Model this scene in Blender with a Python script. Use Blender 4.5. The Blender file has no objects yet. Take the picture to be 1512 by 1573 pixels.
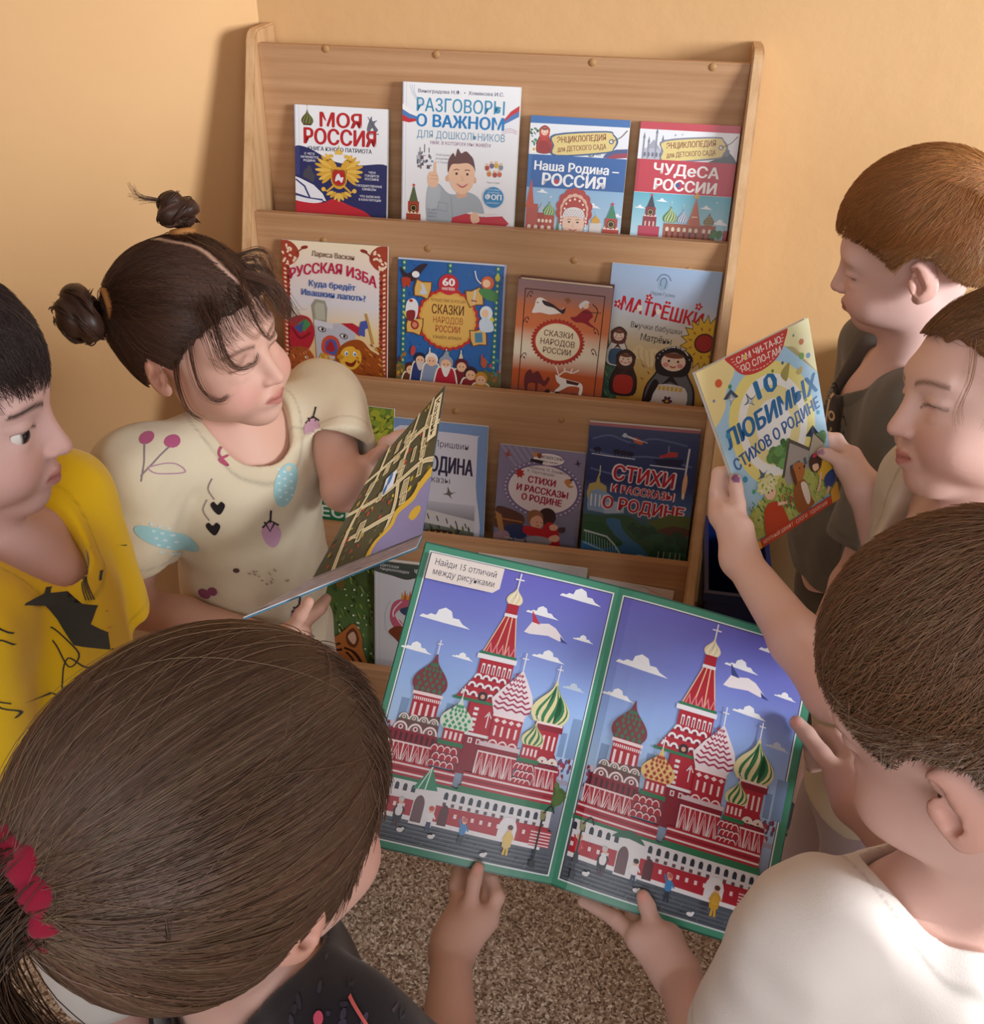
import bpy, bmesh, math, random
import numpy as np
from mathutils import Vector, Matrix
from mathutils.bvhtree import BVHTree
random.seed(7); np.random.seed(7)
S = bpy.context.scene
COL = S.collection
V = Vector
# ------------------------------------------------------------------ camera
CAM = np.array([.7314, -1.7994, 1.393])
CR = np.array([.98335, .18109, .01539]); CU = np.array([-.10974, .52413, .84454]); CF = np.array([-.14487, .83216, -.53528])
FPX = 1500.0
cam_d = bpy.data.cameras.new('camera'); cam = bpy.data.objects.new('camera', cam_d); COL.objects.link(cam)
cam.matrix_world = Matrix([[CR[0], CU[0], -CF[0], CAM[0]], [CR[1], CU[1], -CF[1], CAM[1]], [CR[2], CU[2], -CF[2], CAM[2]], [0, 0, 0, 1]])
cam_d.sensor_fit = 'HORIZONTAL'; cam_d.sensor_width = 36; cam_d.lens = 36 * FPX / 1512
cam_d.clip_start = .02
S.camera = cam
# ------------------------------------------------------------------ world and light
w = bpy.data.worlds.new('world'); S.world = w; w.use_nodes = True
w.node_tree.nodes['Background'].inputs[0].default_value = (.80, .88, 1, 1)
w.node_tree.nodes['Background'].inputs[1].default_value = .5
def area_light(name, loc, target, sx, sy, power, color):
    d = bpy.data.lights.new(name, 'AREA'); d.shape = 'RECTANGLE'; d.size = sx; d.size_y = sy; d.energy = power; d.color = color
    o = bpy.data.objects.new(name, d); COL.objects.link(o); o.location = loc
    o.rotation_euler = (V(target) - V(loc)).to_track_quat('-Z', 'Y').to_euler()
    return o
area_light('window_daylight', (4.8, -2.55, 1.78), (.4, -.7, .9), 1.4, 1.2, 415, (.93, .97, 1))
area_light('rear_fill_light', (.9, -3.30, 1.55), (.6, -.8, .7), 2.2, 1.3, 56, (.90, .95, 1))  # soft fill added behind the camera to brighten the foreground children
sb = bpy.data.lights.new('sunbeam', 'SPOT'); sb.energy = 1500; sb.color = (1, .98, .95); sb.spot_size = math.radians(2.6); sb.spot_blend = .35; sb.shadow_soft_size = .02
so = bpy.data.objects.new('sunbeam', sb); COL.objects.link(so); so.location = (4.6, -2.15, 2.3); so.rotation_euler = (V((.945, -1.41, .79)) - V(so.location)).to_track_quat('-Z', 'Y').to_euler()   # low sun through the window on the right
S.view_settings.view_transform = 'Standard'; S.view_settings.look = 'None'; S.view_settings.gamma = 1
S.view_settings.use_curve_mapping = False; S.view_settings.exposure = -.52

def ray(px, py): return CR * ((px - 756) / FPX) - CU * ((py - 786.5) / FPX) + CF
def at(px, py, d): return CAM + ray(px, py) * d              # a point d metres along the optical axis
def on_plane(px, py, P, N):
    r = ray(px, py); return CAM + r * (np.dot(np.array(P) - CAM, N) / np.dot(r, N))
# ------------------------------------------------------------------ helpers
def lin(c):
    if isinstance(c, str):
        c = [int(c[i:i + 2], 16) for i in (0, 2, 4)] if len(c) == 6 else [int(x, 16) * 17 for x in c]
    c = [x / 255 for x in c[:3]]
    return tuple(x / 12.92 if x <= .04045 else ((x + .055) / 1.055) ** 2.4 for x in c)
def tag(o, label=None, cat=None, group=None, kind=None):
    if label: o['label'] = label
    if cat: o['category'] = cat
    if group: o['group'] = group
    if kind: o['kind'] = kind
    return o
def link(name, me, parent=None, mats=()):
    o = bpy.data.objects.new(name, me); COL.objects.link(o)
    for m in mats: me.materials.append(m)
    if parent:
        o.parent = parent; o.matrix_parent_inverse = parent.matrix_basis.inverted()
    return o
def empty(name, loc=(0, 0, 0)):
    o = bpy.data.objects.new(name, None); COL.objects.link(o); o.location = loc; o.empty_display_size = .05
    return o
def mesh(name, verts, faces, cols=None, smooth=False):
    me = bpy.data.meshes.new(name)
    me.from_pydata([tuple(map(float, v)) for v in verts], [], faces)
    if cols is not None: set_cols(me, cols)
    if smooth: me.shade_smooth()
    me.update(); return me
def quick_mesh(name, verts, quads, cols=None, smooth=True):  # numpy arrays of verts and 3- or 4-corner faces
    me = bpy.data.meshes.new(name); n = len(verts); m, k = quads.shape
    me.vertices.add(n); me.vertices.foreach_set('co', np.asarray(verts, np.float32).ravel())
    me.loops.add(m * k); me.loops.foreach_set('vertex_index', quads.astype(np.int32).ravel())
    me.polygons.add(m); me.polygons.foreach_set('loop_start', np.arange(m, dtype=np.int32) * k)
    me.update(calc_edges=True); me.validate()
    if cols is not None: set_cols(me, cols)
    if smooth: me.shade_smooth()
    return me
def set_cols(me, cols):
    a = me.color_attributes.new('Col', 'FLOAT_COLOR', 'POINT')
    c = np.ones((len(me.vertices), 4), np.float32); c[:, :3] = np.asarray(cols, np.float32)
    a.data.foreach_set('color', c.ravel())
def new_mat(name, rough=.5, spec=.5, color=None):
    m = bpy.data.materials.new(name); m.use_nodes = True
    b = m.node_tree.nodes['Principled BSDF']; b.inputs['Roughness'].default_value = rough
    b.inputs['Specular IOR Level'].default_value = spec
    if color is not None: b.inputs['Base Color'].default_value = (*lin(color), 1)
    return m, m.node_tree.nodes, m.node_tree.links, b
def N(nodes, kind, **kw):
    n = nodes.new('ShaderNode' + kind)
    for k, v in kw.items():
        if k.startswith('i_'): n.inputs[int(k[2:]) if k[2:].isdigit() else k[2:]].default_value = v
        else: setattr(n, k, v)
    return n
def noise_node(nd, lk, scale, sc=(1, 1, 1), detail=4, coord='Object', rough=.5):
    t = N(nd, 'TexCoord'); mp = N(nd, 'Mapping'); mp.inputs['Scale'].default_value = sc
    n = N(nd, 'TexNoise'); n.inputs['Scale'].default_value = scale; n.inputs['Detail'].default_value = detail; n.inputs['Roughness'].default_value = rough
    lk.new(t.outputs[coord], mp.inputs[0]); lk.new(mp.outputs[0], n.inputs[0]); return n
def ramp(nd, lk, src, stops):
    r = N(nd, 'ValToRGB'); e = r.color_ramp.elements
    while len(e) < len(stops): e.new(.5)
    for el, (p, c) in zip(e, stops): el.position = p; el.color = (*lin(c), 1)
    lk.new(src, r.inputs[0]); return r
def bump(nd, lk, b, src, strength, dist):
    u = N(nd, 'Bump'); u.inputs['Strength'].default_value = strength; u.inputs['Distance'].default_value = dist
    lk.new(src, u.inputs['Height']); lk.new(u.outputs[0], b.inputs['Normal'])
def wood_mat(name, sc, cols, rough=.45):
    m, nd, lk, b = new_mat(name, rough, .35)
    n = noise_node(nd, lk, 5, sc, 8, 'Object', .65); r = ramp(nd, lk, n.outputs[0], [(.28, cols[0]), (.5, cols[1]), (.72, cols[2])])
    lk.new(r.outputs[0], b.inputs['Base Color']); bump(nd, lk, b, n.outputs[0], .12, .002); return m
def attr_mat(name, rough=.5, spec=.4, sss=0, bumpscale=None, sheen=0, bdist=.001, bstr=.3):
    m, nd, lk, b = new_mat(name, rough, spec)
    a = N(nd, 'Attribute', attribute_name='Col'); lk.new(a.outputs['Color'], b.inputs['Base Color'])
    if sss:
        b.inputs['Subsurface Weight'].default_value = sss; b.inputs['Subsurface Radius'].default_value = (1, .35, .2); b.inputs['Subsurface Scale'].default_value = .006
    if sheen: b.inputs['Sheen Weight'].default_value = sheen
    if bumpscale:
        n = noise_node(nd, lk, bumpscale, (1, 1, 1), 3); bump(nd, lk, b, n.outputs[0], bstr, bdist)
    return m
def box_bm(bm, x0, x1, y0, y1, z0, z1, bev=0):
    r = bmesh.ops.create_cube(bm, size=1)
    vs = r['verts']
    for v in vs: v.co = V(((x0 + x1) / 2 + v.co.x * (x1 - x0), (y0 + y1) / 2 + v.co.y * (y1 - y0), (z0 + z1) / 2 + v.co.z * (z1 - z0)))
    if bev:
        es = list({e for v in vs for e in v.link_edges}); bmesh.ops.bevel(bm, geom=es, offset=bev, segments=2, affect='EDGES', profile=.6)
def bm_obj(name, bm, parent, mats, smooth=False):
    me = bpy.data.meshes.new(name); bm.normal_update(); bm.to_mesh(me); bm.free()
    if smooth: me.shade_smooth()
    return link(name, me, parent, mats)
# ------------------------------------------------------------------ room
def wall_mat():
    m, nd, lk, b = new_mat('orange_plaster', .62, .3)
    n = noise_node(nd, lk, 2.2, (1, 1, 1), 5); r = ramp(nd, lk, n.outputs[0], [(.3, 'd4a875'), (.7, 'd8ae7c')])
    lk.new(r.outputs[0], b.inputs['Base Color'])
    n2 = noise_node(nd, lk, 26, (1, 1, 1), 5); bump(nd, lk, b, n2.outputs[0], .22, .006); return m
def floor_mat():
    m, nd, lk, b = new_mat('speckled_linoleum', .5, .35)
    t = N(nd, 'TexCoord'); vo = N(nd, 'TexVoronoi'); vo.inputs['Scale'].default_value = 320; vo.inputs['Randomness'].default_value = 1
    n0 = noise_node(nd, lk, 60, (1, 1, 1), 3); mx = N(nd, 'MixRGB'); mx.inputs[0].default_value = .012
    lk.new(t.outputs['Object'], mx.inputs[1]); lk.new(n0.outputs['Color'], mx.inputs[2]); lk.new(mx.outputs[0], vo.inputs['Vector'])
    sp = N(nd, 'SeparateColor'); lk.new(vo.outputs['Color'], sp.inputs[0])
    r = ramp(nd, lk, sp.outputs[0], [(.0, '4f3d33'), (.22, '7a6353'), (.5, 'a08a78'), (.8, 'b8a593'), (1, 'e0d6ca')])
    lk.new(r.outputs[0], b.inputs['Base Color']); return m
M_WALL = wall_mat(); M_FLOOR = floor_mat()
def slab(name, x0, x1, y0, y1, z0, z1, m, bev=0):
    bm = bmesh.new(); box_bm(bm, x0, x1, y0, y1, z0, z1, bev); return tag(bm_obj(name, bm, None, [m]), kind='structure')
XL = -.0125
slab('wall_back', XL - .12, 2.35, 0, .12, 0, 2.6, M_WALL)
WA = math.radians(40)                                          # the left wall splays out from the corner
wl = slab('wall_left', -.12, 0, -4.5, .03, 0, 2.6, M_WALL); wl.location = (XL, 0, 0); wl.rotation_euler = (0, 0, -WA)
slab('floor', -3.2, 2.35, -3.6, .12, -.1, 0, M_FLOOR)
slab('ceiling', -3.2, 2.35, -3.6, .12, 2.6, 2.7, new_mat('white_ceiling', .8, .2, 'e6e4e0')[0])
slab('wall_rear', -3.2, 2.35, -3.6, -3.45, 0, 2.6, M_WALL)
bm = bmesh.new()
for q in ((-.25, 2.05, -3.45, -3.40, .85, .90), (-.25, 2.05, -3.45, -3.40, 2.20, 2.25), (-.25, -.20, -3.45, -3.40, .85, 2.25), (2.0, 2.05, -3.45, -3.40, .85, 2.25), (.88, .92, -3.45, -3.40, .85, 2.25)): box_bm(bm, *q, .004)
tag(bm_obj('fill_light_frame', bm, None, [new_mat('white_frame_bar', .4, .4, 'e9e9e9')[0]]), kind='structure')  # invented frame out of view, added to go with the rear fill
WY0, WY1, WZ0, WZ1 = -1.72, -.12, .78, 2.15                  # window opening in the unseen right wall, shaped to shade the nearer children
bm = bmesh.new()
for q in ((2.2, 2.35, -3.45, WY0, 0, 2.6), (2.2, 2.35, WY1, 0, 0, 2.6), (2.2, 2.35, WY0, WY1, 0, WZ0), (2.2, 2.35, WY0, WY1, WZ1, 2.6)): box_bm(bm, *q)
tag(bm_obj('wall_right', bm, None, [M_WALL]), kind='structure')
bm = bmesh.new()
for q in ((2.24, 2.30, WY0, WY0 + .05, WZ0, WZ1), (2.24, 2.30, WY1 - .05, WY1, WZ0, WZ1), (2.24, 2.30, WY0, WY1, WZ0, WZ0 + .05), (2.24, 2.30, WY0, WY1, WZ1 - .05, WZ1)): box_bm(bm, *q, .004)
tag(bm_obj('window_1', bm, None, [new_mat('white_window_frame', .4, .4, 'e9e9e9')[0]]), kind='structure')
M_SKIRT = wood_mat('skirting_brown', (1, 1, 12), ['6a4326', '7d5232', '8d6340'])
slab('baseboard_back', .87, 2.2, -.014, 0, 0, .06, M_SKIRT, .003)
# ------------------------------------------------------------------ book display rack
M_WX = wood_mat('beech_laminate_across', (.35, 14, 14), ['a97d58', 'b98e68', 'c59d78'])
M_WZ = wood_mat('beech_laminate_upright', (14, 14, .35), ['b0865c', 'c29a70', 'd2ac84'])
M_EDGE = wood_mat('beech_edge', (14, 14, .35), ['c29a6e', 'd2ab80', 'dcb88e'])
M_PEG = new_mat('wooden_screw_cap', .5, .35, 'b08455')[0]
W, TH, Z1, Y1, SL, HH = .85, .018, 1.193, -.1014, .355, .2575
def pz(k): return Z1 - .019 - HH * k
def pyf(k): return Y1 - SL * (Z1 - pz(k)) + .0201         # front top edge of panel k
rack = empty('book_rack', (W / 2, -.3, 0))
tag(rack, 'tall beech book rack with slanted sides and tiers of book pockets against the orange wall', 'bookcase')
def side_panel(x0):
    pts = [(-.006, 0), (-.006, Z1 + .004)]
    cy_, cz_ = Y1 + .03, Z1 - .03
    for i in range(7):
        a = math.radians(90 + i * 14); pts.append((cy_ + math.cos(a) * .03, cz_ + .002 + math.sin(a) * .03))
    pts += [(Y1 - SL * (Z1 - .1), .1), (Y1 - SL * (Z1 - .1), 0)]
    bm = bmesh.new(); n = len(pts)
    a = [bm.verts.new((x0, p[0], p[1])) for p in pts]; b = [bm.verts.new((x0 + TH, p[0], p[1])) for p in pts]
    bm.faces.new(a); bm.faces.new(b[::-1])
    for i in range(n):
        f = bm.faces.new((a[i], b[i], b[(i + 1) % n], a[(i + 1) % n])); f.material_index = 1
    bmesh.ops.recalc_face_normals(bm, faces=bm.faces)
    bmesh.ops.bevel(bm, geom=[e for e in bm.edges if abs(e.verts[0].co.x - e.verts[1].co.x) < 1e-6 and abs(e.calc_face_angle(0)) > 1], offset=.0025, segments=2, affect='EDGES')
    return bm_obj('side_panel', bm, rack, [M_WZ, M_EDGE])
side_panel(0); side_panel(W - TH)
for k in range(5):
    y, z = pyf(k), pz(k); zb = z - HH - .05 if k < 4 else .02
    bm = bmesh.new(); box_bm(bm, TH, W - TH, y, y + .016, zb, z, .0012); pn = bm_obj('panel', bm, rack, [M_WX])
    if k < 4:
        bm = bmesh.new(); box_bm(bm, TH, W - TH, pyf(k + 1) + .016, y, zb, zb + .014); bm_obj('pocket_floor', bm, rack, [M_WX])
bm = bmesh.new(); box_bm(bm, TH, W - TH, pyf(0) + .016, -.006, pz(0) - .05, pz(0) - .034); bm_obj('top_board', bm, rack, [M_WX])
def cap(px, py, k):
    p = on_plane(px, py, (0, pyf(k) - .0003, 0), np.array([0, 1., 0]))
    bm = bmesh.new(); bmesh.ops.create_cone(bm, cap_ends=True, segments=24, radius1=.0068, radius2=.0052, depth=.0022, matrix=Matrix.Translation(V(p)) @ Matrix.Rotation(math.pi / 2, 4, 'X'))
    bm_obj('screw_cap', bm, rack, [M_PEG], True)
for a in ((500, 75, 0), (670, 84, 0), (910, 96, 0), (1095, 103, 0), (497, 370, 1), (657, 382, 1), (882, 400, 1), (1058, 416, 1), (862, 645, 2), (700, 632, 2), (1065, 662, 2)): cap(*a)
# ------------------------------------------------------------------ printed pictures: flat coloured shapes lying on a cover
_tc = {}
def text_shape(s, bold):
    key = (s, bold)
    if key not in _tc:
        cu = bpy.data.curves.new('lettering', 'FONT'); cu.body = s; cu.offset = bold; cu.resolution_u = 2; cu.fill_mode = 'BOTH'
        o = bpy.data.objects.new('lettering', cu); COL.objects.link(o)
        me = o.to_mesh(); vs = np.array([v.co[:2] for v in me.vertices]).reshape(-1, 2); fs = [tuple(p.vertices) for p in me.polygons]
        o.to_mesh_clear(); bpy.data.objects.remove(o); bpy.data.curves.remove(cu); _tc[key] = (vs, fs)
    return _tc[key]
def spline(pts, closed=True, k=6):
    P = [np.array(p, float) for p in pts]; n = len(P); o = []
    for i in range(n if closed else n - 1):
        a, b, c, d = (P[(i - 1) % n], P[i], P[(i + 1) % n], P[(i + 2) % n]) if closed else (P[max(i - 1, 0)], P[i], P[i + 1], P[min(i + 2, n - 1)])
        for t in np.linspace(0, 1, k, endpoint=False):
            o.append(.5 * (2 * b + (c - a) * t + (2 * a - 5 * b + 4 * c - d) * t * t + (3 * b - a - 3 * c + d) * t ** 3))
    if not closed: o.append(P[-1])
    return o
class Art:
    def __init__(s, w, h, bg=None):
        s.w, s.h, s.ch, s.L = w, h, [], 0
        s.tf = None
        if bg: s.rect(0, 0, w, h, bg)
    def put(s, pts, faces, col, clip=True):
        pts = np.array(pts, float).reshape(-1, 2)
        if s.tf is not None: pts = pts @ s.tf[0].T + s.tf[1]
        if col is not None and (isinstance(col, str) or len(col) == 3 and not hasattr(col[0], '__len__') and not isinstance(col[0], str)): cols = np.tile(lin(col), (len(pts), 1))
        else: cols = np.array([lin(c) for c in col])
        if clip:
            out = pts.min() < 0 or (pts[:, 0] > s.w).any() or (pts[:, 1] > s.h).any()
            if out: pts[:, 0] = pts[:, 0].clip(0, s.w); pts[:, 1] = pts[:, 1].clip(0, s.h)
        s.L += 1; s.ch.append((pts, faces, cols, s.L))
    def poly(s, pts, c):
        s.put(pts, [tuple(range(len(pts)))], c)
    def rect(s, x0, y0, x1, y1, c): s.poly([(x0, y0), (x1, y0), (x1, y1), (x0, y1)], c)
    def grad(s, x0, y0, x1, y1, stops):                      # vertical printed gradient: [(0..1, colour), ...]
        pts, cs, fs = [], [], []
        for t, c in stops:
            y = y0 + (y1 - y0) * t; pts += [(x0, y), (x1, y)]; cs += [c, c]
        for i in range(len(stops) - 1): fs.append((2 * i, 2 * i + 1, 2 * i + 3, 2 * i + 2))
        s.put(pts, fs, cs)
    def ell(s, cx, cy, rx, ry, c, rot=0, n=20, a0=0, a1=360):
        a = np.radians(np.linspace(a0, a1, n, endpoint=(a1 - a0 < 360))); x, y = np.cos(a) * rx, np.sin(a) * ry; r = math.radians(rot)
        s.poly(np.stack([cx + x * math.cos(r) - y * math.sin(r), cy + x * math.sin(r) + y * math.cos(r)], 1), c)
    def blob(s, pts, c, k=5): s.poly(spline(pts, True, k), c)
    def line(s, pts, wd, c, closed=False, smooth=False):
        P = spline(pts, closed, 5) if smooth else [np.array(p, float) for p in pts]
        if closed: P = list(P) + [P[0]]
        P = np.array(P); n = len(P)
        t = np.gradient(P, axis=0); t /= np.linalg.norm(t, axis=1)[:, None] + 1e-9
        nn = np.stack([-t[:, 1], t[:, 0]], 1) * wd / 2
        s.put(np.concatenate([P + nn, P - nn]), [(i, i + 1, n + i + 1, n + i) for i in range(n - 1)], c)
    def scal(s, cx, cy, rx, ry, c, k=24, amp=.08, pointed=False):
        a = np.linspace(0, 2 * np.pi, k * 6, endpoint=False)
        m = 1 + amp * (np.abs(((a * k / (2 * np.pi)) % 1) * 2 - 1) if pointed else np.abs(np.sin(a * k / 2)))
        s.poly(np.stack([cx + np.cos(a) * rx * m, cy + np.sin(a) * ry * m], 1), c)
    def text(s, t, cx, by, h, c, w=None, rot=0, bold=.012, arc=None, sh=0, wave=None):
        vs, fs = text_shape(t, 0); b = max(bold - .004, 0) * h * 1.5
        if not len(vs): return
        v = vs.copy(); x0, x1 = v[:, 0].min(), v[:, 0].max()
        v[:, 0] -= (x0 + x1) / 2; kx = h / .73 if w is None else w / (x1 - x0)
        v[:, 0] *= kx; v[:, 1] *= -h / .73; v[:, 0] += sh * v[:, 1]
        if arc: v[:, 1] += arc * (v[:, 0] / (w / 2)) ** 2
        if wave: v[:, 1] += wave[0] * np.sin(v[:, 0] / wave[1])
        r = math.radians(rot); v = np.stack([v[:, 0] * math.cos(r) - v[:, 1] * math.sin(r), v[:, 0] * math.sin(r) + v[:, 1] * math.cos(r)], 1) + (cx, by)
        for dx, dy in (((0, 0),) if b < .05 else ((b, 0), (-b, 0), (0, b * .5), (0, -b * .5)) if bold < .06 else [(b * math.cos(i * .7854), b * math.sin(i * .7854)) for i in range(8)]):
            s.put(v + (dx, dy), fs, c)
    # --- small motifs
    def dome(s, cx, by, w, h, c, c2=None, kind='swirl', tip='d9d9dd', n=5):     # onion dome standing on by
        prof = [(.30, 0), (.42, .06), (.5, .2), (.47, .36), (.34, .52), (.18, .66), (.07, .8), (.0, 1)]
        xs = np.array([p[0] for p in prof]); ys = np.array([p[1] for p in prof])
        s.blob([(cx + x * w, by - y * h) for x, y in prof] + [(cx - x * w, by - y * h) for x, y in prof[-2::-1]], c, 3)
        f = lambda t: np.interp(t, ys, xs) * w * .96
        if c2:
            if kind == 'swirl':
                for i in range(n):
                    a = []; b = []
                    for t in np.linspace(.02, .86, 9):
                        ph = -1.1 + 2.4 * i / n + t * .9
                        a.append((cx + f(t) * math.sin(np.clip(ph, -1.57, 1.57)), by - t * h)); b.append((cx + f(t) * math.sin(np.clip(ph + 1.15 / n, -1.57, 1.57)), by - t * h))
                    s.poly(a + b[::-1], c2)
            elif kind == 'zig':
                for i in range(n):
                    t = .06 + .8 * i / n; m = 7; xs_ = np.linspace(-1, 1, m)
                    q = [(cx + f(min(t + .02, 1)) * x, by - (t + (.035 if j % 2 else 0)) * h) for j, x in enumerate(xs_)]
                    s.line(q, h * .4 / n, c2)
            else:
                for i in range(n):
                    t = .08 + .74 * i / n
                    for j in range(5):
                        x = cx + f(t) * (-.8 + .4 * j + (.2 if i % 2 else 0)); d = w * .07 * (1 - t * .6)
                        if abs(x - cx) < f(t) * .9: s.poly([(x - d, by - t * h), (x, by - t * h - h * .07), (x + d, by - t * h), (x, by - t * h + h * .07)], c2)
        if tip:
            s.line([(cx, by - h * .96), (cx, by - h * 1.32)], w * .03, tip); s.line([(cx - w * .08, by - h * 1.22), (cx + w * .08, by - h * 1.22)], w * .03, tip)
    def tower(s, cx, by, w, h, c='b23a34', roof='3f7a55', trim='f0e2d2'):        # clock tower with a tent roof and star
        s.rect(cx - w * .5, by - h * .42, cx + w * .5, by, c); s.rect(cx - w * .38, by - h * .66, cx + w * .38, by - h * .4, c)
        for x in (-.5, -.25, 0, .25): s.poly([(cx + x * w, by - h * .42), (cx + (x + .125) * w, by - h * .48), (cx + (x + .25) * w, by - h * .42)], trim)
        s.ell(cx, by - h * .53, w * .26, w * .26, '2a2326', 0, 14); s.ell(cx, by - h * .53, w * .2, w * .2, 'd7b45a', 0, 14); s.ell(cx, by - h * .53, w * .16, w * .16, '2a2326', 0, 12)
        s.poly([(cx - w * .3, by - h * .66), (cx + w * .3, by - h * .66), (cx + w * .05, by - h * .94), (cx - w * .05, by - h * .94)], roof)
        for x in (-.3, 0, .3): s.rect(cx + x * w - w * .05, by - h * .3, cx + x * w + w * .05, by - h * .12, trim)
        s.star(cx, by - h * .97, w * .14, 'c9302c')
    def star(s, cx, cy, r, c, k=5, inner=.42):
        s.poly([(cx + math.sin(i * math.pi / k) * r * (1 if i % 2 == 0 else inner), cy - math.cos(i * math.pi / k) * r * (1 if i % 2 == 0 else inner)) for i in range(2 * k)], c)
    def cloud(s, cx, cy, w, c='f2f5fb', sk=.12):
        s.poly([(cx - w * .5, cy), (cx - w * .45, cy - w * .06), (cx - w * .36, cy - w * .05), (cx - w * .3, cy - w * .1), (cx - w * .2, cy - w * .09), (cx - w * .17, cy - w * .2), (cx - w * .05, cy - w * .27), (cx + w * .08, cy - w * .22), (cx + w * .13, cy - w * .1), (cx + w * .25, cy - w * .1), (cx + w * .33, cy - w * .02), (cx + w * .5, cy + sk * w * .4), (cx, cy + w * .03)], c)
    def face(s, cx, cy, r, skin='f0c4a4', hair='6b4230', mouth='c04a4a', smile=1):
        s.ell(cx, cy - r * .12, r * 1.08, r * 1.1, hair); s.ell(cx, cy + r * .08, r * .9, r * .98, skin); s.ell(cx, cy - r * .7, r * .95, r * .42, hair)
        for k in (-1, 1):
            s.ell(cx + k * r * .36, cy + .05 * r, r * .12, r * .13, '2b2024', 0, 10); s.line([(cx + k * r * .2, cy - r * .2), (cx + k * r * .5, cy - r * .2)], r * .07, hair); s.ell(cx + k * r * .5, cy + r * .42, r * .2, r * .15, 'eeaa94', 0, 10)
        s.line([(cx - r * .06, cy + r * .3), (cx + r * .06, cy + r * .32)], r * .07, 'd99c80')
        s.line([(cx - r * .3, cy + r * .55), (cx, cy + r * (.55 + .12 * smile)), (cx + r * .3, cy + r * .55)], r * .1, mouth, False, True)
    def bird(s, cx, cy, r, c='3a4a5a', fl=1):
        s.blob([(cx - r * fl, cy - r * .3), (cx - r * .2 * fl, cy - r * .15), (cx + r * .3 * fl, cy - r), (cx + r * .35 * fl, cy - r * .1), (cx + r * fl, cy + r * .2), (cx + r * .2 * fl, cy + r * .3), (cx - r * .4 * fl, cy + r * .8), (cx - r * .2 * fl, cy + .2 * r)], c, 3)
    def mat_doll(s, cx, by, w, h, scarf, body, apron, skin='f3d6bd'):
        s.blob([(cx, by - h), (cx + w * .36, by - h * .86), (cx + w * .3, by - h * .64), (cx + w * .5, by - h * .35), (cx + w * .42, by), (cx - w * .42, by), (cx - w * .5, by - h * .35), (cx - w * .3, by - h * .64), (cx - w * .36, by - h * .86)], '2c2226', 4)
        s.blob([(cx, by - h * .97), (cx + w * .31, by - h * .85), (cx + w * .26, by - h * .64), (cx + w * .46, by - h * .35), (cx + w * .38, by - h * .02), (cx - w * .38, by - h * .02), (cx - w * .46, by - h * .35), (cx - w * .26, by - h * .64), (cx - w * .31, by - h * .85)], body, 4)
        s.blob([(cx, by - h * .97), (cx + w * .33, by - h * .84), (cx + w * .3, by - h * .6), (cx, by - h * .55), (cx - w * .3, by - h * .6), (cx - w * .33, by - h * .84)], scarf, 4)
        s.ell(cx, by - h * .77, w * .24, h * .135, skin); s.ell(cx, by - h * .86, w * .2, h * .04, '7a4a35', 0, 12)
        for k in (-1, 1):
            s.ell(cx + k * w * .09, by - h * .78, w * .025, w * .025, '2b2024', 0, 8); s.ell(cx + k * w * .14, by - h * .72, w * .06, w * .045, 'e39a8e', 0, 10)
        s.line([(cx - w * .06, by - h * .705), (cx, by - h * .69), (cx + w * .06, by - h * .705)], w * .025, 'b03a3a')
        s.blob([(cx - w * .3, by - h * .4), (cx + w * .3, by - h * .4), (cx + w * .3, by - h * .05), (cx - w * .3, by - h * .05)], apron, 4)
        s.poly([(cx, by - h * .58), (cx - w * .18, by - h * .42), (cx, by - h * .48), (cx + w * .18, by - h * .42)], scarf)
    def flower(s, cx, cy, r, c, cc='e0b040', n=6):
        for i in range(n): s.ell(cx + math.cos(i * 6.283 / n) * r * .6, cy + math.sin(i * 6.283 / n) * r * .6, r * .42, r * .3, c, i * 360 / n, 10)
        s.ell(cx, cy, r * .3, r * .3, cc, 0, 10)
    def tree(s, cx, cy, r, c, n=9, seed=1):
        rn = random.Random(seed)
        for i in range(n):
            a = rn.uniform(0, 6.28); d = rn.uniform(0, .7) * r; k = .85 + .3 * rn.random()
            s.ell(cx + math.cos(a) * d, cy + math.sin(a) * d, r * .45, r * .4, tuple(min(255, int(int(c[j:j + 2], 16) * k)) for j in (0, 2, 4)), 0, 10)
    def speck(s, x0, y0, x1, y1, cols, n, r0, r1, seed=3, rot=None):
        rn = random.Random(seed)
        for i in range(n):
            s.ell(rn.uniform(x0, x1), rn.uniform(y0, y1), rn.uniform(r0, r1), rn.uniform(r0, r1) * (.6 if rot is None else .3), rn.choice(cols), rot if rot is not None else rn.uniform(0, 180), 7)
    def geometry(s, place, eps=8e-6):
        Vv, Ff, Cc = [], [], []; off = 0
        for pts, fs, cols, L in s.ch:
            Vv.append(place(pts, L * eps)); Cc.append(cols); Ff += [tuple(i + off for i in f) for f in fs]; off += len(pts)
        return np.concatenate(Vv), Ff, np.concatenate(Cc)
M_GLOSS = attr_mat('printed_gloss_cover', .32, .45)
M_PAPER = new_mat('white_page_block', .8, .2, 'e9e3d6')[0]
M_PAPER.node_tree.nodes['Principled BSDF'].inputs['Base Color'].default_value = (.82, .79, .72, 1)
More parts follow.
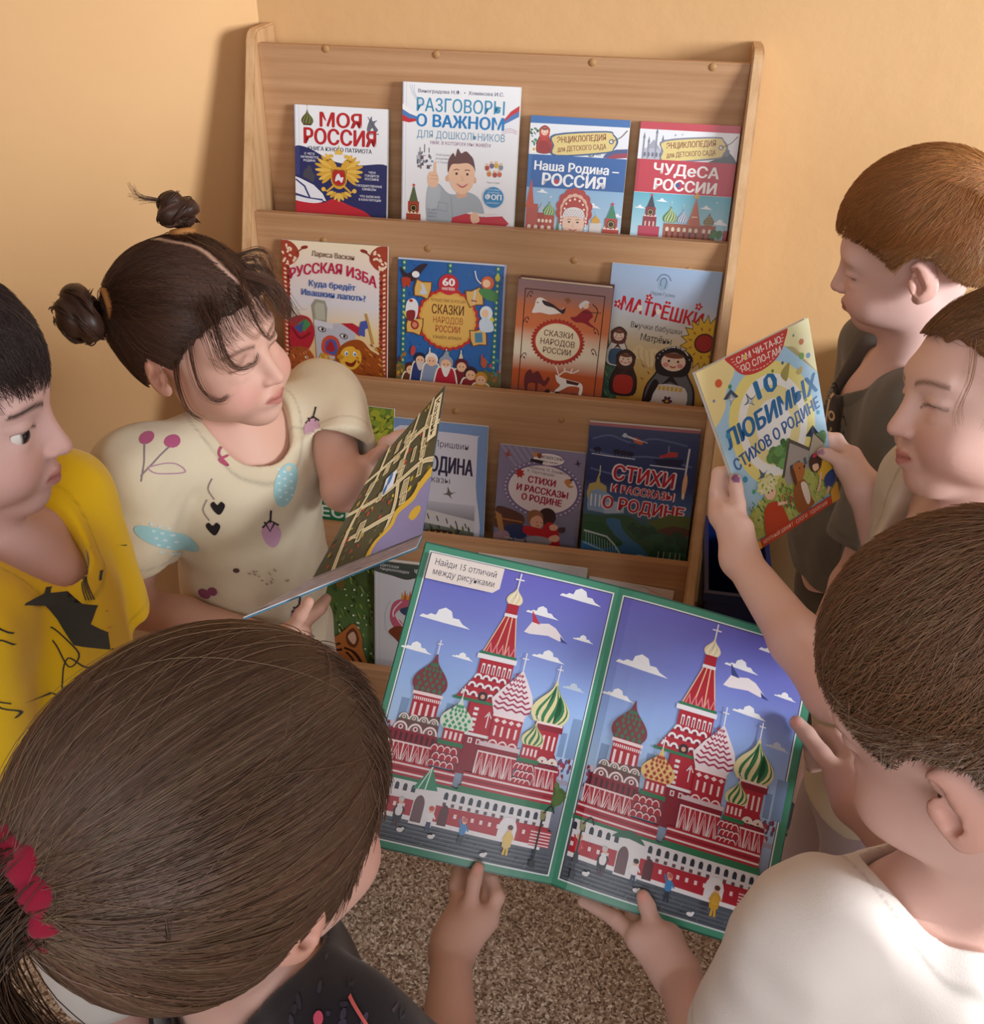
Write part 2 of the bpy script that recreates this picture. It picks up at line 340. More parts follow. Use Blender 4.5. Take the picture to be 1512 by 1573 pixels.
def slice_poly(pts, fs, cols, nx, ny, w, h):                 # cut faces along a lattice so that they can follow a bent page
    bm = bmesh.new(); lay = bm.verts.layers.float_vector.new('c')
    vs = []
    for p, c in zip(pts, cols):
        v = bm.verts.new((p[0], p[1], 0)); v[lay] = V(c); vs.append(v)
    for f in fs:
        try: bm.faces.new([vs[i] for i in f])
        except ValueError: pass
    x0, x1, y0, y1 = pts[:, 0].min(), pts[:, 0].max(), pts[:, 1].min(), pts[:, 1].max()
    if any(x0 < w * i / nx < x1 for i in range(1, nx)) or ny > 1:
        bmesh.ops.triangulate(bm, faces=[f for f in bm.faces if len(f.verts) > 4])
        for i in range(1, nx):
            if x0 < w * i / nx < x1: bmesh.ops.bisect_plane(bm, geom=bm.verts[:] + bm.edges[:] + bm.faces[:], plane_co=(w * i / nx, 0, 0), plane_no=(1, 0, 0))
        for i in range(1, ny):
            if y0 < h * i / ny < y1: bmesh.ops.bisect_plane(bm, geom=bm.verts[:] + bm.edges[:] + bm.faces[:], plane_co=(0, h * i / ny, 0), plane_no=(0, 1, 0))
    bm.verts.index_update()
    r = (np.array([v.co[:2] for v in bm.verts]).reshape(-1, 2), [tuple(v.index for v in f.verts) for f in bm.faces], np.array([v[lay][:] for v in bm.verts]).reshape(-1, 3))
    bm.free(); return r
# ------------------------------------------------------------------ books standing in the rack
def shelf_book(k, TL, TR, draw, label, thick=.006, tall=1.2, lean=.2, spine='dfe0e6', group=None, name='picture_book', back='d8d6d4', off=0, hard=True):
    y0 = pyf(k) - thick - .001 - off
    P = np.array([0, y0, pz(k)]); pN = np.array([0, 1., 0])
    z_t = (on_plane(*TL, P, pN)[2] + on_plane(*TR, P, pN)[2]) / 2
    n = np.array([0, 1, -lean]); n /= np.linalg.norm(n)        # leaning back: top rests on the panel, bottom towards the lip
    P = np.array([0, y0, z_t]); a = on_plane(*TL, P, n); b = on_plane(*TR, P, n)
    e1 = (b - a); wd = np.linalg.norm(e1); e1 /= wd; e2 = np.cross(e1, n); e2 /= np.linalg.norm(e2)
    if e2[2] > 0: e2 = -e2
    n = np.cross(e1, e2); n = -n if n[1] > 0 else n            # out of the cover, towards the room
    # height: reach the pocket floor
    zf = pz(k) - HH - .05 + .015 + thick * lean
    ht = min(tall * wd, (min(a[2], b[2]) - zf) / -e2[2])
    s = wd / 100; u = np.hypot(TR[0] - TL[0], TR[1] - TL[1]) / 100
    ky = np.dot(on_plane(TL[0], TL[1] + 100 * u, P, np.array([0, 1, -lean])) - a, e2) / (100 * s)    # the covers below are drawn in proportions seen from standing height
    A = Art(100, ht / s / ky); draw(A)
    root = empty(name, a + e2 * ht / 1 + e1 * wd / 2); tag(root, label, 'book', group)
    pl = lambda p, z: a + np.outer(p[:, 0] * s, e1) + np.outer(p[:, 1] * s * ky, e2) + n * (z + .0002)
    vv, ff, cc = A.geometry(pl)
    bt = .0018 if hard else .0006                               # front board, spine, back board
    def slab_of(u0, u1, v0, v1, z0, z1):
        q = [a + e1 * u + e2 * v + n * z for z in (z0, z1) for u, v in ((u0, v0), (u1, v0), (u1, v1), (u0, v1))]
        return q, [(0, 1, 2, 3), (7, 6, 5, 4), (0, 4, 5, 1), (1, 5, 6, 2), (2, 6, 7, 3), (3, 7, 4, 0)]
    vs = list(vv); cs = list(cc); fs = list(ff)
    for z0, z1, u0, u1, c in ((-bt, 0, 0, wd, back), (-thick, -thick + bt, 0, wd, back), (-thick, 0, 0, bt, spine)):
        q, f = slab_of(u0, u1, 0, ht, z0, z1); o = len(vs); vs += q; fs += [tuple(i + o for i in g) for g in f]; cs += [lin(c)] * 8
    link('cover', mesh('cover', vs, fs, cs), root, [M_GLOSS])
    ins = .003 if hard else .0004
    q, f = slab_of(bt, wd - ins, ins, ht - ins, -thick + bt, -bt); link('pages', mesh('pages', q, f), root, [M_PAPER])
    return root
# ------------------------------------------------------------------ the covers
def cover_my_russia(A):
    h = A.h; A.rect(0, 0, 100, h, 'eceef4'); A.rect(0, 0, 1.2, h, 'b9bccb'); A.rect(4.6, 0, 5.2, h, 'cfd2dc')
    A.blob([(0, 44), (14, 44.5), (28, 51), (45, 58), (70, 60), (100, 58.5), (104, 80), (104, h + 4), (-4, h + 4), (-4, 60)], '2e3264')
    A.rect(0, 44, 5, 74, '3c4378')
    A.poly([(0, 76), (6, 78), (20, 84), (30, 93), (34, 101), (16, 98), (0, 94)], 'e9ebf4'); A.line([(0, 79), (10, 86), (16, 99)], 2, '3b4480'); A.line([(0, 96), (14, 99), (30, 100)], 2.5, '3b4480', False, True)
    A.blob([(-4, 98), (10, 101), (30, 103), (42, 98), (60, 104), (80, 112), (92, h + 3), (-4, h + 4)], 'c32f3b', 4)
    A.blob([(0, 97), (12, 99), (30, 101), (20, 104), (0, 102)], 'e9ebf4', 4)
    A.poly([(8, 76), (10, 68), (13, 66), (14, 63), (17, 64), (19, 70), (22, 74), (20, 82), (14, 78)], '4a4a55')
    A.dome(14, 20, 13, 16, '5a4a33', '7a8a4c', 'swirl', 'b8a56a', 4); A.rect(9.5, 19.4, 18.5, 21, '4a3b28')
    A.blob([(78, 22), (80, 14), (83, 8), (84, 13), (89, 12), (86, 16), (90, 22), (86, 25), (84, 20), (80, 25)], '6d6f7c', 4); A.line([(79, 9), (88, 24)], .8, '555766'); A.line([(78, 27), (91, 26)], 1.2, '8b8d99', False, True)
    A.text('МОЯ', 50, 21.5, 15, 'b8292f', 44, 0, .035); A.text('РОССИЯ', 49, 40, 16.5, 'b8292f', 77, 0, .035)
    A.text('КНИГА ЮНОГО ПАТРИОТА', 49, 47, 4.4, '2f3550', 69, 0, .02)
    g, d = 'd9a73f', '9c6a1e'
    for k in (-1, 1):
        c = 48
        for i in range(8):
            a = math.radians(62 - i * 15); r = 19 - abs(i - 3) * .9; x0, y0 = c + k * 6, 68
            A.ell(x0 + k * math.cos(a) * r * .62, y0 - math.sin(a) * r * .8, r * .5, 2.1, g if i % 2 else 'e6bd58', -k * math.degrees(a) if k > 0 else math.degrees(a), 12)
        A.blob([(c + k * 3, 74), (c + k * 2, 64), (c + k * 5, 58), (c + k * 9, 54), (c + k * 12, 56), (c + k * 9, 59), (c + k * 8, 66), (c + k * 8, 76)], g, 4)
        A.poly([(c + k * 11, 55), (c + k * 15, 57), (c + k * 11, 58)], d); A.ell(c + k * 9.5, 55.6, .7, .7, '3a2510', 0, 8)
        A.poly([(c + k * 6, 53.5), (c + k * 6, 49.5), (c + k * 7.6, 51), (c + k * 8.6, 49), (c + k * 9.8, 51), (c + k * 11.4, 50), (c + k * 11, 53.5)], 'e2b64c')
        A.line([(c + k * 4, 82), (c + k * 13, 90), (c + k * 16, 88)], 2.2, g); A.ell(c + k * 17, 88, 2.4, 2.4, 'e6bd58', 0, 12)
        for i in range(3): A.ell(c + k * (3 + i * 3.4), 95 - i * 1.6, 4.6, 1.8, g if i % 2 else 'e6bd58', k * (62 - i * 16), 10)
    A.ell(48, 96, 1.8, 5, 'e6bd58', 0, 10); A.ell(48, 75, 9, 12, g)
    A.poly([(44, 50), (44, 44.5), (46, 46.5), (48, 43), (50, 46.5), (52, 44.5), (52, 50)], 'e6bd58'); A.line([(48, 43.5), (48, 40.5)], .8, g)
    A.blob([(41, 67), (48, 66), (55, 67), (55, 80), (48, 84), (41, 80)], d, 3); A.blob([(42, 68), (48, 67), (54, 68), (54, 79.5), (48, 83), (42, 79.5)], 'b52a2c', 3)
    A.blob([(44, 79), (45, 73), (48, 70), (50, 74), (53, 74), (51, 80), (48, 77)], 'e6e6ee', 3)
    for t, x, y, wd in (('С ЧЕГО', 16, 52, 11), ('НАЧИНАЕТСЯ', 16, 55.6, 19), ('РОДИНА', 16, 59.2, 13), ('ЧЕМ', 84, 68, 7), ('ГОРДЯТСЯ', 84, 71.6, 15), ('РОССИЯНЕ', 84, 75.2, 15), ('ГОСУДАРСТВЕННЫЕ', 81, 82.6, 28), ('СИМВОЛЫ', 81, 86.2, 15), ('ЧТО ЗАПИСАНО', 82, 94, 22), ('В КОНСТИТУЦИИ', 82, 97.6, 24)):
        A.text(t, x, y, 2.4, 'e8e9f2', wd, 0, .02)
    for x, hh, c in ((14, 9, 'c9402f'), (24, 12, 'd9cdbf'), (76, 9, 'c9402f')): A.rect(x - 1.5, h - hh + 3, x + 1.5, h, c); A.poly([(x - 2, h - hh + 3), (x, h - hh - 4), (x + 2, h - hh + 3)], '8c3b30')
    for x, hh in ((42, 16), (52, 12), (58, 13)): A.blob([(x - 3, h), (x - 2.4, h - hh * .7), (x, h - hh), (x + 2.4, h - hh * .7), (x + 3.4, h)], '5b6d62', 4)
def cover_talks(A):
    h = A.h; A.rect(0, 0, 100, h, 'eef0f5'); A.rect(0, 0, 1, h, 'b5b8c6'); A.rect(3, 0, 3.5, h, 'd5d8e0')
    for i, c in enumerate(('f4f5f8', '4f7fc0', 'c8333c')): A.poly([(0, 18 + i * 4.5), (6, 22 + i * 4), (14, 27 + i * 1.6), (14, 30 + i * .8), (6, 27.5 + i * 3), (0, 23.5 + i * 4.5)], c); A.poly([(100, 15 + i * 4.5), (93, 20 + i * 4), (86, 29 + i * 1.4), (86, 31 + i), (94, 25 + i * 3.6), (100, 20.5 + i * 4.5)], ('c8333c', '4f7fc0', 'eceef6')[i])
    for i in range(3): A.line([(6 + i * 2, 2), (9 + i, 10), (16 + i * 2, 19)], .4, 'b9c6d8', False, True); A.line([(86, 36 + i * 1.6), (93, 34 + i * 1.5), (99, 36 + i * 1.2)], .4, 'c48aa0', False, True)
    A.text('Виноградова Н.Ф.  •  Хомякова И.С.', 50, 8.2, 2.9, '5b5a78', 73, 0, .02)
    A.text('РАЗГОВОРЫ', 50, 23.4, 11.2, '3f93bd', 75, 0, .014); A.text('О ВАЖНОМ', 50, 36, 10.2, '1f80c3', 75, 0, .035)
    A.text('ДЛЯ ДОШКОЛЬНИКОВ', 51, 45.5, 6.2, '6a9cbc', 76, 0, .006); A.text('МИР, В КОТОРОМ МЫ ЖИВЁМ', 51, 50.6, 2.8, '8b4a79', 52, 0, .014)
    rn = random.Random(4)
    for i in range(26): A.rect(*(lambda x, y, a, b: (x, y, x + a, y + b))(13 + rn.uniform(0, 13), 57 + rn.uniform(0, 13), rn.uniform(1, 3), rn.uniform(1, 4)), rn.choice(['4e5566', '8a8f9c', '6d5a62', 'b9bcc6']))
    for x in (16, 20, 24): A.line([(x, 58), (x, 51 + abs(x - 20) * .7)], .6, '4e5566')
    for i, t in enumerate(('Зачем нужна', 'родина', 'А. К. Плешаков')): A.text(t, 36, 60 + i * 3.2, 1.8, '9a9cab', 12, 0, 0)
    # boy
    A.blob([(28, 88), (33, 84), (42, 92), (52, 92), (60, 90), (70, 96), (75, 112), (74, h), (30, h), (22, 100)], 'aab4be', 4)
    A.blob([(22, 100), (24, 86), (31, 84), (35, 90), (32, 104), (24, 108)], 'b6bfc8', 4); A.line([(44, 94), (46, 110), (45, h)], .5, '8b95a0'); A.line([(33, 100), (41, 101), (41, 108), (33, 107), (33, 100)], .5, '8b95a0')
    A.blob([(25, 87), (23, 80), (25, 74), (28, 74), (28.6, 66), (30.4, 66), (31, 74), (33, 80), (31, 87)], 'ecc3a5', 4); A.line([(25, 77), (32, 77.5)], .5, 'd29f84'); A.line([(25.4, 80), (32, 80.4)], .5, 'd29f84')
    A.poly([(48, 88), (58, 88), (58, 94), (50, 96)], 'e0b193'); A.ell(40.8, 79, 1.8, 3, 'e3b195', 10, 12); A.ell(64.4, 79, 1.6, 3, 'e3b195', -10, 12)
    A.blob([(42, 70), (46, 64), (56, 62), (63, 66), (64.5, 76), (62, 86), (55, 92), (47, 89), (42, 80)], 'efc6a8', 4)
    A.blob([(41, 74), (41, 64), (45, 57), (47, 60), (49, 53), (52, 57), (56, 55), (60, 58), (63, 62), (65, 72), (63, 68), (58, 65), (50, 66), (44, 67)], '6a4b4a', 3)
    for x in (48.5, 58): A.ell(x, 74.5, 1.1, 1.2, '463530', 0, 10); A.line([(x - 2.4, 71.6), (x, 70.6), (x + 2.2, 71.4)], .8, '7a5648')
    A.line([(53, 76), (54.5, 80), (52.5, 80.4)], .5, 'd59d80'); A.blob([(48.5, 83), (53.5, 84), (59, 82.6), (54, 86.6)], 'c8605a', 3); A.poly([(49.6, 83.4), (53.6, 84.3), (58, 83), (54, 85)], 'f6f2ee')
    A.tower(11, h, 13, 46, 'a8462f', '5b6b4a', 'ead8c0')
    A.poly([(46, 113), (60, 108), (72, 111), (90, 109), (96, 115), (80, h), (42, h)], 'c63a48'); A.poly([(58, 108.6), (72, 110.6), (88, 107.6), (84, 106.6), (72, 108), (62, 107)], 'ece6e6'); A.blob([(62, 110), (66, 107), (69, 109), (70, 115), (64, 117)], 'ecc3a5', 3)
    for i, (x, y, c) in enumerate(((75, 68, 'b84a3c'), (79, 66, '7a6b8c'), (83, 65.6, 'd9b23f'), (87, 67, '8a8f9c'), (77, 73, 'd5873c'), (82, 73.5, 'b84a3c'), (86, 73, 'c96a4a'))): A.ell(x, y, 1.9, 2.4, c, 0, 10); A.ell(x, y - 2.8, 1.2, 1.2, 'ecc3a5', 0, 8)
    A.text('Наша страна', 81, 81, 1.7, '9a9cab', 11, 0, 0)
    A.ell(81.5, 93, 9.8, 9.8, 'd9dde8', 0, 32); A.ell(81.5, 93, 9, 9, '3f8fc6', 0, 32); A.text('ФОП', 81.5, 95, 4.6, 'f3f6fb', 14, 0, .04)
    for t, y in (('Пособие', 87.6), ('соответствует', 90), ('дошкольного', 99)): A.text(t, 81.5, y - .6, 1.5, 'dbe8f5', 11, 0, .01)
    for i, t in enumerate(('В чём', 'польза', 'Книги?')): A.text(t, 28, 108 + i * 3, 2, '8f909e', 8, 0, 0)
def encyclo(A, main, lines):
    h = A.h; A.rect(0, 0, 100, h, 'e9edf4'); A.rect(0, 0, 100, 7.2, main)
    A.grad(0, 70, 100, h, [(0, '8fb9de' if main != 'c23a4a' else '62b4cc'), (.5, 'a6cbe6' if main != 'c23a4a' else '9ecfe0'), (1, 'd6e2ee')])
def tag_badge(A, c0):
    P = lambda pts: [(54 + (x - 54) * math.cos(-.11) - (y - 25) * math.sin(-.11), 25 + (x - 54) * math.sin(-.11) + (y - 25) * math.cos(-.11)) for x, y in pts]
    A.blob(P([(26, 14), (78, 14), (86, 18), (90, 25), (86, 32), (78, 36), (26, 36), (24, 25)]), c0, 4); A.blob(P([(27.5, 15.5), (78, 15.5), (85, 19), (88, 25), (85, 31), (78, 34.5), (27.5, 34.5), (25.5, 25)]), 'e3cf86', 4)
    A.ell(83, 21.5, 2.6, 2.6, c0, 0, 14); A.ell(83, 21.5, 1.5, 1.5, 'f2ead0', 0, 12); A.line([(83, 21.5), (92, 17), (98, 10)], .8, '6b5a44', False, True)
    A.text('ЭНЦИКЛОПЕДИЯ', 53, 23, 6, '8c4a30', 49, -6.3, .022); A.text('для ДЕТСКОГО САДА', 54, 31.6, 5, '8c4a30', 49, -6.3, .018)
def cover_homeland(A):
    h = A.h; encyclo(A, '3b70b2', 0)
    for x, c in ((4, '3f7a55'), (8, '5b9a6a')): A.speck(x - 4, 12, x + 5, 30, [c, '2f5a44'], 12, .8, 2.2, x)
    A.flower(5, 33, 5, 'f6f6f2'); A.flower(12, 35, 3.6, 'f6f6f2')
    A.mat_doll(15, 36, 15, 27, 'c9443c', 'b5342f', '9c2a2a'); A.mat_doll(25, 36, 9, 15, 'c9443c', 'b5342f', '9c2a2a')
    for i, c in enumerate(('e9ebf2', '45598f', '9c3a52')): A.poly([(78, 30 + i * 4), (88, 25 + i * 4), (100, 24 + i * 4), (100, 28.6 + i * 4), (88, 30 + i * 4), (76, 35 + i * 3.4)], c)
    A.speck(60, 33, 76, 37, ['4a6a55', '8a8fa8', 'c9c4d0'], 14, .6, 1.8, 8)
    tag_badge(A, '3f5f8a')
    A.rect(0, 38, 100, 71, '2f63a8'); A.rect(0, 38, 3.5, 71, '3e74b8')
    A.text('Наша Родина –', 50, 54, 9, 'f4f6fa', 86, 1, .035); A.text('РОССИЯ', 48, 68.6, 12, 'f4f6fa', 64, 1, .04)
    A.ell(30.6, 64, 2.6, 2.6, 'b83a4a', 0, 12)
    A.cloud(17, 76, 13); A.cloud(70, 88, 17); A.cloud(96, 96, 12); A.bird(26, 80, 1.6, 'f4f5f8')
    A.rect(1, 88, 13, h, 'b5564a'); A.poly([(0, 92), (5, 62), (9, 92)], 'c4583f')
    A.dome(17, 97, 8, 11, '5d8fc0', 'f0efe8', 'swirl'); A.dome(25, 99, 13, 15, '4f8a50', 'c8d8a0', 'swirl'); A.rect(13, 97, 20, h, 'a8463a'); A.rect(20, 99, 31, h, 'b5503f')
    for i in range(4): A.ell(15 + i * 4, 105, 1.5, 2, 'e9dcc8', 0, 10); A.ell(5 + i * 7, 112, 2, 2.4, 'e9dcc8', 0, 10)
    A.poly([(32, h), (35, 100), (38, h)], '4f8a60')
    A.rect(68, 104, 80, h, 'dcd6d0'); A.dome(74, 104, 9, 9, 'dba640', None); A.tower(90, h, 17, 47, 'b5473a', '3f8a6a')
    A.scal(51, 92, 17.5, 21, 'b5423a', 14, .09); A.scal(51, 93, 14, 17, 'e3b8a4', 14, .06); A.scal(51, 94, 12.4, 15, 'b5423a', 16, .05)
    for i in range(7): A.ell(51 + math.cos(math.pi * i / 6) * 10, 91 - math.sin(math.pi * i / 6) * 10, 1.2, 1.2, 'f0e2c8', 0, 8)
    A.ell(51, 106, 11.4, 13, 'f0cdb6', 0, 24); A.blob([(39.6, 100), (42, 92), (51, 89), (60, 92), (62.4, 100), (57, 99), (51, 98), (45, 99)], 'e6e2e4', 4)
    for j in range(4):
        for i in range(8): A.ell(41.5 + i * 2.7 + (j % 2) * 1.2, 92.4 + j * 2.1, .55, .55, '9a8f98', 0, 6)
    for x in (46.6, 55.4): A.ell(x, 104.4, 1.4, .9, '3c3030', 0, 10); A.line([(x - 2.2, 102.2), (x, 101.4), (x + 2.2, 102)], .6, '8a6650', False, True)
    A.line([(51, 105), (50.4, 109), (52, 109.2)], .5, 'd8a68c'); A.line([(47, 112), (51, 113.4), (55, 112)], 1, 'c66a62', False, True)
    for k in (-1, 1):
        for j in range(5): A.ell(51 + k * 13, 100 + j * 3.4, 1, 1.3, 'f2ece6', 0, 8)
def cover_wonders(A):
    h = A.h; encyclo(A, 'c23a4a', 0)
    A.rect(4, 26, 25, 36.6, 'b9bccb'); A.poly([(8, 26), (15, 17), (22, 26)], 'a3a6b8')
    for x, y in ((5, 12), (10, 16), (17.5, 7), (24, 14)): A.rect(x - 1, y + 4, x + 1, 36, '9497aa'); A.poly([(x - 1.4, y + 4), (x, y - 2), (x + 1.4, y + 4)], '7b7f96')
    for i in range(5): A.ell(7 + i * 4, 32, 1.2, 2.4, '6d7086', 0, 10)
    A.blob([(72, 36.6), (80, 32), (86, 24), (94, 28), (99, 34), (99, 37), (72, 38)], '5b5f66', 4); A.blob([(84, 28), (88, 22), (92, 25), (90, 30)], '777b80', 4); A.bird(36, 12, 1.7, '8a8fa0'); A.bird(43, 11, 1.4, '8a8fa0')
    tag_badge(A, '7a7f94')
    A.rect(0, 36.6, 100, 69.6, 'c23345'); A.rect(0, 36.6, 3, 69.6, 'ae2c3e')
    A.text('ЧУДеСА', 51, 51.6, 11, 'f6f3f4', 66, 1.5, .035); A.text('РОССИИ', 51.5, 67, 11, 'f6f3f4', 63, 1.5, .04); A.ell(44, 61, 2.4, 2.6, '4a4f9a', 0, 12)
    A.cloud(30, 78, 12); A.cloud(8, 86, 12); A.cloud(20, 88, 10); A.cloud(76, 83, 13); A.cloud(92, 98, 20); A.bird(86, 76, 1.4, 'f4f5f8')
    A.tower(19, 111, 14, 40, '8c2f3c', '3f3a4a', 'e8c8c0'); A.rect(8, 104, 30, h, 'b53a52')
    A.rect(34, 100, 88, h, 'a8573f'); A.dome(40, 99, 15, 17, '4f8a50', 'd8d8a0', 'swirl'); A.dome(53, 99, 12, 15, '6f8fc0', 'f0efe8', 'swirl')
    A.poly([(58, 101), (65, 72), (72, 101)], 'c06a4a'); A.line([(62, 92), (68, 92)], 1, 'f0dcc0'); A.dome(65, 73, 5, 7, 'd8a03f', None); A.dome(80, 100, 11, 14, '7a6a44', 'b59a5a', 'check', 'd9d9dd', 4)
    for x in (38, 44, 50, 56, 62, 68, 76, 82): A.ell(x, 106, 1.8, 2.6, 'ead8c0', 0, 10); A.rect(x - 1, 108, x + 1, h, '6d2f2a')
    A.tree(88, 108, 7, '55803f', 12, 2); A.tree(34, h - 1, 5, '6a8a44', 8, 5); A.tree(4, h - 2, 4, '6a8a44', 8, 6); A.rect(96, 104, 100, h, 'b53a4a')
def cover_izba(A):
    h = A.h; A.grad(0, 0, 100, h, [(0, 'f3e4c6'), (.2, 'ead9d2'), (.42, 'dcd9e0'), (.6, 'ecd3a4'), (1, 'e0a95a')])
    rn = random.Random(2); rd = ['8f3326', 'a64432', '7c2a20']
    for x0, k in ((0, 1), (100, -1)):
        A.blob([(x0, 0), (x0 + k * 12, 3), (x0 + k * 17, 12), (x0 + k * 12, 20), (x0 + k * 5, 24), (x0, 30)], 'a64432', 4)
        for i in range(16):
            x, y = x0 + k * rn.uniform(1, 13), rn.uniform(2, 22); A.ell(x, y, 1.8, 1.1, 'f0d6bc', rn.uniform(0, 180), 8)
        A.line([(x0 + k * 14, 12), (x0 + k * 18, 8), (x0 + k * 22, 6)], 1.2, rd[0], False, True); A.ell(x0 + k * 22, 5.5, 3.6, 1.6, rd[0], -k * 12, 10)
        A.rect(min(x0, x0 + k * 6), 22, max(x0, x0 + k * 6), h, rd[1])
        for i in range(24):
            y = 25 + i * 4; A.ell(x0 + k * 6, y, 1.6, 2.2, rd[i % 3], 0, 10); A.ell(x0 + k * 3, y + 1, 1.6, 1, 'eed0b0', 30 * k, 8)
    A.text('Лариса Васкан', 49, 13.4, 4.8, '6b4632', 40, 2, .012)
    A.text('РУССКАЯ ИЗБА', 49, 27.5, 9.5, 'bd2750', 82, 2, .03, 9)
    A.text('Куда бредёт', 48, 41, 5.6, '3c66b2', 44, 2, .025); A.text('Ивашкин лапоть?', 49, 50, 5.8, '3c66b2', 61, 2, .025)
    A.poly([(28, 58), (32, 52), (41, 53), (43, 60), (42, 73), (30, 73)], '9a9a8c'); A.poly([(30.5, 59), (33, 55), (40, 56), (41, 71), (32, 71)], 'b9b8a8')
    A.blob([(6, 82), (8, 72), (18, 68), (27, 72), (30, 86), (24, 100), (14, 104), (6, 96)], 'b8283a', 4); A.poly([(14, 76), (22, 71), (27, 76), (20, 84)], '4a8a5a'); A.poly([(10, 80), (20, 74), (17, 86)], '3f5a9a'); A.line([(8, 80), (16, 90), (26, 84)], 2.4, '8a1c2c', False, True)
    A.poly([(30, 71), (48, 74), (67, 72), (70, 80), (68, 106), (32, 108)], 'bdbfcc'); A.poly([(30, 71), (48, 74), (48, 79), (30, 77)], 'd3d4de'); A.poly([(56, 73), (67, 72), (75, 76), (74, 84), (68, 80)], 'b8283a')
    for x, y in ((37.5, 80), (58.5, 85)): A.ell(x, y, 4, 2.6, '3a3436', 12, 14); A.ell(x, y, 3, 1.8, 'eae7e4', 12, 14); A.ell(x + .6, y, 1.4, 1.6, '2a2426', 0, 10)
    A.blob([(38, 102), (38, 90), (46, 85), (54, 90), (54, 104)], 'c9503f', 4); A.blob([(41, 101), (41, 92), (46.4, 88.5), (51.5, 92), (51.5, 103)], '4a5fa8', 4); A.blob([(41, 98), (46, 90), (50, 98), (46, 101)], 'a82a36', 4)
    A.poly([(72, 82), (75, 70), (82, 68), (84, 74), (79, 77), (79, 84)], '4a5aa8'); A.poly([(79, 62), (81, 62), (88, 90), (86, 91)], 'c09a48')
    A.blob([(52, 112), (50, 104), (56, 94), (66, 88), (76, 88), (84, 96), (94, 104), (96, h - 1), (60, h)], '9c4f20', 4)
    A.blob([(54, 106), (58, 97), (66, 94), (74, 98), (75, 108), (68, 116), (58, 114)], 'e6b23c', 4); A.speck(70, 90, 95, h - 2, ['7c3818', 'c4702c', '8f4420', 'd9923c'], 60, 1.2, 3.4, 5, 35)
    for x in (61, 69): A.ell(x, 101, 1.9, 2.4, 'f2f2f0', 0, 12); A.ell(x + .4, 101.4, 1, 1.5, '3f78b8', 0, 10)
    A.ell(55, 105, 3.4, 2.4, 'c98a2c', 0, 12); A.blob([(60, 109), (66, 110), (71, 106), (68, 113), (62, 113)], '7c2a1c', 3)
    A.blob([(4, h), (6, 104), (14, 98), (24, 100), (30, 110), (30, h)], 'a8562c', 4); A.speck(6, 100, 30, h - 1, ['c9703a', '7c3818', 'e0a070'], 30, 1, 2.6, 9, 60); A.ell(22, 108, 1.8, 1.4, 'efe0c0', 0, 10); A.ell(22.4, 108, .8, .8, '2b2024', 0, 8)
    A.blob([(34, h), (35, 106), (40, 103), (45, 108), (44, h)], 'c9973a', 4); A.poly([(46, h), (48, 108), (58, 112), (60, h)], '3f6a9c'); A.speck(34, 104, 45, h, ['8a5a1c', 'e6c060'], 14, .8, 1.8, 4)
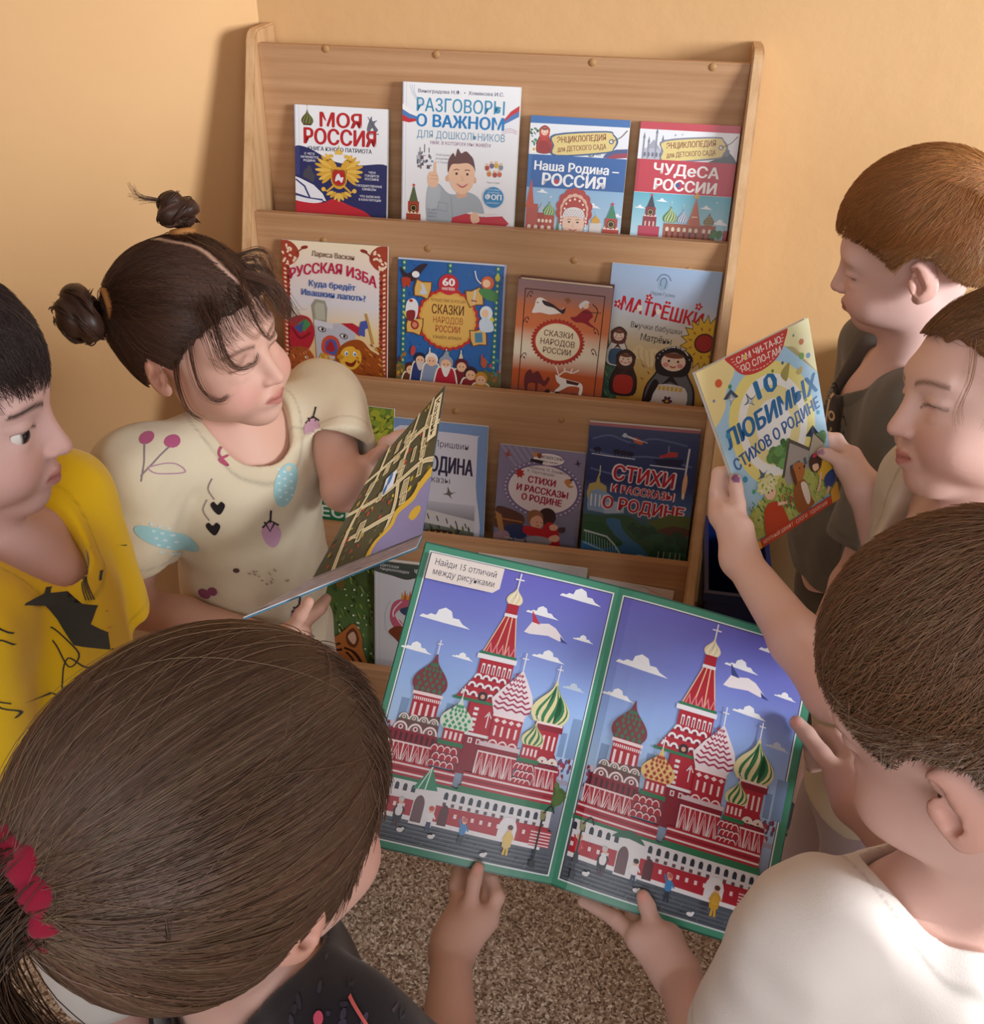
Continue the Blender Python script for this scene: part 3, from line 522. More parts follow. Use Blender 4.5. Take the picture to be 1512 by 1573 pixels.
def cover_tales_blue(A):
    h = A.h; A.rect(0, 0, 100, h, '2d66ac'); A.speck(2, 2, 98, h - 2, ['2a5fa2', '3672b8', '275796'], 120, 1, 2.6, 11)
    A.rect(0, 0, 100, 1.4, 'cfd3e4'); A.rect(98.4, 0, 100, h, 'a7a8c4')
    for x in (6, 49, 93):
        for y in range(4, int(h), 5):
            if 22 < y < 84 and x == 49: continue
            A.ell(x, y, 2.4, 2.6, '2f7c78', 0, 8); A.ell(x, y, 1, 1.2, 'd8dca0', 0, 6)
    for k, n in ((1, 0), (-1, 1)):
        x = 10 if k > 0 else 88
        A.poly([(x - 4, 50), (x, 44), (x + 4, 50), (x, 56)], 'd9d04a')
    A.scal(48, 53, 28, 27, 'c0332f', 28, .07); A.scal(48, 53, 26, 25, 'dba94e', 28, .04); A.ell(48, 53, 24.6, 23.6, 'e2b560', 0, 36)
    A.ell(48, 21, 9.4, 9.4, 'c5303c', 0, 28); A.text('60', 48, 22, 7, 'f6f1f0', 11, 0, .05); A.text('НАКЛЕЕК', 48, 26, 2.5, 'f6f1f0', 12, 0, .02)
    A.text('ПУТЕШЕСТВИЕ ПО РОССИИ', 48, 37, 2.6, '6a3a24', 32, 0, .012); A.text('СКАЗКИ', 48, 48, 8.6, '5f2f1c', 30, 0, .014); A.text('НАРОДОВ', 48.5, 56.5, 6, 'a8502c', 28, 0, .008); A.text('РОССИИ', 48.5, 64.6, 6, 'a8342c', 23, 0, .01); A.text('УЗНАЁМ, ИГРАЕМ', 48, 71, 2.8, '5f2f1c', 27, 0, .014)
    for x, y, r in ((24, 27, 12), (73, 31, -14), (17, 61, 10), (78, 67, -10)):
        a = math.radians(r); f = lambda u, v: (x + u * math.cos(a) - v * math.sin(a), y + u * math.sin(a) + v * math.cos(a))
        A.poly([f(-8, -8), f(-2, -7), f(7, -9), f(8, -2), f(7, 8), f(0, 7), f(-7, 8), f(-8.6, 1)], '7c4a20'); A.poly([f(-7, -7), f(-2, -6), f(6, -8), f(7, -2), f(6, 7), f(0, 6), f(-6, 7), f(-7.6, 1)], 'e0b566')
    A.blob([(21, 31), (23, 26), (22, 22), (25, 23), (27, 28), (28, 31)], 'c9d0dc', 3); A.line([(73, 24), (72, 36)], 1.6, 'c9d0dc'); A.line([(69.6, 33.6), (74.6, 34.2)], 1.2, 'a8342c'); A.ell(17, 60, 4, 4.4, 'a8342c', 0, 14); A.ell(17, 60, 2.4, 2.6, 'd98a6a', 0, 12); A.poly([(74, 63), (81, 62), (82, 71), (75, 72)], '4f86a8')
    A.blob([(2, 8), (10, 14), (20, 6), (28, 4), (22, 12), (17, 19), (8, 20)], '3a2a34', 4); A.ell(17, 14, 3.6, 3, 'f0eef0', 0, 12); A.blob([(4, 18), (12, 18), (11, 26), (8, 24), (6, 28)], 'b8402f', 3)
    A.ell(84, 17, 6, 6, 'd8673a', 0, 16); A.ell(83, 17.5, 3.6, 3.6, 'f2cba8', 0, 14); A.line([(72, 7), (74, 14), (78, 18)], 1, 'f0eef0', False, True); A.blob([(76, 24), (84, 22), (94, 26), (92, 33), (82, 31)], '4f8a4f', 4); A.ell(93, 12, 2.4, 3, 'd9d04a', 0, 8)
    A.blob([(8, 46), (10, 38), (16, 36), (20, 42), (18, 54), (10, 55)], 'e6e6ea', 4); A.blob([(9, 48), (17, 47), (16, 56), (10, 56)], '8c2f34', 3); A.ell(13, 38, 2, 1.4, 'b8342f', 0, 8)
    A.ell(84, 44, 6, 6.4, 'e3eaf2', 0, 16); A.ell(83, 44.6, 3.4, 4, 'f2cba8', 0, 14); A.blob([(78, 52), (84, 48), (90, 52), (91, 60), (80, 61)], 'cfe0ee', 4)
    for x, c in ((32, 'e9d8b0'), (48, 'c23a34'), (62, 'e9d8b0')): A.line([(x, 80), (x, 86)], 1, 'f0eef0'); A.blob([(x - 2, 92), (x - 1, 84), (x + 1, 84), (x + 2, 92)], c, 3)
    A.rect(0, 98, 100, h, '6f6a3c'); A.speck(0, 86, 14, h, ['a8703c', 'c9973a', '6a3a24', '4f7a4a'], 22, 1.4, 3, 7); A.speck(84, 86, 99, h, ['a8703c', '3f8f9c', 'c24a34', '4f7a4a'], 22, 1.4, 3, 8)
    def fig(x, y, r, body, hat, beard=None, skin='eebf9c'):
        A.blob([(x - r * 1.9, h + 4), (x - r * 1.5, y + r * .9), (x, y + r * .6), (x + r * 1.5, y + r * .9), (x + r * 1.9, h + 4)], 'ece6d6', 4)
        A.blob([(x - r * 1.7, h + 4), (x - r * 1.3, y + r * 1.1), (x, y + r * .8), (x + r * 1.3, y + r * 1.1), (x + r * 1.7, h + 4)], body, 4)
        A.ell(x, y - r * .2, r * 1.15, r * 1.15, hat, 0, 16); A.ell(x, y + r * .15, r * .85, r * .85, skin, 0, 16)
        if beard: A.blob([(x - r * .8, y + r * .3), (x, y + r * .6), (x + r * .8, y + r * .3), (x + r * .3, y + r * 1.9), (x - r * .3, y + r * 1.9)], beard, 3)
        for k in (-1, 1): A.ell(x + k * r * .3, y + r * .1, r * .1, r * .12, '2b2024', 0, 7)
    fig(14, 102, 5, '6a3a24', '4a2a24'); fig(23, 92, 5, '2f3f78', '2b2a44', 'cfc8c4'); fig(34, 92, 5.4, '8a9ab8', 'ece6e2'); fig(63, 95, 5.4, '7a2430', '5f2030'); fig(72, 102, 5.6, '8c2f34', '3a2428'); fig(82, 106, 5.4, 'd9a13a', 'c98a2c')
    fig(48, 94, 6, 'b8283a', '9aa0b0', 'ece6e2'); A.poly([(43, 90), (48, 81), (53, 90)], '9aa0b0'); A.ell(16, 84, 2.4, 5, 'c24a4a', 10, 10); A.ell(84, 90, 3, 5, 'b85a3a', -8, 10); A.ell(82, 85, 1, 3, 'c24a4a', 0, 8)
def cover_tales_orange(A):
    h = A.h; A.grad(0, 0, 100, h, [(0, '8a6f70'), (.1, '96706a'), (.2, 'c27048'), (.36, 'd0764a'), (.5, 'e6d6bc'), (.58, 'e9dcc4'), (.72, 'c05c30'), (.84, 'b4542c'), (.92, '8a5a50'), (1, '7a6468')])
    A.rect(0, 0, 5, h, '7c5a50') if False else None
    d = '4a2a26'
    A.line([(8, 9), (92, 9)], 1, d); A.line([(8, 8.5), (8, h - 6)], 1, d); A.line([(92, 8.5), (92, h - 6)], 1, d)
    for x, y, k in ((12, 13, 1), (10, 40, 1), (10, 78, 1), (88, 44, -1), (88, 66, -1)):
        A.line([(x - 2 * k, y + 5), (x, y), (x + 3 * k, y - 2), (x + 4 * k, y + 1)], .9, d, False, True); A.ell(x + 2 * k, y + 3, 1.6, .8, d, 40, 8)
    A.scal(47, 61, 27, 22.5, 'a8342a', 40, .1, True); A.ell(47, 61, 26, 21.5, 'b8402f', 0, 40); A.ell(47, 61, 24, 19.6, 'e9d9b8', 0, 40)
    for t, y, wd in (('СКАЗКИ', 55.6, 31), ('НАРОДОВ', 64.6, 37), ('РОССИИ', 73.6, 30)): A.text(t, 47, y, 6.2, '5a3226', wd, 1.5, .012)
    A.blob([(19, 26), (21, 18), (27, 17), (36, 22), (46, 27), (51, 24), (50, 30), (45, 31), (36, 33), (26, 32), (17, 33)], 'e3dad2', 4); A.blob([(27, 19), (38, 22), (47, 27), (52, 24), (50, 31), (40, 26), (30, 24)], '3a2a2c', 4); A.ell(22, 22, .8, .8, d, 0, 7)
    A.blob([(58, 34), (64, 32), (70, 26), (76, 24), (82, 30), (78, 36), (86, 42), (80, 41), (72, 38), (64, 38)], '8c2630', 4); A.ell(73, 20, 3.4, 3.4, 'd9b8a0', 0, 12); A.blob([(66, 20), (72, 15), (77, 17), (72, 19), (68, 24)], 'cfc8c8', 3); A.line([(80, 18), (86, 24), (84, 36)], 1, d, False, True); A.line([(70, 27), (90, 26)], .8, d)
    A.blob([(50, 16), (54, 14), (57, 17), (54, 20), (52, 18)], '8c5a3a', 3)
    A.blob([(14, 108), (15, 98), (20, 93), (23, 97), (28, 94), (32, 98), (36, 104), (40, 99), (42, 102), (37, 110), (30, 107), (29, 116), (27, 116), (26, 108), (19, 109), (18, 117), (16, 117)], '6a2f34', 4)
    A.blob([(48, 96), (54, 98), (64, 100), (76, 102), (79, 107), (78, 115), (75, 114), (75, 107), (64, 107), (56, 112), (50, 115), (49, 113), (54, 107), (50, 103)], 'efe8e2', 4); A.poly([(60, 100), (75, 102), (73, 105), (61, 104)], d)
    for q in ([(52, 97), (49, 90), (47, 86)], [(52, 96), (58, 91), (66, 92), (73, 88)], [(58, 92), (57, 87)], [(64, 92), (66, 87)]): A.line(q, 1.3, 'efe8e2', False, True)
    A.ell(46, 122, 8, 7, 'ece4da', 0, 20); A.ell(40, 117, 3, 5, d, 30, 10); A.ell(53, 118, 3, 5, d, -40, 10); A.line([(44, 121), (45, 126), (48, 126), (48, 121)], .9, d); A.blob([(62, 120), (70, 114), (78, 120), (76, h), (64, h)], '6a3f38', 3); A.ell(12, 122, 2, 1, d, 20, 8)
def cover_matryoshki(A):
    h = A.h; A.grad(0, 0, 100, h, [(0, 'a2bcdc'), (.22, 'b4c2da'), (.42, 'd9d2c8'), (.6, 'e0c68c'), (.8, 'd2a852'), (1, 'c8963f')])
    A.ell(48, 14, 5, 6, '9ab2ce', 0, 18); A.line([(42, 12), (45, 7), (48, 6), (52, 7), (55, 11)], .8, '5b6b88', False, True); A.line([(46, 16), (46, 11), (49, 9), (51, 12), (50, 18)], .7, '5b6b88', False, True)
    A.text('Мария Гусева', 49, 24.5, 3, '4f5566', 22, 2, .004)
    A.text('МАТРЁШКИ', 49.5, 44.5, 12.5, 'c4202e', 76, 7, .03)
    A.ell(29.5, 37, 2.6, 2.8, 'f0e0d0', 0, 12); A.ell(47, 38.6, 2.4, 2.6, 'f0e0d0', 0, 12)
    for x, y, r in ((9, 35, 4), (37, 27, 3.4), (83, 31, 3.4)): A.flower(x, y, r, 'c4202e', 'e9d0c0', 5)
    A.text('Внучки бабушки', 47, 56, 5.2, '4a4640', 48, 3.5, .008); A.text('Матрёны', 48, 66.5, 6.4, '4a4640', 29, 3.5, .012)
    A.blob([(0, 64), (4, 68), (6, 80), (14, 92), (16, h), (-2, h + 2)], '4a6a55', 4); A.speck(0, 70, 14, h, ['2f4a55', '5b8a5a', '3c5a78', '7a9a5a'], 40, 1.4, 4, 6, 55)
    a = []
    for i in range(36): r = 25 if i % 2 else 18; a.append((93 + math.cos(i * .1745) * r * .92, 63 + math.sin(i * .1745) * r * 1.05))
    A.poly(a, '3c2c20'); A.poly([(93 + (x - 93) * .94, 63 + (y - 63) * .94) for x, y in a], 'dfb63a')
    A.ell(93, 63, 9.4, 9, '5a2a22', 0, 24); A.ell(93, 63, 8, 7.6, 'a8342f', 0, 24)
    for i in range(12): A.ell(93 + math.cos(i * .55) * 13.4, 63 + math.sin(i * .55) * 13, 1.8, .8, 'a8702c', i * 31, 8)
    A.blob([(28, 76), (34, 70), (40, 74), (50, 72), (52, 82), (46, 90), (38, 84), (30, 82)], 'e9d3a2', 4)
    for i in range(5): A.line([(33 + i * 5, 73 + i), (34 + i * 5, 80), (40 + i * 3, 90 + i)], .5, 'b59a62', False, True)
    A.mat_doll(13, 91, 21, 36, '6a3a34', 'e6e0d8', '46607a'); A.mat_doll(22, 118, 26, 43, '4a2f2a', '3a2624', 'b8382c'); A.mat_doll(67, 132, 48, 64, '2b2224', '6a6c70', 'e3dcd8')
    rn = random.Random(6)
    for i in range(34):
        t = rn.uniform(-2.9, -.2); A.ell(67 + math.cos(t) * 15.4, 84 + math.sin(t) * 15, .6, .6, 'f0eae4', 0, 6)
    for i in range(6): A.rect(56 + i * 4, 106, 58.6 + i * 4, 110, 'dfb63a')
    A.flower(66, 120, 5, '5a3a4a'); A.blob([(44, 122), (48, 106), (52, 100), (56, 104), (52, 114), (50, 122)], '2b2224', 3)
    for i in range(4): A.line([(38 + (i % 2) * 6, 88 + i * 6), (41 + (i % 2) * 5, 90 + i * 6)], .8, '8a3a2c')
def cover_birch(A):
    h = A.h; A.grad(0, 0, 100, h, [(0, '6f8a3c'), (.3, '8aa03c'), (.6, '3f6a3c'), (1, '2f5a3c')])
    A.speck(0, 0, 100, 75, ['9aa83a', 'b8b84a', '6f8a34', '5b7a34', '3f5f34'], 200, 2, 6, 3)
    A.rect(60, 18, 66, 80, '22342a'); A.rect(50, 10, 55, 80, '22342a')
    for x, d in ((56, -4), (68, 3), (72, 8)):
        A.poly([(x, 0), (x + 2.6, 0), (x + 4 + d, 80), (x + d, 80)], 'e6e6e2')
        for i in range(7): A.rect(x + d * i / 8, 8 + i * 10, x + 2 + d * i / 8, 9.6 + i * 10, '33332f')
    A.speck(0, 0, 100, 30, ['a8b03a', '8aa03c'], 50, 3, 6, 12); A.speck(70, 5, 100, 60, ['a8b03a', 'b8b84a', '8aa03c'], 50, 2, 6, 4)
    A.rect(0, 78, 100, h, '2f7a50'); A.text('БИАНКИ', 50, 90, 6, '1c4a34', 46, 0, .02); A.text('РАССКАЗЫ', 52, 98, 6, '1c4a34', 56, 0, .02); A.text('ЛЕСНЫЕ', 54, 113, 11, 'e6ebe6', 82, 0, .04)
def cover_prishvin(A):
    h = A.h; A.rect(0, 0, 100, h, '7d9bcb'); A.blob([(4, 10), (50, 9), (89, 10), (90, 14), (90, h / 2), (90, h + 6), (4, h + 6), (3, h / 2)], 'd7d6e4', 5)
    A.text('Михаил Пришвин', 47, 24, 6.5, '4a4658', 68, 1, .006); A.text('МОЯ РОДИНА', 45, 49, 16, '33304a', 82, 1.5, .03); A.text('Рассказы', 43, 60, 6.5, '4a4658', 40, 1, .006)
    A.bird(20, 72, 8, '4a4a58'); A.bird(63, 70, 7, '6d6660', -1)
    A.grad(4, 80, 90, h, [(0, 'c4c4d2'), (.4, '8f9096'), (1, '4f5a4a')])
    A.poly([(4, 84), (90, 96), (90, 108), (4, 100)], 'cfcbcc'); A.ell(12, 96, 7, 9, 'b58a7c', 0, 18); A.ell(12, 96, 4.4, 6, 'cfa594', 0, 14)
    for i in range(7): A.line([(20 + i * 10, 90 + i * 1.6), (22 + i * 10, 96 + i * 1.4)], 1.2, '4a4a50')
    A.speck(5, 104, 88, h, ['4f5a3c', '6a7048', '3a4434', '7c7a5a'], 80, 1.2, 4, 2, 80)
    A.ell(55, 118, 24, 9, '6a5546', 0, 26); A.ell(55, 115, 20, 6.4, '3f2f2a', 0, 24)
    for i in range(5): A.ell(42 + i * 6.5, 114 + (i % 2), 3.4, 2.8, ('7a4f3c', '8a6a50')[i % 2], 0, 10); A.poly([(41 + i * 6.5, 112), (43 + i * 6.5, 110), (44 + i * 6.5, 113)], 'd9b03f')
    for i in range(9): A.line([(33 + i * 5, 116), (36 + i * 5, 124)], .7, '9a8468')
def cover_verses_small(A):
    h = A.h; A.rect(0, 0, 100, h, '8d86a8')
    for i in range(-14, 16): A.poly([(i * 8, 0), (i * 8 + 3.6, 0), (i * 8 + 63, 70), (i * 8 + 59, 70)], '9d97b6') if 0 <= i * 8 and i * 8 + 63 <= 100 else None
    A.grad(0, 62, 100, h, [(0, '8a86a6'), (.4, '7a7c98'), (1, '6a6c88')])
    A.ell(54, 46, 46, 33, '8078a0', 0, 44)
    for i in range(44): A.ell(54 + math.cos(i * .1428) * 44, 46 + math.sin(i * .1428) * 31, 1.2, .9, 'd9d5e4', 0, 8)
    A.ell(54, 46, 41.4, 28.6, '6d5a8c', 0, 44); A.ell(54, 46, 40.4, 27.6, 'e9e2ea', 0, 44)
    A.ell(58, 11, 19, 7.4, '6d5a8c', 0, 30); A.ell(58, 11, 18, 6.6, 'efe9ee', 0, 30); A.text('ЧИТАЕМ САМИ', 61, 10.8, 3.4, '3a3444', 27, 2, .02); A.text('без мамы', 60, 15, 2.6, '5a5464', 17, 2, .006)
    A.ell(42, 7, 3, 3, 'c98a5a', 0, 12); A.ell(47, 8, 3, 3, '8a4a34', 0, 12); A.poly([(37, 12), (52, 13), (51, 17), (37, 15.5)], '2b2430')
    A.text('С. Михалков, М. Зощенко,', 55, 24.4, 3.4, '5a4a5c', 50, 4, .004); A.text('К. Паустовский', 50, 28.6, 3.4, '5a4a5c', 31, 4, .004)
    A.star(26, 30, 6, 'b8342f', 7, .6); A.blob([(78, 34), (83, 30), (87, 34), (84, 37), (90, 38), (84, 40)], 'd08a4a', 4); A.ell(86, 31, 2, 1.6, '4a4658', 0, 8)
    A.text('СТИХИ', 52, 40, 7.4, 'a82a4a', 32, 4, .045); A.text('И РАССКАЗЫ', 53.5, 51, 7.4, 'a82a4a', 60, 4, .045); A.text('О РОДИНЕ', 53.5, 61, 7.4, 'a82a4a', 47, 4, .045)
    A.bird(10, 10, 6, 'a8503f'); A.bird(92, 12, 5, '3a3644', -1)
    A.blob([(0, 76), (6, 70), (30, 76), (36, 84), (30, 92), (6, 96), (0, 92)], '5a3a34', 4); A.line([(0, 84), (34, 86)], 1.6, 'a8703f'); A.poly([(0, 76), (8, 80), (14, 104), (8, 106)], 'a8784a'); A.blob([(14, 92), (36, 90), (38, 104), (16, 106)], '2f3a60', 4); A.blob([(0, 104), (14, 98), (20, 106), (10, h), (0, h)], '9a7a84', 4); A.line([(14, 106), (40, 108)], 1.4, 'b9a89c')
    A.ell(62, 76, 10.6, 10, '3f2a2c', 0, 22); A.blob([(66, 82), (76, 90), (80, 110), (78, h), (56, h), (58, 90)], 'b8242f', 4)
    A.ell(48, 79, 9.6, 9.4, '9a6a4c', 0, 22); A.blob([(44, 80), (52, 76), (58, 82), (56, 90), (48, 91), (43, 87)], 'e3b098', 4); A.line([(50, 84), (52, 84)], .7, '5a3a34'); A.line([(55, 84), (57, 83.6)], .7, '5a3a34'); A.line([(50, 88), (54, 88)], .7, 'a8504a')
    A.blob([(36, 98), (36, 90), (48, 90), (62, 92), (68, 96), (62, 100), (48, 101)], 'c22834', 4); A.blob([(40, 104), (50, 100), (64, 101), (70, 106), (60, 111), (44, 112)], '9a98a4', 4)
    A.blob([(66, 86), (72, 84), (76, 87), (73, 91), (67, 91)], 'e3b098', 3); A.blob([(66, 100), (74, 96), (79, 99), (76, 104), (68, 104)], 'e3b098', 3); A.blob([(76, 88), (84, 86), (84, 92), (78, 93)], '4a3a48', 3); A.speck(2, 106, 40, h, ['4f5272', '8a8ca4'], 16, 1.4, 4, 5)
def cover_verses_big(A):
    h = A.h; A.grad(0, 0, 100, h, [(0, '4a5474'), (.12, '3a4670'), (.4, '2c386a'), (.56, '4a689c'), (.62, '4a6a8a'), (.75, '35604f'), (1, '22403c')])
    A.rect(0, 0, 100, 2.6, 'a86a74')
    for q in ([(4, 14), (20, 10), (40, 15), (60, 10), (90, 14)], [(2, 24), (30, 28), (60, 26), (96, 32)], [(4, 40), (30, 44), (60, 40)]): A.line(q, 1.6, '5a6a92', False, True)
    for i, x in enumerate((9, 27, 33, 39)): A.ell(x, 23 + i * .6, 3.6, 2.2, '26243a', 0, 12); A.rect(x - 2, 24, x - 1.2, 28, '26243a'); A.rect(x + 1.4, 24, x + 2.2, 28, '26243a')
    A.line([(4, 27), (18, 28), (44, 29)], .8, 'cfd6e6'); A.line([(38, 18), (40, 14), (42, 19)], .8, '26243a')
    A.ell(45, 13, 5.4, 2.2, 'c4643a', 24, 14); A.line([(34, 9), (44, 12)], 1, 'c9cdd8'); A.line([(30, 9.6), (54, 14)], .5, 'd9dce6'); A.ell(33, 9, 2, 2, 'b9c4d8', 0, 10)
    A.poly([(60, 27), (88, 26), (86, 32), (66, 33)], '26284a'); A.poly([(66, 26), (82, 24), (82, 20), (74, 20), (72, 22), (66, 24)], 'b8403f'); A.rect(73, 15, 74, 21, '8a8fa4'); A.line([(58, 33), (90, 34)], 1, 'c9d4e6')
    A.line([(92, 16), (91, 36), (90.4, 46)], 1.6, 'd9dce6'); A.blob([(90, 40), (92, 38), (93.4, 46), (92, 57), (89.6, 57), (89, 48)], 'e6b48a', 4); A.ell(90.8, 58, 1.4, 3, 'f3dcb0', 0, 10)
    A.poly([(2, 62), (4, 54), (10, 52), (12, 44), (14, 52), (20, 55), (22, 72), (4, 72)], 'b8a86a'); A.line([(13, 46), (13, 37)], .8, 'e6dca0'); A.poly([(3, 72), (6, 60), (14, 58), (24, 62), (24, 80), (4, 78)], '8aa8d0'); A.poly([(18, 70), (30, 68), (38, 70), (38, 78), (20, 80)], 'a9bfdc')
    for i in range(4): A.rect(6 + i * 4, 63, 7.4 + i * 4, 74, 'd9e2f0')
    def ol(t, x, y, hh, wd):
        A.text(t, x, y, hh, 'e9dfe6', wd + 1.6, 4, .075); A.text(t, x, y, hh, 'b81f34', wd, 4, .03)
    ol('СТИХИ', 53, 50, 13, 55); ol('И РАССКАЗЫ', 53.5, 61, 6.6, 57); ol('О РОДИНЕ', 55, 77, 11, 75)
    A.blob([(20, 82), (44, 80), (60, 88), (100, 80), (104, 110), (104, h + 5), (-4, h + 5), (-4, 86)], '3a5f48', 4)
    A.poly([(60, 84), (80, 76), (100, 76), (100, 92), (76, 92)], '5a6a3c'); A.blob([(70, 92), (84, 86), (100, 88), (100, 96), (76, 98)], '5a3f38', 4)
    A.blob([(22, 86), (34, 84), (38, 92), (46, 100), (58, 108), (66, 118), (64, h + 3), (-3, h + 4), (-3, 106), (22, 112), (34, 104)], '3f74a8', 5); A.blob([(-2, 92), (16, 88), (30, 98), (40, 106), (30, 110), (-2, 106)], '2f5a3f', 4)
    A.line([(2, 97), (24, 101), (32, 108), (44, h)], 1.6, 'b9d0d8'); A.line([(2, 108), (20, 114), (40, h)], 1.4, '8ab0c0')
    for i in range(12): A.line([(4 + i * 2.6, 98 + i * .9), (5 + i * 2.7, 109 + i * 1.1)], .5, '9ac0cc')
    A.blob([(48, 118), (56, 115), (64, 117), (60, 120), (50, 121)], 'cfdde6', 3)
    for x, y, r, sd in ((50, 92, 7, 1), (60, 94, 9, 2), (72, 98, 9, 3), (84, 102, 11, 4), (94, 100, 11, 5), (76, 112, 11, 6), (90, 116, 12, 7)): A.tree(x, y, r, '2f5544', 10, sd)
    for x in (74, 79, 85, 90, 94): A.line([(x, 110), (x - .6, h)], .7, 'b9c4b8')
def cover_tiger(A):
    h = A.h; A.grad(0, 0, 100, h, [(0, '3a4a2c'), (.4, '4a6a34'), (.7, '5a7a4a'), (1, '3c5a3c')]); A.speck(0, 0, 99, 110, ['5a7a34', '7c9a44', '33452a', '8aa85a', '2a3a24'], 230, 1.2, 4.4, 21, 60); A.speck(60, 20, 98, h, ['d9dcd0', 'c9d8b0', '6a8a4c'], 40, .8, 2.2, 4)
    A.text('МИР ЖИВОТНЫХ', 45, 14, 7, 'e9e3c4', 66, 0, .03); A.ell(64, 22, 5, 7, '6a5a2a', 0, 12)
    A.blob([(36, 84), (44, 70), (56, 78), (66, 72), (78, 62), (86, 72), (88, 88), (94, 104), (92, h + 4), (30, h + 4), (34, 100)], 'b8703a', 4)
    A.blob([(70, 74), (78, 66), (84, 76), (80, 86), (72, 84)], '6a3f28', 4); A.blob([(72, 76), (78, 70), (81, 77), (78, 83)], 'd9b49a', 4)
    A.blob([(40, 100), (56, 92), (66, 100), (72, 116), (66, h + 3), (40, h + 3), (36, 112)], 'e3c49c', 4); A.blob([(36, 112), (52, 112), (60, 124), (52, h + 3), (34, h)], 'eee2d2', 4)
    for q in ([(46, 80), (56, 86), (64, 84)], [(48, 86), (58, 91), (66, 90)], [(70, 92), (78, 100), (82, 116)], [(76, 90), (85, 100), (88, 120)], [(62, 96), (70, 104), (74, 120)], [(68, 88), (80, 92), (90, 106)]): A.line(q, 2.4, '3a2418', False, True)
    A.ell(52, 99, 5.4, 3.6, '2f2018', -8, 14); A.ell(52, 99, 4, 2.6, 'b9b87a', -8, 14); A.ell(52, 99, 1.4, 2, '1c1814', 0, 10); A.ell(40, 116, 4.4, 3.4, 'c0857a', 0, 12)
    for i in range(4): A.line([(48, 120 + i * 2), (62, 118 + i * 4), (70, 121 + i * 5)], .5, 'f4f0ea', False, True)
def cover_encyclopedia(A):
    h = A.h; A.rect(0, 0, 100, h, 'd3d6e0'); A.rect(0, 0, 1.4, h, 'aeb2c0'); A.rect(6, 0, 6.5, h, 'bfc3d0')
    A.blob([(-3, -3), (103, -3), (103, 18), (70, 17), (52, 16), (40, 19), (22, 16), (-3, 11)], '47514c', 5)
    A.text('Детская', 19, 6.4, 3.6, 'c9cdd4', 23, 2, .02); A.text('энциклопедия', 25, 11, 3.6, 'c9cdd4', 36, 2, .02); A.text('ЧУДЕСА РОССИИ', 72, 12, 6, 'e3e6ea', 44, 2, .03)
    A.line([(20, 46), (14, 60), (14, 80), (22, 92)], .7, 'b3b8c6', False, True)
    A.blob([(22, 52), (30, 44), (44, 42), (50, 46), (44, 54), (32, 56), (26, 64), (34, 70), (38, 80), (30, 84), (20, 70)], 'c4607c', 4)
    for i in range(26):
        a = i / 25 * 3.6; x, y = 34 - 13 * math.sin(a) * .8 + (a > 2) * 4, 46 + a * 10; A.ell(x, y, 1, 1, 'f0dce6', 0, 7)
    for i in range(6): A.poly([(34 + i * 3, 43), (35 + i * 3.4, 34 - (i % 2) * 3), (38 + i * 3, 42)], ('d9a03f', 'c9602f')[i % 2])
    A.blob([(32, 56), (44, 50), (54, 46), (52, 56), (40, 62)], '3a4a6c', 4); A.ell(64, 36, 4, 5, 'b8303f', 0, 14); A.ell(65, 34, 1.6, 2, 'e9a0a0', 0, 10)
    A.blob([(18, 84), (30, 76), (46, 80), (58, 92), (50, 102), (36, 100), (26, 92)], '7a3f28', 4); A.ell(42, 90, 7, 6, '9a5a34', 20, 14)
    A.speck(46, 100, 64, 110, ['2f3a4a', '3a5a48', 'b8303f'], 16, .8, 2.6, 3); A.line([(64, 34), (80, 40), (78, 60)], .7, '3a4a6c', False, True)
    A.ell(72, 74, 10, 12, 'b8403f', 0, 20); A.ell(72, 72, 6, 7, 'e3b84f', 0, 16)
def cover_plain(title, bg, accent):
    def f(A):
        h = A.h; A.rect(0, 0, 100, h, bg); A.text(title, 60, 12, 5, accent, 52, 1, .012); A.blob([(60, -3), (72, 4), (66, 12), (84, 20), (103, 24), (103, -3)], 'd8c4bc', 4) if accent == 'c9763f' else None
        A.ell(50, 66, 34, 32, accent); A.ell(50, 66, 26, 24, bg); A.line([(10, 22), (90, 24)], .6, '8a8a94')
    return f
B = shelf_book
B(0, (452, 160), (596, 168), cover_my_russia, 'navy and white book with a golden two-headed eagle on the cover', .010)
B(0, (619, 125), (800, 134), cover_talks, 'tall white book with a boy raising one finger on the cover', .014, 1.45, .17)
B(0, (816, 177), (969, 185), cover_homeland, 'blue children encyclopedia showing a child in a red kokoshnik, top tier of the rack', .010, 1.35)
B(0, (985, 186), (1139, 194), cover_wonders, 'red children encyclopedia with onion domes under a turquoise sky, top tier of the rack', .010, 1.35)
B(1, (432, 368), (596, 379), cover_izba, 'cream book with red-brown ornate corners and a white stove with eyes', .005, 1.45, .2, hard=False, off=.003)
B(1, (612, 395), (778, 407), cover_tales_blue, 'blue sticker book with a gold medallion and red number sixty', .004, 1.4, .2, hard=False, off=.002)
B(1, (797, 428), (943, 443), cover_tales_orange, 'thick orange hardback with a red-fringed oval title and running deer', .026, 1.6, .09, off=.02, back='5a3428', spine='6a4038')
B(1, (941, 404), (1111, 419), cover_matryoshki, 'pale blue and ochre book with three nesting dolls and a sunflower', .005, 1.4, .08, hard=False, off=.003)
B(2, (452, 611), (606, 629), cover_birch, 'green book with white birch trunks, behind the girl with hair buns', .005, 1.5, .2, hard=False)
B(2, (600, 641), (750, 656), cover_prishvin, 'blue-framed pale book with birds and a nest, half hidden by the map book', .008, 1.4, .16)
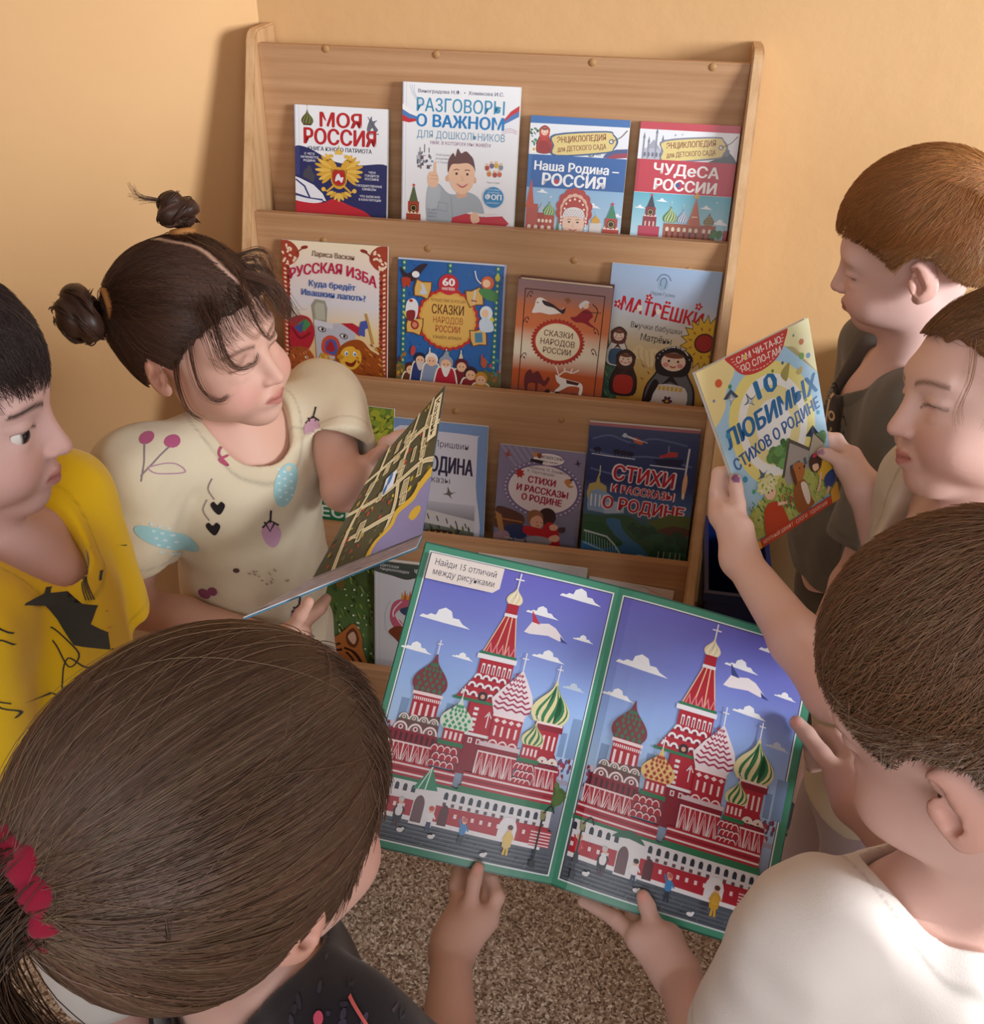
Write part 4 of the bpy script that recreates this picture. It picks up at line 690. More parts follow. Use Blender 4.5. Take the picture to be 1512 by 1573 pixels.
B(2, (768, 682), (901, 697), cover_verses_small, 'small lilac book with a white oval title and hugging children in red', .007, 1.4, .22)
B(2, (906, 648), (1077, 662), cover_verses_big, 'large dark blue book with red title, ship, bridge and river', .010, 1.4, .17, off=.003)
B(3, (428, 846), (577, 866), cover_tiger, 'green book with a striped tiger face in the lowest filled tier of the rack', .006, 1.6, .16, hard=False)
B(3, (575, 860), (700, 875), cover_encyclopedia, 'pale grey book with a dark wavy title band and a red-patterned dragon ornament', .012, 1.5, .16)
B(3, (735, 850), (903, 874), cover_plain('Сказки', 'c9c9cf', '6d6a74'), 'pale grey booklet whose top edge shows above the big open picture book', .004, 1.4, .16, hard=False)
B(3, (905, 886), (1036, 909), cover_plain('Истории', 'd3d0d4', 'c9763f'), 'white booklet with a peach corner, rightmost in the lowest filled tier', .004, 1.4, .16, hard=False)
# ------------------------------------------------------------------ books in the children's hands
def patch(c, bulge=0, bx=1.0, by=0.0, nx=14):
    P00, P10, P11, P01 = [np.array(x) for x in c]
    kn = np.linspace(0, 1, nx + 1); bl = bulge * np.sin(np.pi * kn ** bx)          # bent in flat facets that the picture is cut along
    q = np.cross(P10 - P00, P11 - P10); P01 = CAM + (P01 - CAM) * np.dot(P00 - CAM, q) / np.dot(P01 - CAM, q)   # four corners in one plane
    n = np.cross(P10 - P00, P01 - P00); n /= np.linalg.norm(n)
    if np.dot(n, CAM - P00) < 0: n = -n
    def f(u, v, z=0):
        u = np.asarray(u, float)[:, None]; v = np.asarray(v, float)[:, None]
        p = P00 * (1 - u) * (1 - v) + P10 * u * (1 - v) + P11 * u * v + P01 * (1 - u) * v
        return p + n * (z + np.interp(u, kn, bl))
    f.n = n; return f
def leaf(name, f, A, mat, thick, parent, nx=14, ny=1, edge='dfe0e2', eps=7e-6):      # one bent printed sheet or board with its picture
    vv, ff, cc = [], [], []; off = 0
    for pts, fs, cols, L in A.ch:
        p, g, c = slice_poly(pts, fs, cols, nx, ny, A.w, A.h)
        vv.append(f(p[:, 0] / A.w, p[:, 1] / A.h, L * eps + .0001)); cc.append(c); ff += [tuple(i + off for i in q) for q in g]; off += len(p)
    u, v = np.meshgrid(np.linspace(0, 1, nx + 1), np.linspace(0, 1, ny + 1)); u = u.ravel(); v = v.ravel(); k = nx + 1; m = len(u)
    vv += [f(u, v, 0), f(u, v, -thick)]; cc.append(np.tile(lin(edge), (2 * m, 1)))
    for j in range(ny):
        for i in range(nx):
            a = j * k + i + off; ff += [(a, a + 1, a + k + 1, a + k), (a + m + k, a + m + k + 1, a + m + 1, a + m)]
    rim = [i for i in range(nx)] + [nx + k * j for j in range(ny)] + [ny * k + i for i in range(nx, 0, -1)] + [k * j for j in range(ny, 0, -1)]
    for i in range(len(rim)):
        a, b = rim[i] + off, rim[(i + 1) % len(rim)] + off; ff.append((a, a + m, b + m, b))
    return link(name, mesh(name, np.concatenate(vv), ff, np.concatenate(cc)), parent, [mat])
def cathedral_page(A, right):
    A.rect(0, 0, 100, 150, '479076')
    x0, x1 = (3.5, 97.2) if not right else (3.2, 95.6)
    A.rect(x0 - .8, 3.2, x1 + .8, 147, 'e3ebee'); A.rect(x0 - .1, 3.9, x1 + .1, 146.3, '2e3c44')
    A.grad(x0 + .3, 4.3, x1 - .3, 146, [(0, '6a66c4'), (.2, '7884d4'), (.45, '9abcf0'), (.62, 'b2d2f4'), (.7, 'a4bce0'), (.78, '8690a6'), (.86, '6a7280'), (1, '4a525e')])
    R, D, L, G, Wt = 'b02436', '8a1b30', 'f0dce0', '2e7a55', 'e9e8ee'
    for x, y, w, h in ((8, 78, 4, 12), (14, 74, 4, 16), (19, 80, 3, 10), (92, 70, 5, 20), (88, 78, 3, 12), (30, 76, 4, 12)): A.rect(x, y, x + w, y + h, '7f9dc8')
    A.cloud(82, 11, 22); A.cloud(65, 23, 17); A.cloud(19, 37, 26); A.cloud(9 if not right else 11, 54, 16); A.cloud(88, 31, 11); A.cloud(73, 44, 17); A.cloud(89, 56, 12, 'c3d2e6')
    if not right: A.cloud(32, 53, 11)
    pc = 'c23548' if not right else '3c4a8c'                    # plane
    A.poly([(61, 27), (60, 22), (64.5, 27.5), (69, 26.5), (73, 28), (79, 33.5), (76, 34), (70, 32.6), (61, 33.6), (58, 33.2)], 'eee6ea'); A.poly([(61, 27.5), (59.6, 21.6), (65, 28)], pc); A.poly([(76, 31.4), (80.6, 34.6), (77, 34.2)], '3c4a8c')
    rn = random.Random(5)
    for i in range(60): A.ell(rn.choice([rn.uniform(x0 + 1, 9), rn.uniform(84, x1 - 1)]), rn.uniform(91, 101), .8, 1.5, rn.choice(['b03a58', 'd9c8d4', '6a5a80', '8a3a50']), 0, 6)
    A.rect(x0 + .4, 101, 14, 103, 'a9a4bc'); A.rect(84, 101, x1 - .4, 103, 'a9a4bc')
    for cx, cy, r, sd in ((96 if not right else 92, 108, 10, 3), (3, 112, 9, 4)) if not right else ((10, 106, 11, 4), (14, 112, 8, 8)):
        A.tree(min(max(cx, x0 + r), x1 - r), cy, r, '55753c', 16, sd)
    # centre tower
    A.line([(50, 4.8), (49.9, 14)], .7, Wt); A.line([(47.8, 8), (52.2, 8)], .7, Wt)
    A.dome(49.8, 21, 8, 9.5, 'e6d8b0', 'f2ead0', 'swirl', None, 3); A.rect(47, 21, 52.6, 26, R); A.rect(46.6, 26, 53, 27.6, Wt)
    A.poly([(47.2, 27.6), (52.6, 27.6), (56.6, 47), (41, 47)], R)
    for t in (0, .33, .66, 1): A.line([(47.2 + 5.4 * t, 27.6), (41 + 15.6 * t, 47)], .55, 'e9c49c')
    for i in range(5): A.poly([(42 + i * 3, 47), (43.5 + i * 3, 41.6), (45 + i * 3, 47)], 'd98a90'); A.poly([(42.7 + i * 3, 47), (43.5 + i * 3, 43.4), (44.3 + i * 3, 47)], R)
    A.rect(39.6, 47, 57.6, 48.4, G); A.rect(38.6, 48.4, 58.2, 50.8, Wt); A.rect(40.4, 50.8, 57.2, 60, R)
    for i in range(6): A.rect(42 + i * 2.6, 53, 43.5 + i * 2.6, 58, Wt); A.rect(42.4 + i * 2.6, 54, 43.1 + i * 2.6, 58, D)
    A.poly([(40.4, 59), (57.2, 59), (60, 72), (33, 72)], R)
    for j, (y, n, w0) in enumerate(((61, 4, 16), (65.4, 5, 20), (70, 6, 25))):
        for i in range(n):
            cx = 47.6 + (i - (n - 1) / 2) * w0 / n; A.ell(cx, y, 2.1, 2.6, Wt, 0, 14, 180, 360); A.ell(cx, y, 1.1, 1.5, D, 0, 12, 180, 360)
    A.ell(46, 69.4, 2.4, 2.6, '3a2430', 0, 16); A.ell(46, 69.4, 1.1, 1.2, 'd9a08c', 0, 10); A.rect(32, 71.4, 60, 72.8, G); A.rect(40, 72.8, 59, 108, D); A.rect(41, 73, 58, 88, R)
    for i in range(5): A.rect(43.4, 75 + i * 2.6, 45.6, 76.4 + i * 2.6, Wt)
    A.line([(51, 84), (51, 77), (49.4, 79), (51, 76), (52.6, 79)], .5, Wt); A.rect(41, 87.6, 58, 89, Wt)
    for x in (44, 48, 52): A.rect(x, 90, x + 2, 92.6, Wt); A.rect(x + .5, 90.5, x + 1.5, 92.2, R)
    # left tower
    def shaft(x0_, x1_, y0_, y1_, pat=True):
        A.rect(x0_, y0_, x1_, y1_, R)
        n = max(2, round((x1_ - x0_) / 5)); wq = (x1_ - x0_) / n
        for i in range(n):
            a = x0_ + wq * i
            for q in ([(a + .3, y1_), (a + wq * .5, y0_ + .6), (a + wq - .3, y1_)], [(a + wq * .25, y1_), (a + wq * .5, y0_ + 4), (a + wq * .75, y1_)]): A.line(q, .55, L)
            A.rect(a - .2, y0_, a + .5, y1_, L)
        A.rect(x0_, y0_, x1_, y0_ + .8, L)
    def koko(x0_, x1_, y, n, r, c='7a5a58'):
        for i in range(n):
            cx = x0_ + (x1_ - x0_) * (i + .5) / n; A.ell(cx, y, r, r * 1.15, L, 0, 16, 180, 360); A.ell(cx, y, r * .76, r * .9, c, 0, 14, 180, 360); A.ell(cx, y - r * .36, r * .34, r * .36, L, 0, 10); A.ell(cx, y - r * .36, r * .18, r * .2, D, 0, 8)
    A.dome(19.6, 73.6, 17, 20.6, '7c3a40', '47705a', 'check', Wt if not right else None, 6)
    A.rect(13.4, 73.4, 26.4, 88, R); A.rect(12.4, 73.4, 27.4, 75, L)
    for i in range(14): A.rect(13.6 + i, 76, 14.2 + i, 77.6, L)
    for i in range(4): A.rect(14.4 + i * 3.2, 79, 15.6 + i * 3.2, 86, L)
    A.poly([(10, 86), (28.6, 84), (29.4, 94), (7, 94)], '6a4a48'); koko(9, 28.6, 88, 4, 2.5, '6f8a72'); koko(7.4, 29.2, 93.4, 3, 3.6)
    A.rect(5.6, 93.4, 29.6, 99, D)
    for i in range(9): A.rect(6.4 + i * 2.6, 94.6, 7.6 + i * 2.6, 98.6, '4a1424')
    shaft(4.8, 29, 99, 109)
    # right of centre: zigzag tent
    A.line([(62, 43.4), (62.2, 53)], .6, Wt); A.line([(60.4, 46.4), (63.6, 46.4)], .6, Wt)
    A.poly([(62.2, 52), (66, 58), (69.6, 64), (71, 69), (68, 76), (53, 76), (50.4, 69), (55, 62), (59.4, 57)], 'e9dbe2')
    for i in range(8):
        t = (i + .4) / 8; y = 54 + t * 20; hw = 1.2 + t * 9.4 if t < .75 else 9
        xs_ = np.linspace(-1, 1, 9); A.line([(61.2 + hw * x, y + (.9 if j % 2 else -.3)) for j, x in enumerate(xs_)], 1, 'a03050')
    A.rect(53.4, 76, 68, 92, R); A.rect(53, 76, 68.4, 77.2, L)
    for i in range(4): A.poly([(54 + i * 3.6, 79), (55.4 + i * 3.6, 77.8), (56.8 + i * 3.6, 79), (55.4 + i * 3.6, 80.2)], L); A.rect(55 + i * 3.4, 81.6, 56 + i * 3.4, 86.6, L)
    for i in range(3): A.ell(56 + i * 4.8, 92, 2.6, 3.6, L, 0, 14, 180, 360); A.ell(56 + i * 4.8, 92, 1.9, 2.8, R, 0, 14, 180, 360)
    A.rect(49.6, 90.4, 69.8, 92.6, 'd9c4cc'); A.rect(50, 92.6, 69.4, 95, D); shaft(50, 69, 95, 107)
    # right big swirl dome
    A.dome(80, 75.2, 19, 22.4, 'e2d7a2', '2f7a50', 'swirl', Wt, 5); A.rect(74, 75, 88, 79, D); A.rect(75.4, 79, 86.6, 92, R); A.rect(74.6, 75, 87.6, 76, L)
    for i in range(4): A.rect(76.6 + i * 2.6, 81, 77.6 + i * 2.6, 88, L)
    koko(74, 89, 94.6, 3, 2.8, 'e9e2d0'); A.rect(76, 95, 90, 98, D); shaft(77, 90.4, 97, 109)
    A.dome(74.6, 87.4, 11, 12, 'e2d7a2', '2f7a50', 'swirl', Wt, 4); A.rect(70.4, 87.4, 79, 94, R)
    for i in range(4): A.rect(71 + i * 2, 89, 72 + i * 2, 92.6, L)
    A.rect(69.6, 94, 80, 96, G)
    def scales(x0_, x1_, y0_, y1_):
        A.rect(x0_, y0_, x1_, y1_, '8a2c3c')
        for j in range(3):
            for i in range(4): A.ell(x0_ + (x1_ - x0_) * (i + .5 * (j % 2) + .25) / 4.2, y0_ + (y1_ - y0_) * (j + 1) / 3, 1.9, 3, L, 0, 12, 180, 360); A.ell(x0_ + (x1_ - x0_) * (i + .5 * (j % 2) + .25) / 4.2, y0_ + (y1_ - y0_) * (j + 1) / 3, 1.5, 2.4, R, 0, 12, 180, 360)
    scales(69.6, 78.6, 96, 107)
    # front left chequered dome
    dc = ('d9e6d6', '3f9a6c') if not right else ('e6c27c', 'a8342f')
    A.dome(36.6, 88, 16, 16.6, dc[0], dc[1], 'check', Wt, 6); A.rect(31.6, 88, 41.6, 94, R)
    for i in range(4): A.rect(32.4 + i * 2.4, 89.2, 33.6 + i * 2.4, 93, L)
    A.rect(30, 94, 42.4, 96.4, G); scales(28.6, 41.6, 96, 107)
    # terraces
    for (a, b, y) in ((3.6, 42, 108), (46, 90.4, 106.4)):
        A.rect(a, y, b, y + 8, R)
        for i, c in enumerate((L, D, L, G)): A.rect(a - (i == 3), y + 1 + i * 2, b + (i == 3), y + 1.9 + i * 2 + (i == 3) * 1.2, c)
    # arcade
    A.rect(2.4 if not right else 4, 116, 92, 126, 'e4e4ea'); A.rect(2.4 if not right else 4, 115.4, 92, 116.6, G)
    for i in range(22):
        x = 4.6 + i * 4
        if 26 < x < 38: continue
        A.ell(x, 119.4, 1, 1.4, '2c3444', 0, 10); A.rect(x - 1, 119.4, x + 1, 121.6, '2c3444')
        if x > 40: A.rect(x - .8, 123, x + .8, 124.6, '6a4a50')
    A.poly([(1.4 if not right else 4, 125.4), (92, 124.4), (92, 134), (1.4 if not right else 4, 133)], R)
    for i in range(21):
        x = 5 + i * 4.2
        if not 25 < x < 44: A.rect(x - .7, 127.4, x + .7, 129.4, 'eedbe0')
    A.poly([(1.4 if not right else 4, 132.4), (90, 133.4), (90, 135.4), (1.4 if not right else 4, 134.6)], Wt)
    A.rect(26, 118, 37, 136, 'e4e4ea'); A.ell(29, 127, 2.6, 5, '6a4a52', 0, 16, 180, 360); A.rect(26.4, 127, 31.6, 135, '6a4a52'); A.ell(41.4, 128, 2.2, 4, '5a2430', 0, 14, 180, 360); A.rect(39.2, 128, 43.6, 134, '5a2430')
    A.poly([(31, 107.6), (24, 119.6), (36, 118.6)], '2f8a66') if not right else A.blob([(22, 119), (30, 114), (38, 119), (30, 118)], '2f6a50', 3)
    if not right: A.line([(31, 107.6), (30, 119)], .6, 'cfe6da'); A.line([(31, 107.6), (26.6, 119.2)], .5, 'cfe6da')
    A.ell(72.6, 128.6, 4.4, 5.6, Wt, 0, 18, 180, 360); A.rect(68.2, 128.4, 77, 135, Wt)
    A.rect(84, 126, 94, 134, 'b03a48')
    for i in range(5): A.rect(84, 127 + i * 1.5, 94, 127.6 + i * 1.5, 'eecfd4')
    # paving and people
    for i in range(5): A.line([(x0 + 1, 137 + i * 2), (x1 - 1, 138 + i * 2)], .25, '6f7782')
    for i in range(22): A.line([(x0 + 2 + i * 4.2, 137 + (i % 4) * 2), (x0 + 1.4 + i * 4.2, 139 + (i % 4) * 2)], .25, '6f7782')
    def man(x, y, hh, top, leg, hair, arm=1, coat=None):
        A.line([(x - .8, y), (x - .3, y - hh * .45)], 1.1, leg); A.line([(x + 1, y), (x + .4, y - hh * .45)], 1.1, leg)
        if coat: A.blob([(x - 2.2, y - hh * .28), (x - 1.4, y - hh * .78), (x + 1.2, y - hh * .78), (x + 2, y - hh * .3)], coat, 3)
        A.blob([(x - 1.3, y - hh * .42), (x - 1.5, y - hh * .74), (x, y - hh * .8), (x + 1.5, y - hh * .74), (x + 1.3, y - hh * .42)], top, 3)
        A.line([(x - 1.4, y - hh * .72), (x - 2.6, y - hh * (.95 if arm > 0 else .5))], .8, top if not coat else coat); A.line([(x + 1.4, y - hh * .72), (x + 2.6, y - hh * .55)], .8, top if not coat else coat)
        A.ell(x, y - hh * .9, 1.25, 1.6, 'e6b49c', 0, 12); A.ell(x, y - hh * .95, 1.35, 1.2, hair, 0, 12)
    man(8, 136.4, 13, 'c83c48', '2f3444', 'e9a070'); man(20.4, 139, 14, 'e6e6ea', '4a2f3c', 'c9c9d0', -1, '22242c'); man(35.4, 138, 11.6, 'e9e9ee', '2c3a5a', 'c8503a' if not right else '2a1c20', -1); man(52, 141, 13, '3f86c4', '2c3444', 'c9706a'); man(74, 141, 14, 'e2c46a' if not right else 'd0a23c', 'd9b44a' if not right else 'c89a34', '5a3a34', -1, 'dcc078' if not right else 'c9982c')
    for x, y in ((64, 143), (38, 140), (23 if not right else 14, 140)): A.ell(x, y, 1.6, 1, 'e2e2e6', 0, 10); A.ell(x + 1.3, y - .9, .7, .7, 'e2e2e6', 0, 8)
    lx = 88 if not right else 8
    A.line([(lx, 143), (lx, 117)], .9, '23282e'); A.rect(lx - 1.4, 140.6, lx + 1.4, 144, '23282e'); A.poly([(lx - 1.4, 117), (lx + 1.4, 117), (lx + 1, 121), (lx - 1, 121)], '8a8a5a'); A.line([(lx, 118), (lx + 3, 114), (lx + 5, 117)], .7, '23282e', False, True)
    if not right:
        A.poly([(x0 + .4, 4.4), (41, 4.4), (41, 15), (38, 17.8), (x0 + .4, 17.8)], 'e9dfda')
        A.text('Найди 15 отличий', 22.4, 10, 3.4, '4a4458', 31, 0, .008); A.text('между рисунками', 22.4, 15, 3.4, '4a4458', 31, 0, .008)
S_T = at(952, 903, 1.010); S_B = at(847, 1357, .958)
big = empty('open_picture_book', (S_T + S_B) / 2)
tag(big, 'large open spot-the-difference book with green borders and two pictures of a red cathedral', 'book')
TL_, TR_ = at(655, 834, 1.0), at(1262, 991, .985)
fL = patch([TL_, S_T, S_B, TL_ + S_B - S_T], .006, 1.6); fR = patch([S_T, TR_, TR_ + S_B - S_T, S_B], .009, .65)
AL = Art(100, 150); cathedral_page(AL, False); AR = Art(100, 150); cathedral_page(AR, True)
leaf('page', fL, AL, M_GLOSS, .0012, big); leaf('page', fR, AR, M_GLOSS, .0012, big)
def cover_board(f, name, parent, col, thick=.0022, gap=.0016, grow=.012, nx=14, ny=1):
    u, v = np.meshgrid(np.linspace(-grow, 1 + grow, nx + 1), np.linspace(-grow, 1 + grow, ny + 1)); g = lambda u, v, z: f(np.clip(u, 0, 1), v, z) + (f(np.array([1.]), np.array([.5])) - f(np.array([0.]), np.array([.5]))) * np.where(u < 0, u, np.where(u > 1, u - 1, 0))[:, None]
    u = u.ravel(); v = v.ravel(); m = len(u); k = nx + 1; ff = []
    for j in range(ny):
        for i in range(nx):
            a = j * k + i; ff += [(a, a + 1, a + k + 1, a + k), (a + m + k, a + m + k + 1, a + m + 1, a + m)]
    rim = list(range(nx)) + [nx + k * j for j in range(ny)] + [ny * k + i for i in range(nx, 0, -1)] + [k * j for j in range(ny, 0, -1)]
    ff += [(rim[i], rim[i] + m, rim[(i + 1) % len(rim)] + m, rim[(i + 1) % len(rim)]) for i in range(len(rim))]
    return link(name, mesh(name, np.concatenate([g(u, v, -gap), g(u, v, -gap - thick)]), ff, np.tile(lin(col), (2 * m, 1))), parent, [M_GLOSS])
cover_board(fL, 'cover', big, '2f5f52', grow=.006); cover_board(fR, 'cover', big, '2f5f52', grow=.006)
# poems held up by the girl on the right
def cover_poems(A):
    h = A.h; A.rect(0, 0, 100, h, 'a9d3ee')
    A.blob([(-4, -4), (24, -4), (30, 10), (18, 22), (12, 34), (-4, 40)], 'f0e0a0', 4); A.blob([(72, -4), (104, -4), (104, 40), (92, 30), (84, 16), (74, 10)], 'ece6b0', 4)
    A.ell(50, 62, 41, 47, 'ece28a', 0, 44); A.ell(50, 62, 33, 38, 'f3f6f2', 0, 40); A.ell(50, 62, 26, 30, 'e9e0a0', 0, 40); A.ell(50, 62, 17, 20, 'f3f6f2', 0, 30)
    A.blob([(28, -3), (77, -3), (76, 8), (66, 17), (50, 20), (36, 17), (29, 8)], 'c94440', 5)
    for i in range(22):
        t = i / 21 * 3.0 + .07; A.ell(52.5 - math.cos(t) * 22.5, 1.5 + math.sin(t) * 16.4, 1.3, .35, 'f3d9cc', 0, 6)
    A.text('САМ ЧИ-ТА-Ю', 53, 7.6, 5, 'f4e9e0', 40, 0, .022); A.text('ПО СЛО-ГАМ', 53, 14.6, 5, 'f4e9e0', 36, 0, .022); A.ell(40.5, 5.2, 1.3, 1.6, 'e6c84a', 0, 10)
    A.text('10', 52, 38, 14, '2f78b0', 19, -3, .05); A.text('ЛЮБИМЫХ', 51, 58, 13.5, '2f73ae', 92, -5, .045, None, -.12); A.text('СТИХОВ О РОДИНЕ', 51, 73, 9, '3f6aa6', 92, -8, .035)
    for x, y, k in ((20, 28, 1), (35, 36, -1)): A.bird(x, y, 6.4, '5b7088', k); A.bird(x, y + .6, 3.6, 'cfd8e0', k)
    A.bird(84, 84, 7, '3a5068'); A.bird(27, 92, 6, '5b7088', -1); A.blob([(66, 30), (70, 26), (76, 24), (74, 30), (70, 36)], 'a8a05a', 4); A.blob([(80, 33), (86, 31), (86, 35), (82, 36)], 'c9b86a', 3)
    rn = random.Random(9)
    for x, y, r, c in ((14, 14, 3, 'd8643f'), (6, 24, 1.2, '8a9ab0'), (22, 20, 1.6, '4f9a6a'), (8, 52, 2.2, '3f9ac4'), (10, 88, 2.4, '3f9ac4'), (14, 100, 1.8, '4fae8a'), (26, 104, 1.8, '3f9ac4'), (34, 96, 2.2, '7a9a3f'), (50, 104, 2, 'b0602f'), (60, 24, 1.2, '5a8a4f'), (70, 22, 1.2, '4a6a9a'), (88, 24, 2.4, '7fae4f'), (94, 26, 2, '6a9ad0'), (84, 56, 1.4, '8a9a4a'), (94, 70, 1.6, '3f9ac4'), (91, 96, 1.8, '3f9ac4'), (96, 112, 1.8, '4f7ab0'), (18, 80, 1.2, 'b0602f'), (62, 100, 1.2, '4f9a6a'), (74, 98, 1.4, '7a9a3f'), (90, 14, 2.2, 'c9763f'), (84, 7, 1, '8a9ab0')):
        A.ell(x, y, r, r, c, 0, 12)
    A.blob([(-3, h * .83), (30, h * .74), (48, h * .70), (70, h * .70), (103, h * .76), (103, h * .93), (-3, h * .95)], 'b9c46a', 5); A.tree(46, h * .60, 11, '6a9a5a', 14, 1); A.tree(88, h * .63, 9, '6a9a5a', 12, 2); A.tree(56, h * .56, 6, '4f7f4a', 8, 5)
    A.poly([(46, h * .72), (60, h * .555), (77, h * .66), (76, h * .74), (48, h * .78)], 'a9a49c'); A.poly([(44, h * .72), (60, h * .54), (79, h * .65), (77, h * .66), (60, h * .565), (47, h * .72)], '5b554f'); A.poly([(77, h * .66), (85, h * .585), (93, h * .66), (92, h * .71), (78, h * .72)], 'b9b29f'); A.line([(77, h * .66), (85, h * .58), (94, h * .66)], 1.4, '5b554f')
    for x in (56, 64, 71): A.rect(x - 1.6, h * .68, x + 1.6, h * .72, '5b6a78')
    A.speck(4, h * .76, 96, h * .95, ['9ab04a', '6a8a3c', 'c9cf8a', '4f7f4a', 'd9d490'], 240, .8, 3, 3, 70)
    A.blob([(12, h * .97), (16, h * .84), (24, h * .80), (34, h * .83), (38, h * .92), (36, h * .97)], 'c0492c', 4); A.ell(28, h * .745, 6, 6.4, 'f0cbb0', 0, 18); A.scal(27, h * .705, 9, 5.4, 'dfe0a8', 9, .3); A.speck(20, h * .68, 36, h * .73, ['f4f4ea', '7fae4f', 'e6c84a'], 16, .8, 1.6, 5); A.line([(32, h * .83), (42, h * .85)], 2.6, 'f0cbb0'); A.speck(38, h * .74, 50, h * .88, ['c9405a', '7a9a4a', 'b8303f', '5b8a4a'], 34, .8, 2, 6)
    for k in (26, 30): A.ell(k, h * .745, .7, .8, '3a2a2c', 0, 8)
    A.blob([(50, h * .93), (50, h * .84), (54, h * .78), (58, h * .76), (66, h * .80), (68, h * .90), (70, h * .94), (56, h * .95)], '9a5f34', 4); A.blob([(60, h * .80), (66, h * .81), (67, h * .90), (62, h * .92)], 'eadfd0', 4); A.blob([(54, h * .75), (56, h * .69), (62, h * .68), (68, h * .71), (66, h * .76), (60, h * .78)], 'b87440', 4); A.blob([(53, h * .71), (56, h * .69), (57, h * .77), (54, h * .79)], '6a3f24', 3); A.ell(67.6, h * .72, 1.2, 1, '2b2024', 0, 8); A.ell(62.6, h * .715, .7, .8, '2b2024', 0, 8)
    A.blob([(80, h * .79), (86, h * .745), (94, h * .76), (97, h * .83), (90, h * .86), (82, h * .83)], 'e0b83c', 4); A.blob([(86, h * .84), (97, h * .82), (98, h * .89), (88, h * .91)], '3a4f8a', 4); A.ell(80, h * .735, 7, 7.4, '4a2f2a', 0, 20); A.blob([(76, h * .74), (82, h * .745), (82, h * .775), (77, h * .775)], 'f0c8a8', 4); A.ell(81, h * .695, 3, 1.6, 'c9405a', 0, 10); A.line([(84, h * .80), (80, h * .86), (76, h * .89)], 2.4, 'f0c8a8'); A.line([(90, h * .90), (86, h * .93)], 3.4, 'e6b896')
    A.rect(0, h * .955, 100, h, 'c4452c'); A.rect(0, h * .955, 3, h, 'e6b83c'); A.poly([(90, h * .93), (100, h * .90), (100, h), (90, h)], 'e0a83a'); A.text('КРУПНЫЙ ШРИФТ · СЛОГИ · УДАРЕНИЯ', 45, h * .987, 3, 'f0dcc4', 78, 0, .012)
poem = empty('poem_book', at(1180, 665, 1.07)); tag(poem, 'light blue and yellow book of poems held up by two hands beside the rack', 'book')
fP = patch([at(1069, 573, 1.01), at(1242, 488, 1.065), at(1288, 765, 1.128), at(1165, 843, 1.074)], 0)
AP = Art(100, 142); cover_poems(AP); leaf('cover', fP, AP, M_GLOSS, .0008, poem, 14, 1, 'e9e2c4')
def block(f, name, parent, z0, z1, ins, mat):
    c = [(ins, ins), (1 - ins, ins), (1 - ins, 1 - ins), (ins, 1 - ins)]; vs = []
    for z in (z0, z1): vs += [f(np.array([u]), np.array([v]), z)[0] for u, v in c]
    return link(name, mesh(name, vs, [(0, 1, 2, 3), (7, 6, 5, 4), (0, 4, 5, 1), (1, 5, 6, 2), (2, 6, 7, 3), (3, 7, 4, 0)]), parent, [mat])
block(fP, 'pages', poem, -.001, -.0045, .006, M_PAPER); block(fP, 'back_cover', poem, -.0046, -.0056, .0, new_mat('plain_pale_cover', .4, .4, 'd9dfe0')[0])
# map book of the girl with the buns
def map_page(A):
    A.rect(0, 0, 100, 100, '57513a'); rn = random.Random(12)
    for i in range(190):
        x, y = rn.uniform(3, 97), rn.uniform(3, 97); c = rn.choice(['a8503a', 'c24a34', '8a7a2c', 'd0b03c', '6f6a44', '3f4434', '7a6a4a', 'b59a3c', '4a5a34']); A.ell(x, y, rn.uniform(.8, 2.2), rn.uniform(.8, 2), c, rn.uniform(0, 90), 7)
    rd = 'c9b68c'
    for q in ([(0, 84), (30, 80), (62, 86), (100, 82)], [(22, 100), (24, 60), (20, 30), (26, 0)], [(0, 40), (40, 44), (70, 38), (100, 44)], [(50, 100), (54, 62), (48, 20), (52, 0)], [(78, 80), (76, 40), (80, 8)], [(0, 18), (24, 22), (50, 16)]):
        A.line(q, 3.4, 'e3d3ac', False, True); A.line(q, 1.6, rd, False, True)
    for i in range(26):
        x, y = rn.uniform(6, 86), rn.uniform(8, 86); w_, h_ = rn.uniform(6, 13), rn.uniform(4, 8); A.rect(x, y, x + w_, y + h_, 'd9c9a0'); A.rect(x + 1, y + 1, x + w_ - 1, y + h_ - 1, '8a7a58'); A.rect(x + 2, y + 2, x + w_ - 2, y + h_ - 2, 'cbb98e')
        if i % 2: A.line([(x + 1, y + h_ / 2), (x + w_ - 1, y + h_ / 2)], .7, '6a5a40')
    A.blob([(60, -3), (104, -3), (104, 48), (92, 50), (84, 38), (74, 34), (70, 20), (62, 12)], 'd9b03f', 5); A.blob([(66, -3), (104, -3), (104, 44), (93, 46), (86, 34), (78, 30), (74, 16), (68, 10)], '8f86ae', 5); A.blob([(80, 8), (84, 6), (88, 12), (84, 18), (80, 14)], 'd9b03f', 4)
    A.poly([(38, 50), (52, 48), (54, 60), (40, 62)], 'd9d9dc'); A.ell(43, 56, 5, 2.6, '4a7ab0', 0, 14); A.ell(50, 58, 4, 2, '3f6aa0', 0, 12)
    A.rect(4, 3, 35, 15, 'eadcb4'); A.text('Казань', 19.4, 12, 6.4, '3a3024', 26, 0, .022)
mapb = empty('map_picture_book', at(600, 780, 1.14)); tag(mapb, 'thin open map book held by the girl with two hair buns', 'book')
fM = patch([at(684, 592, 1.235), at(648, 822, 1.115), at(480, 889, 1.06), at(582, 706, 1.19)], 0)
AM = Art(100, 100); map_page(AM); leaf('page', fM, AM, M_GLOSS, .0012, mapb)
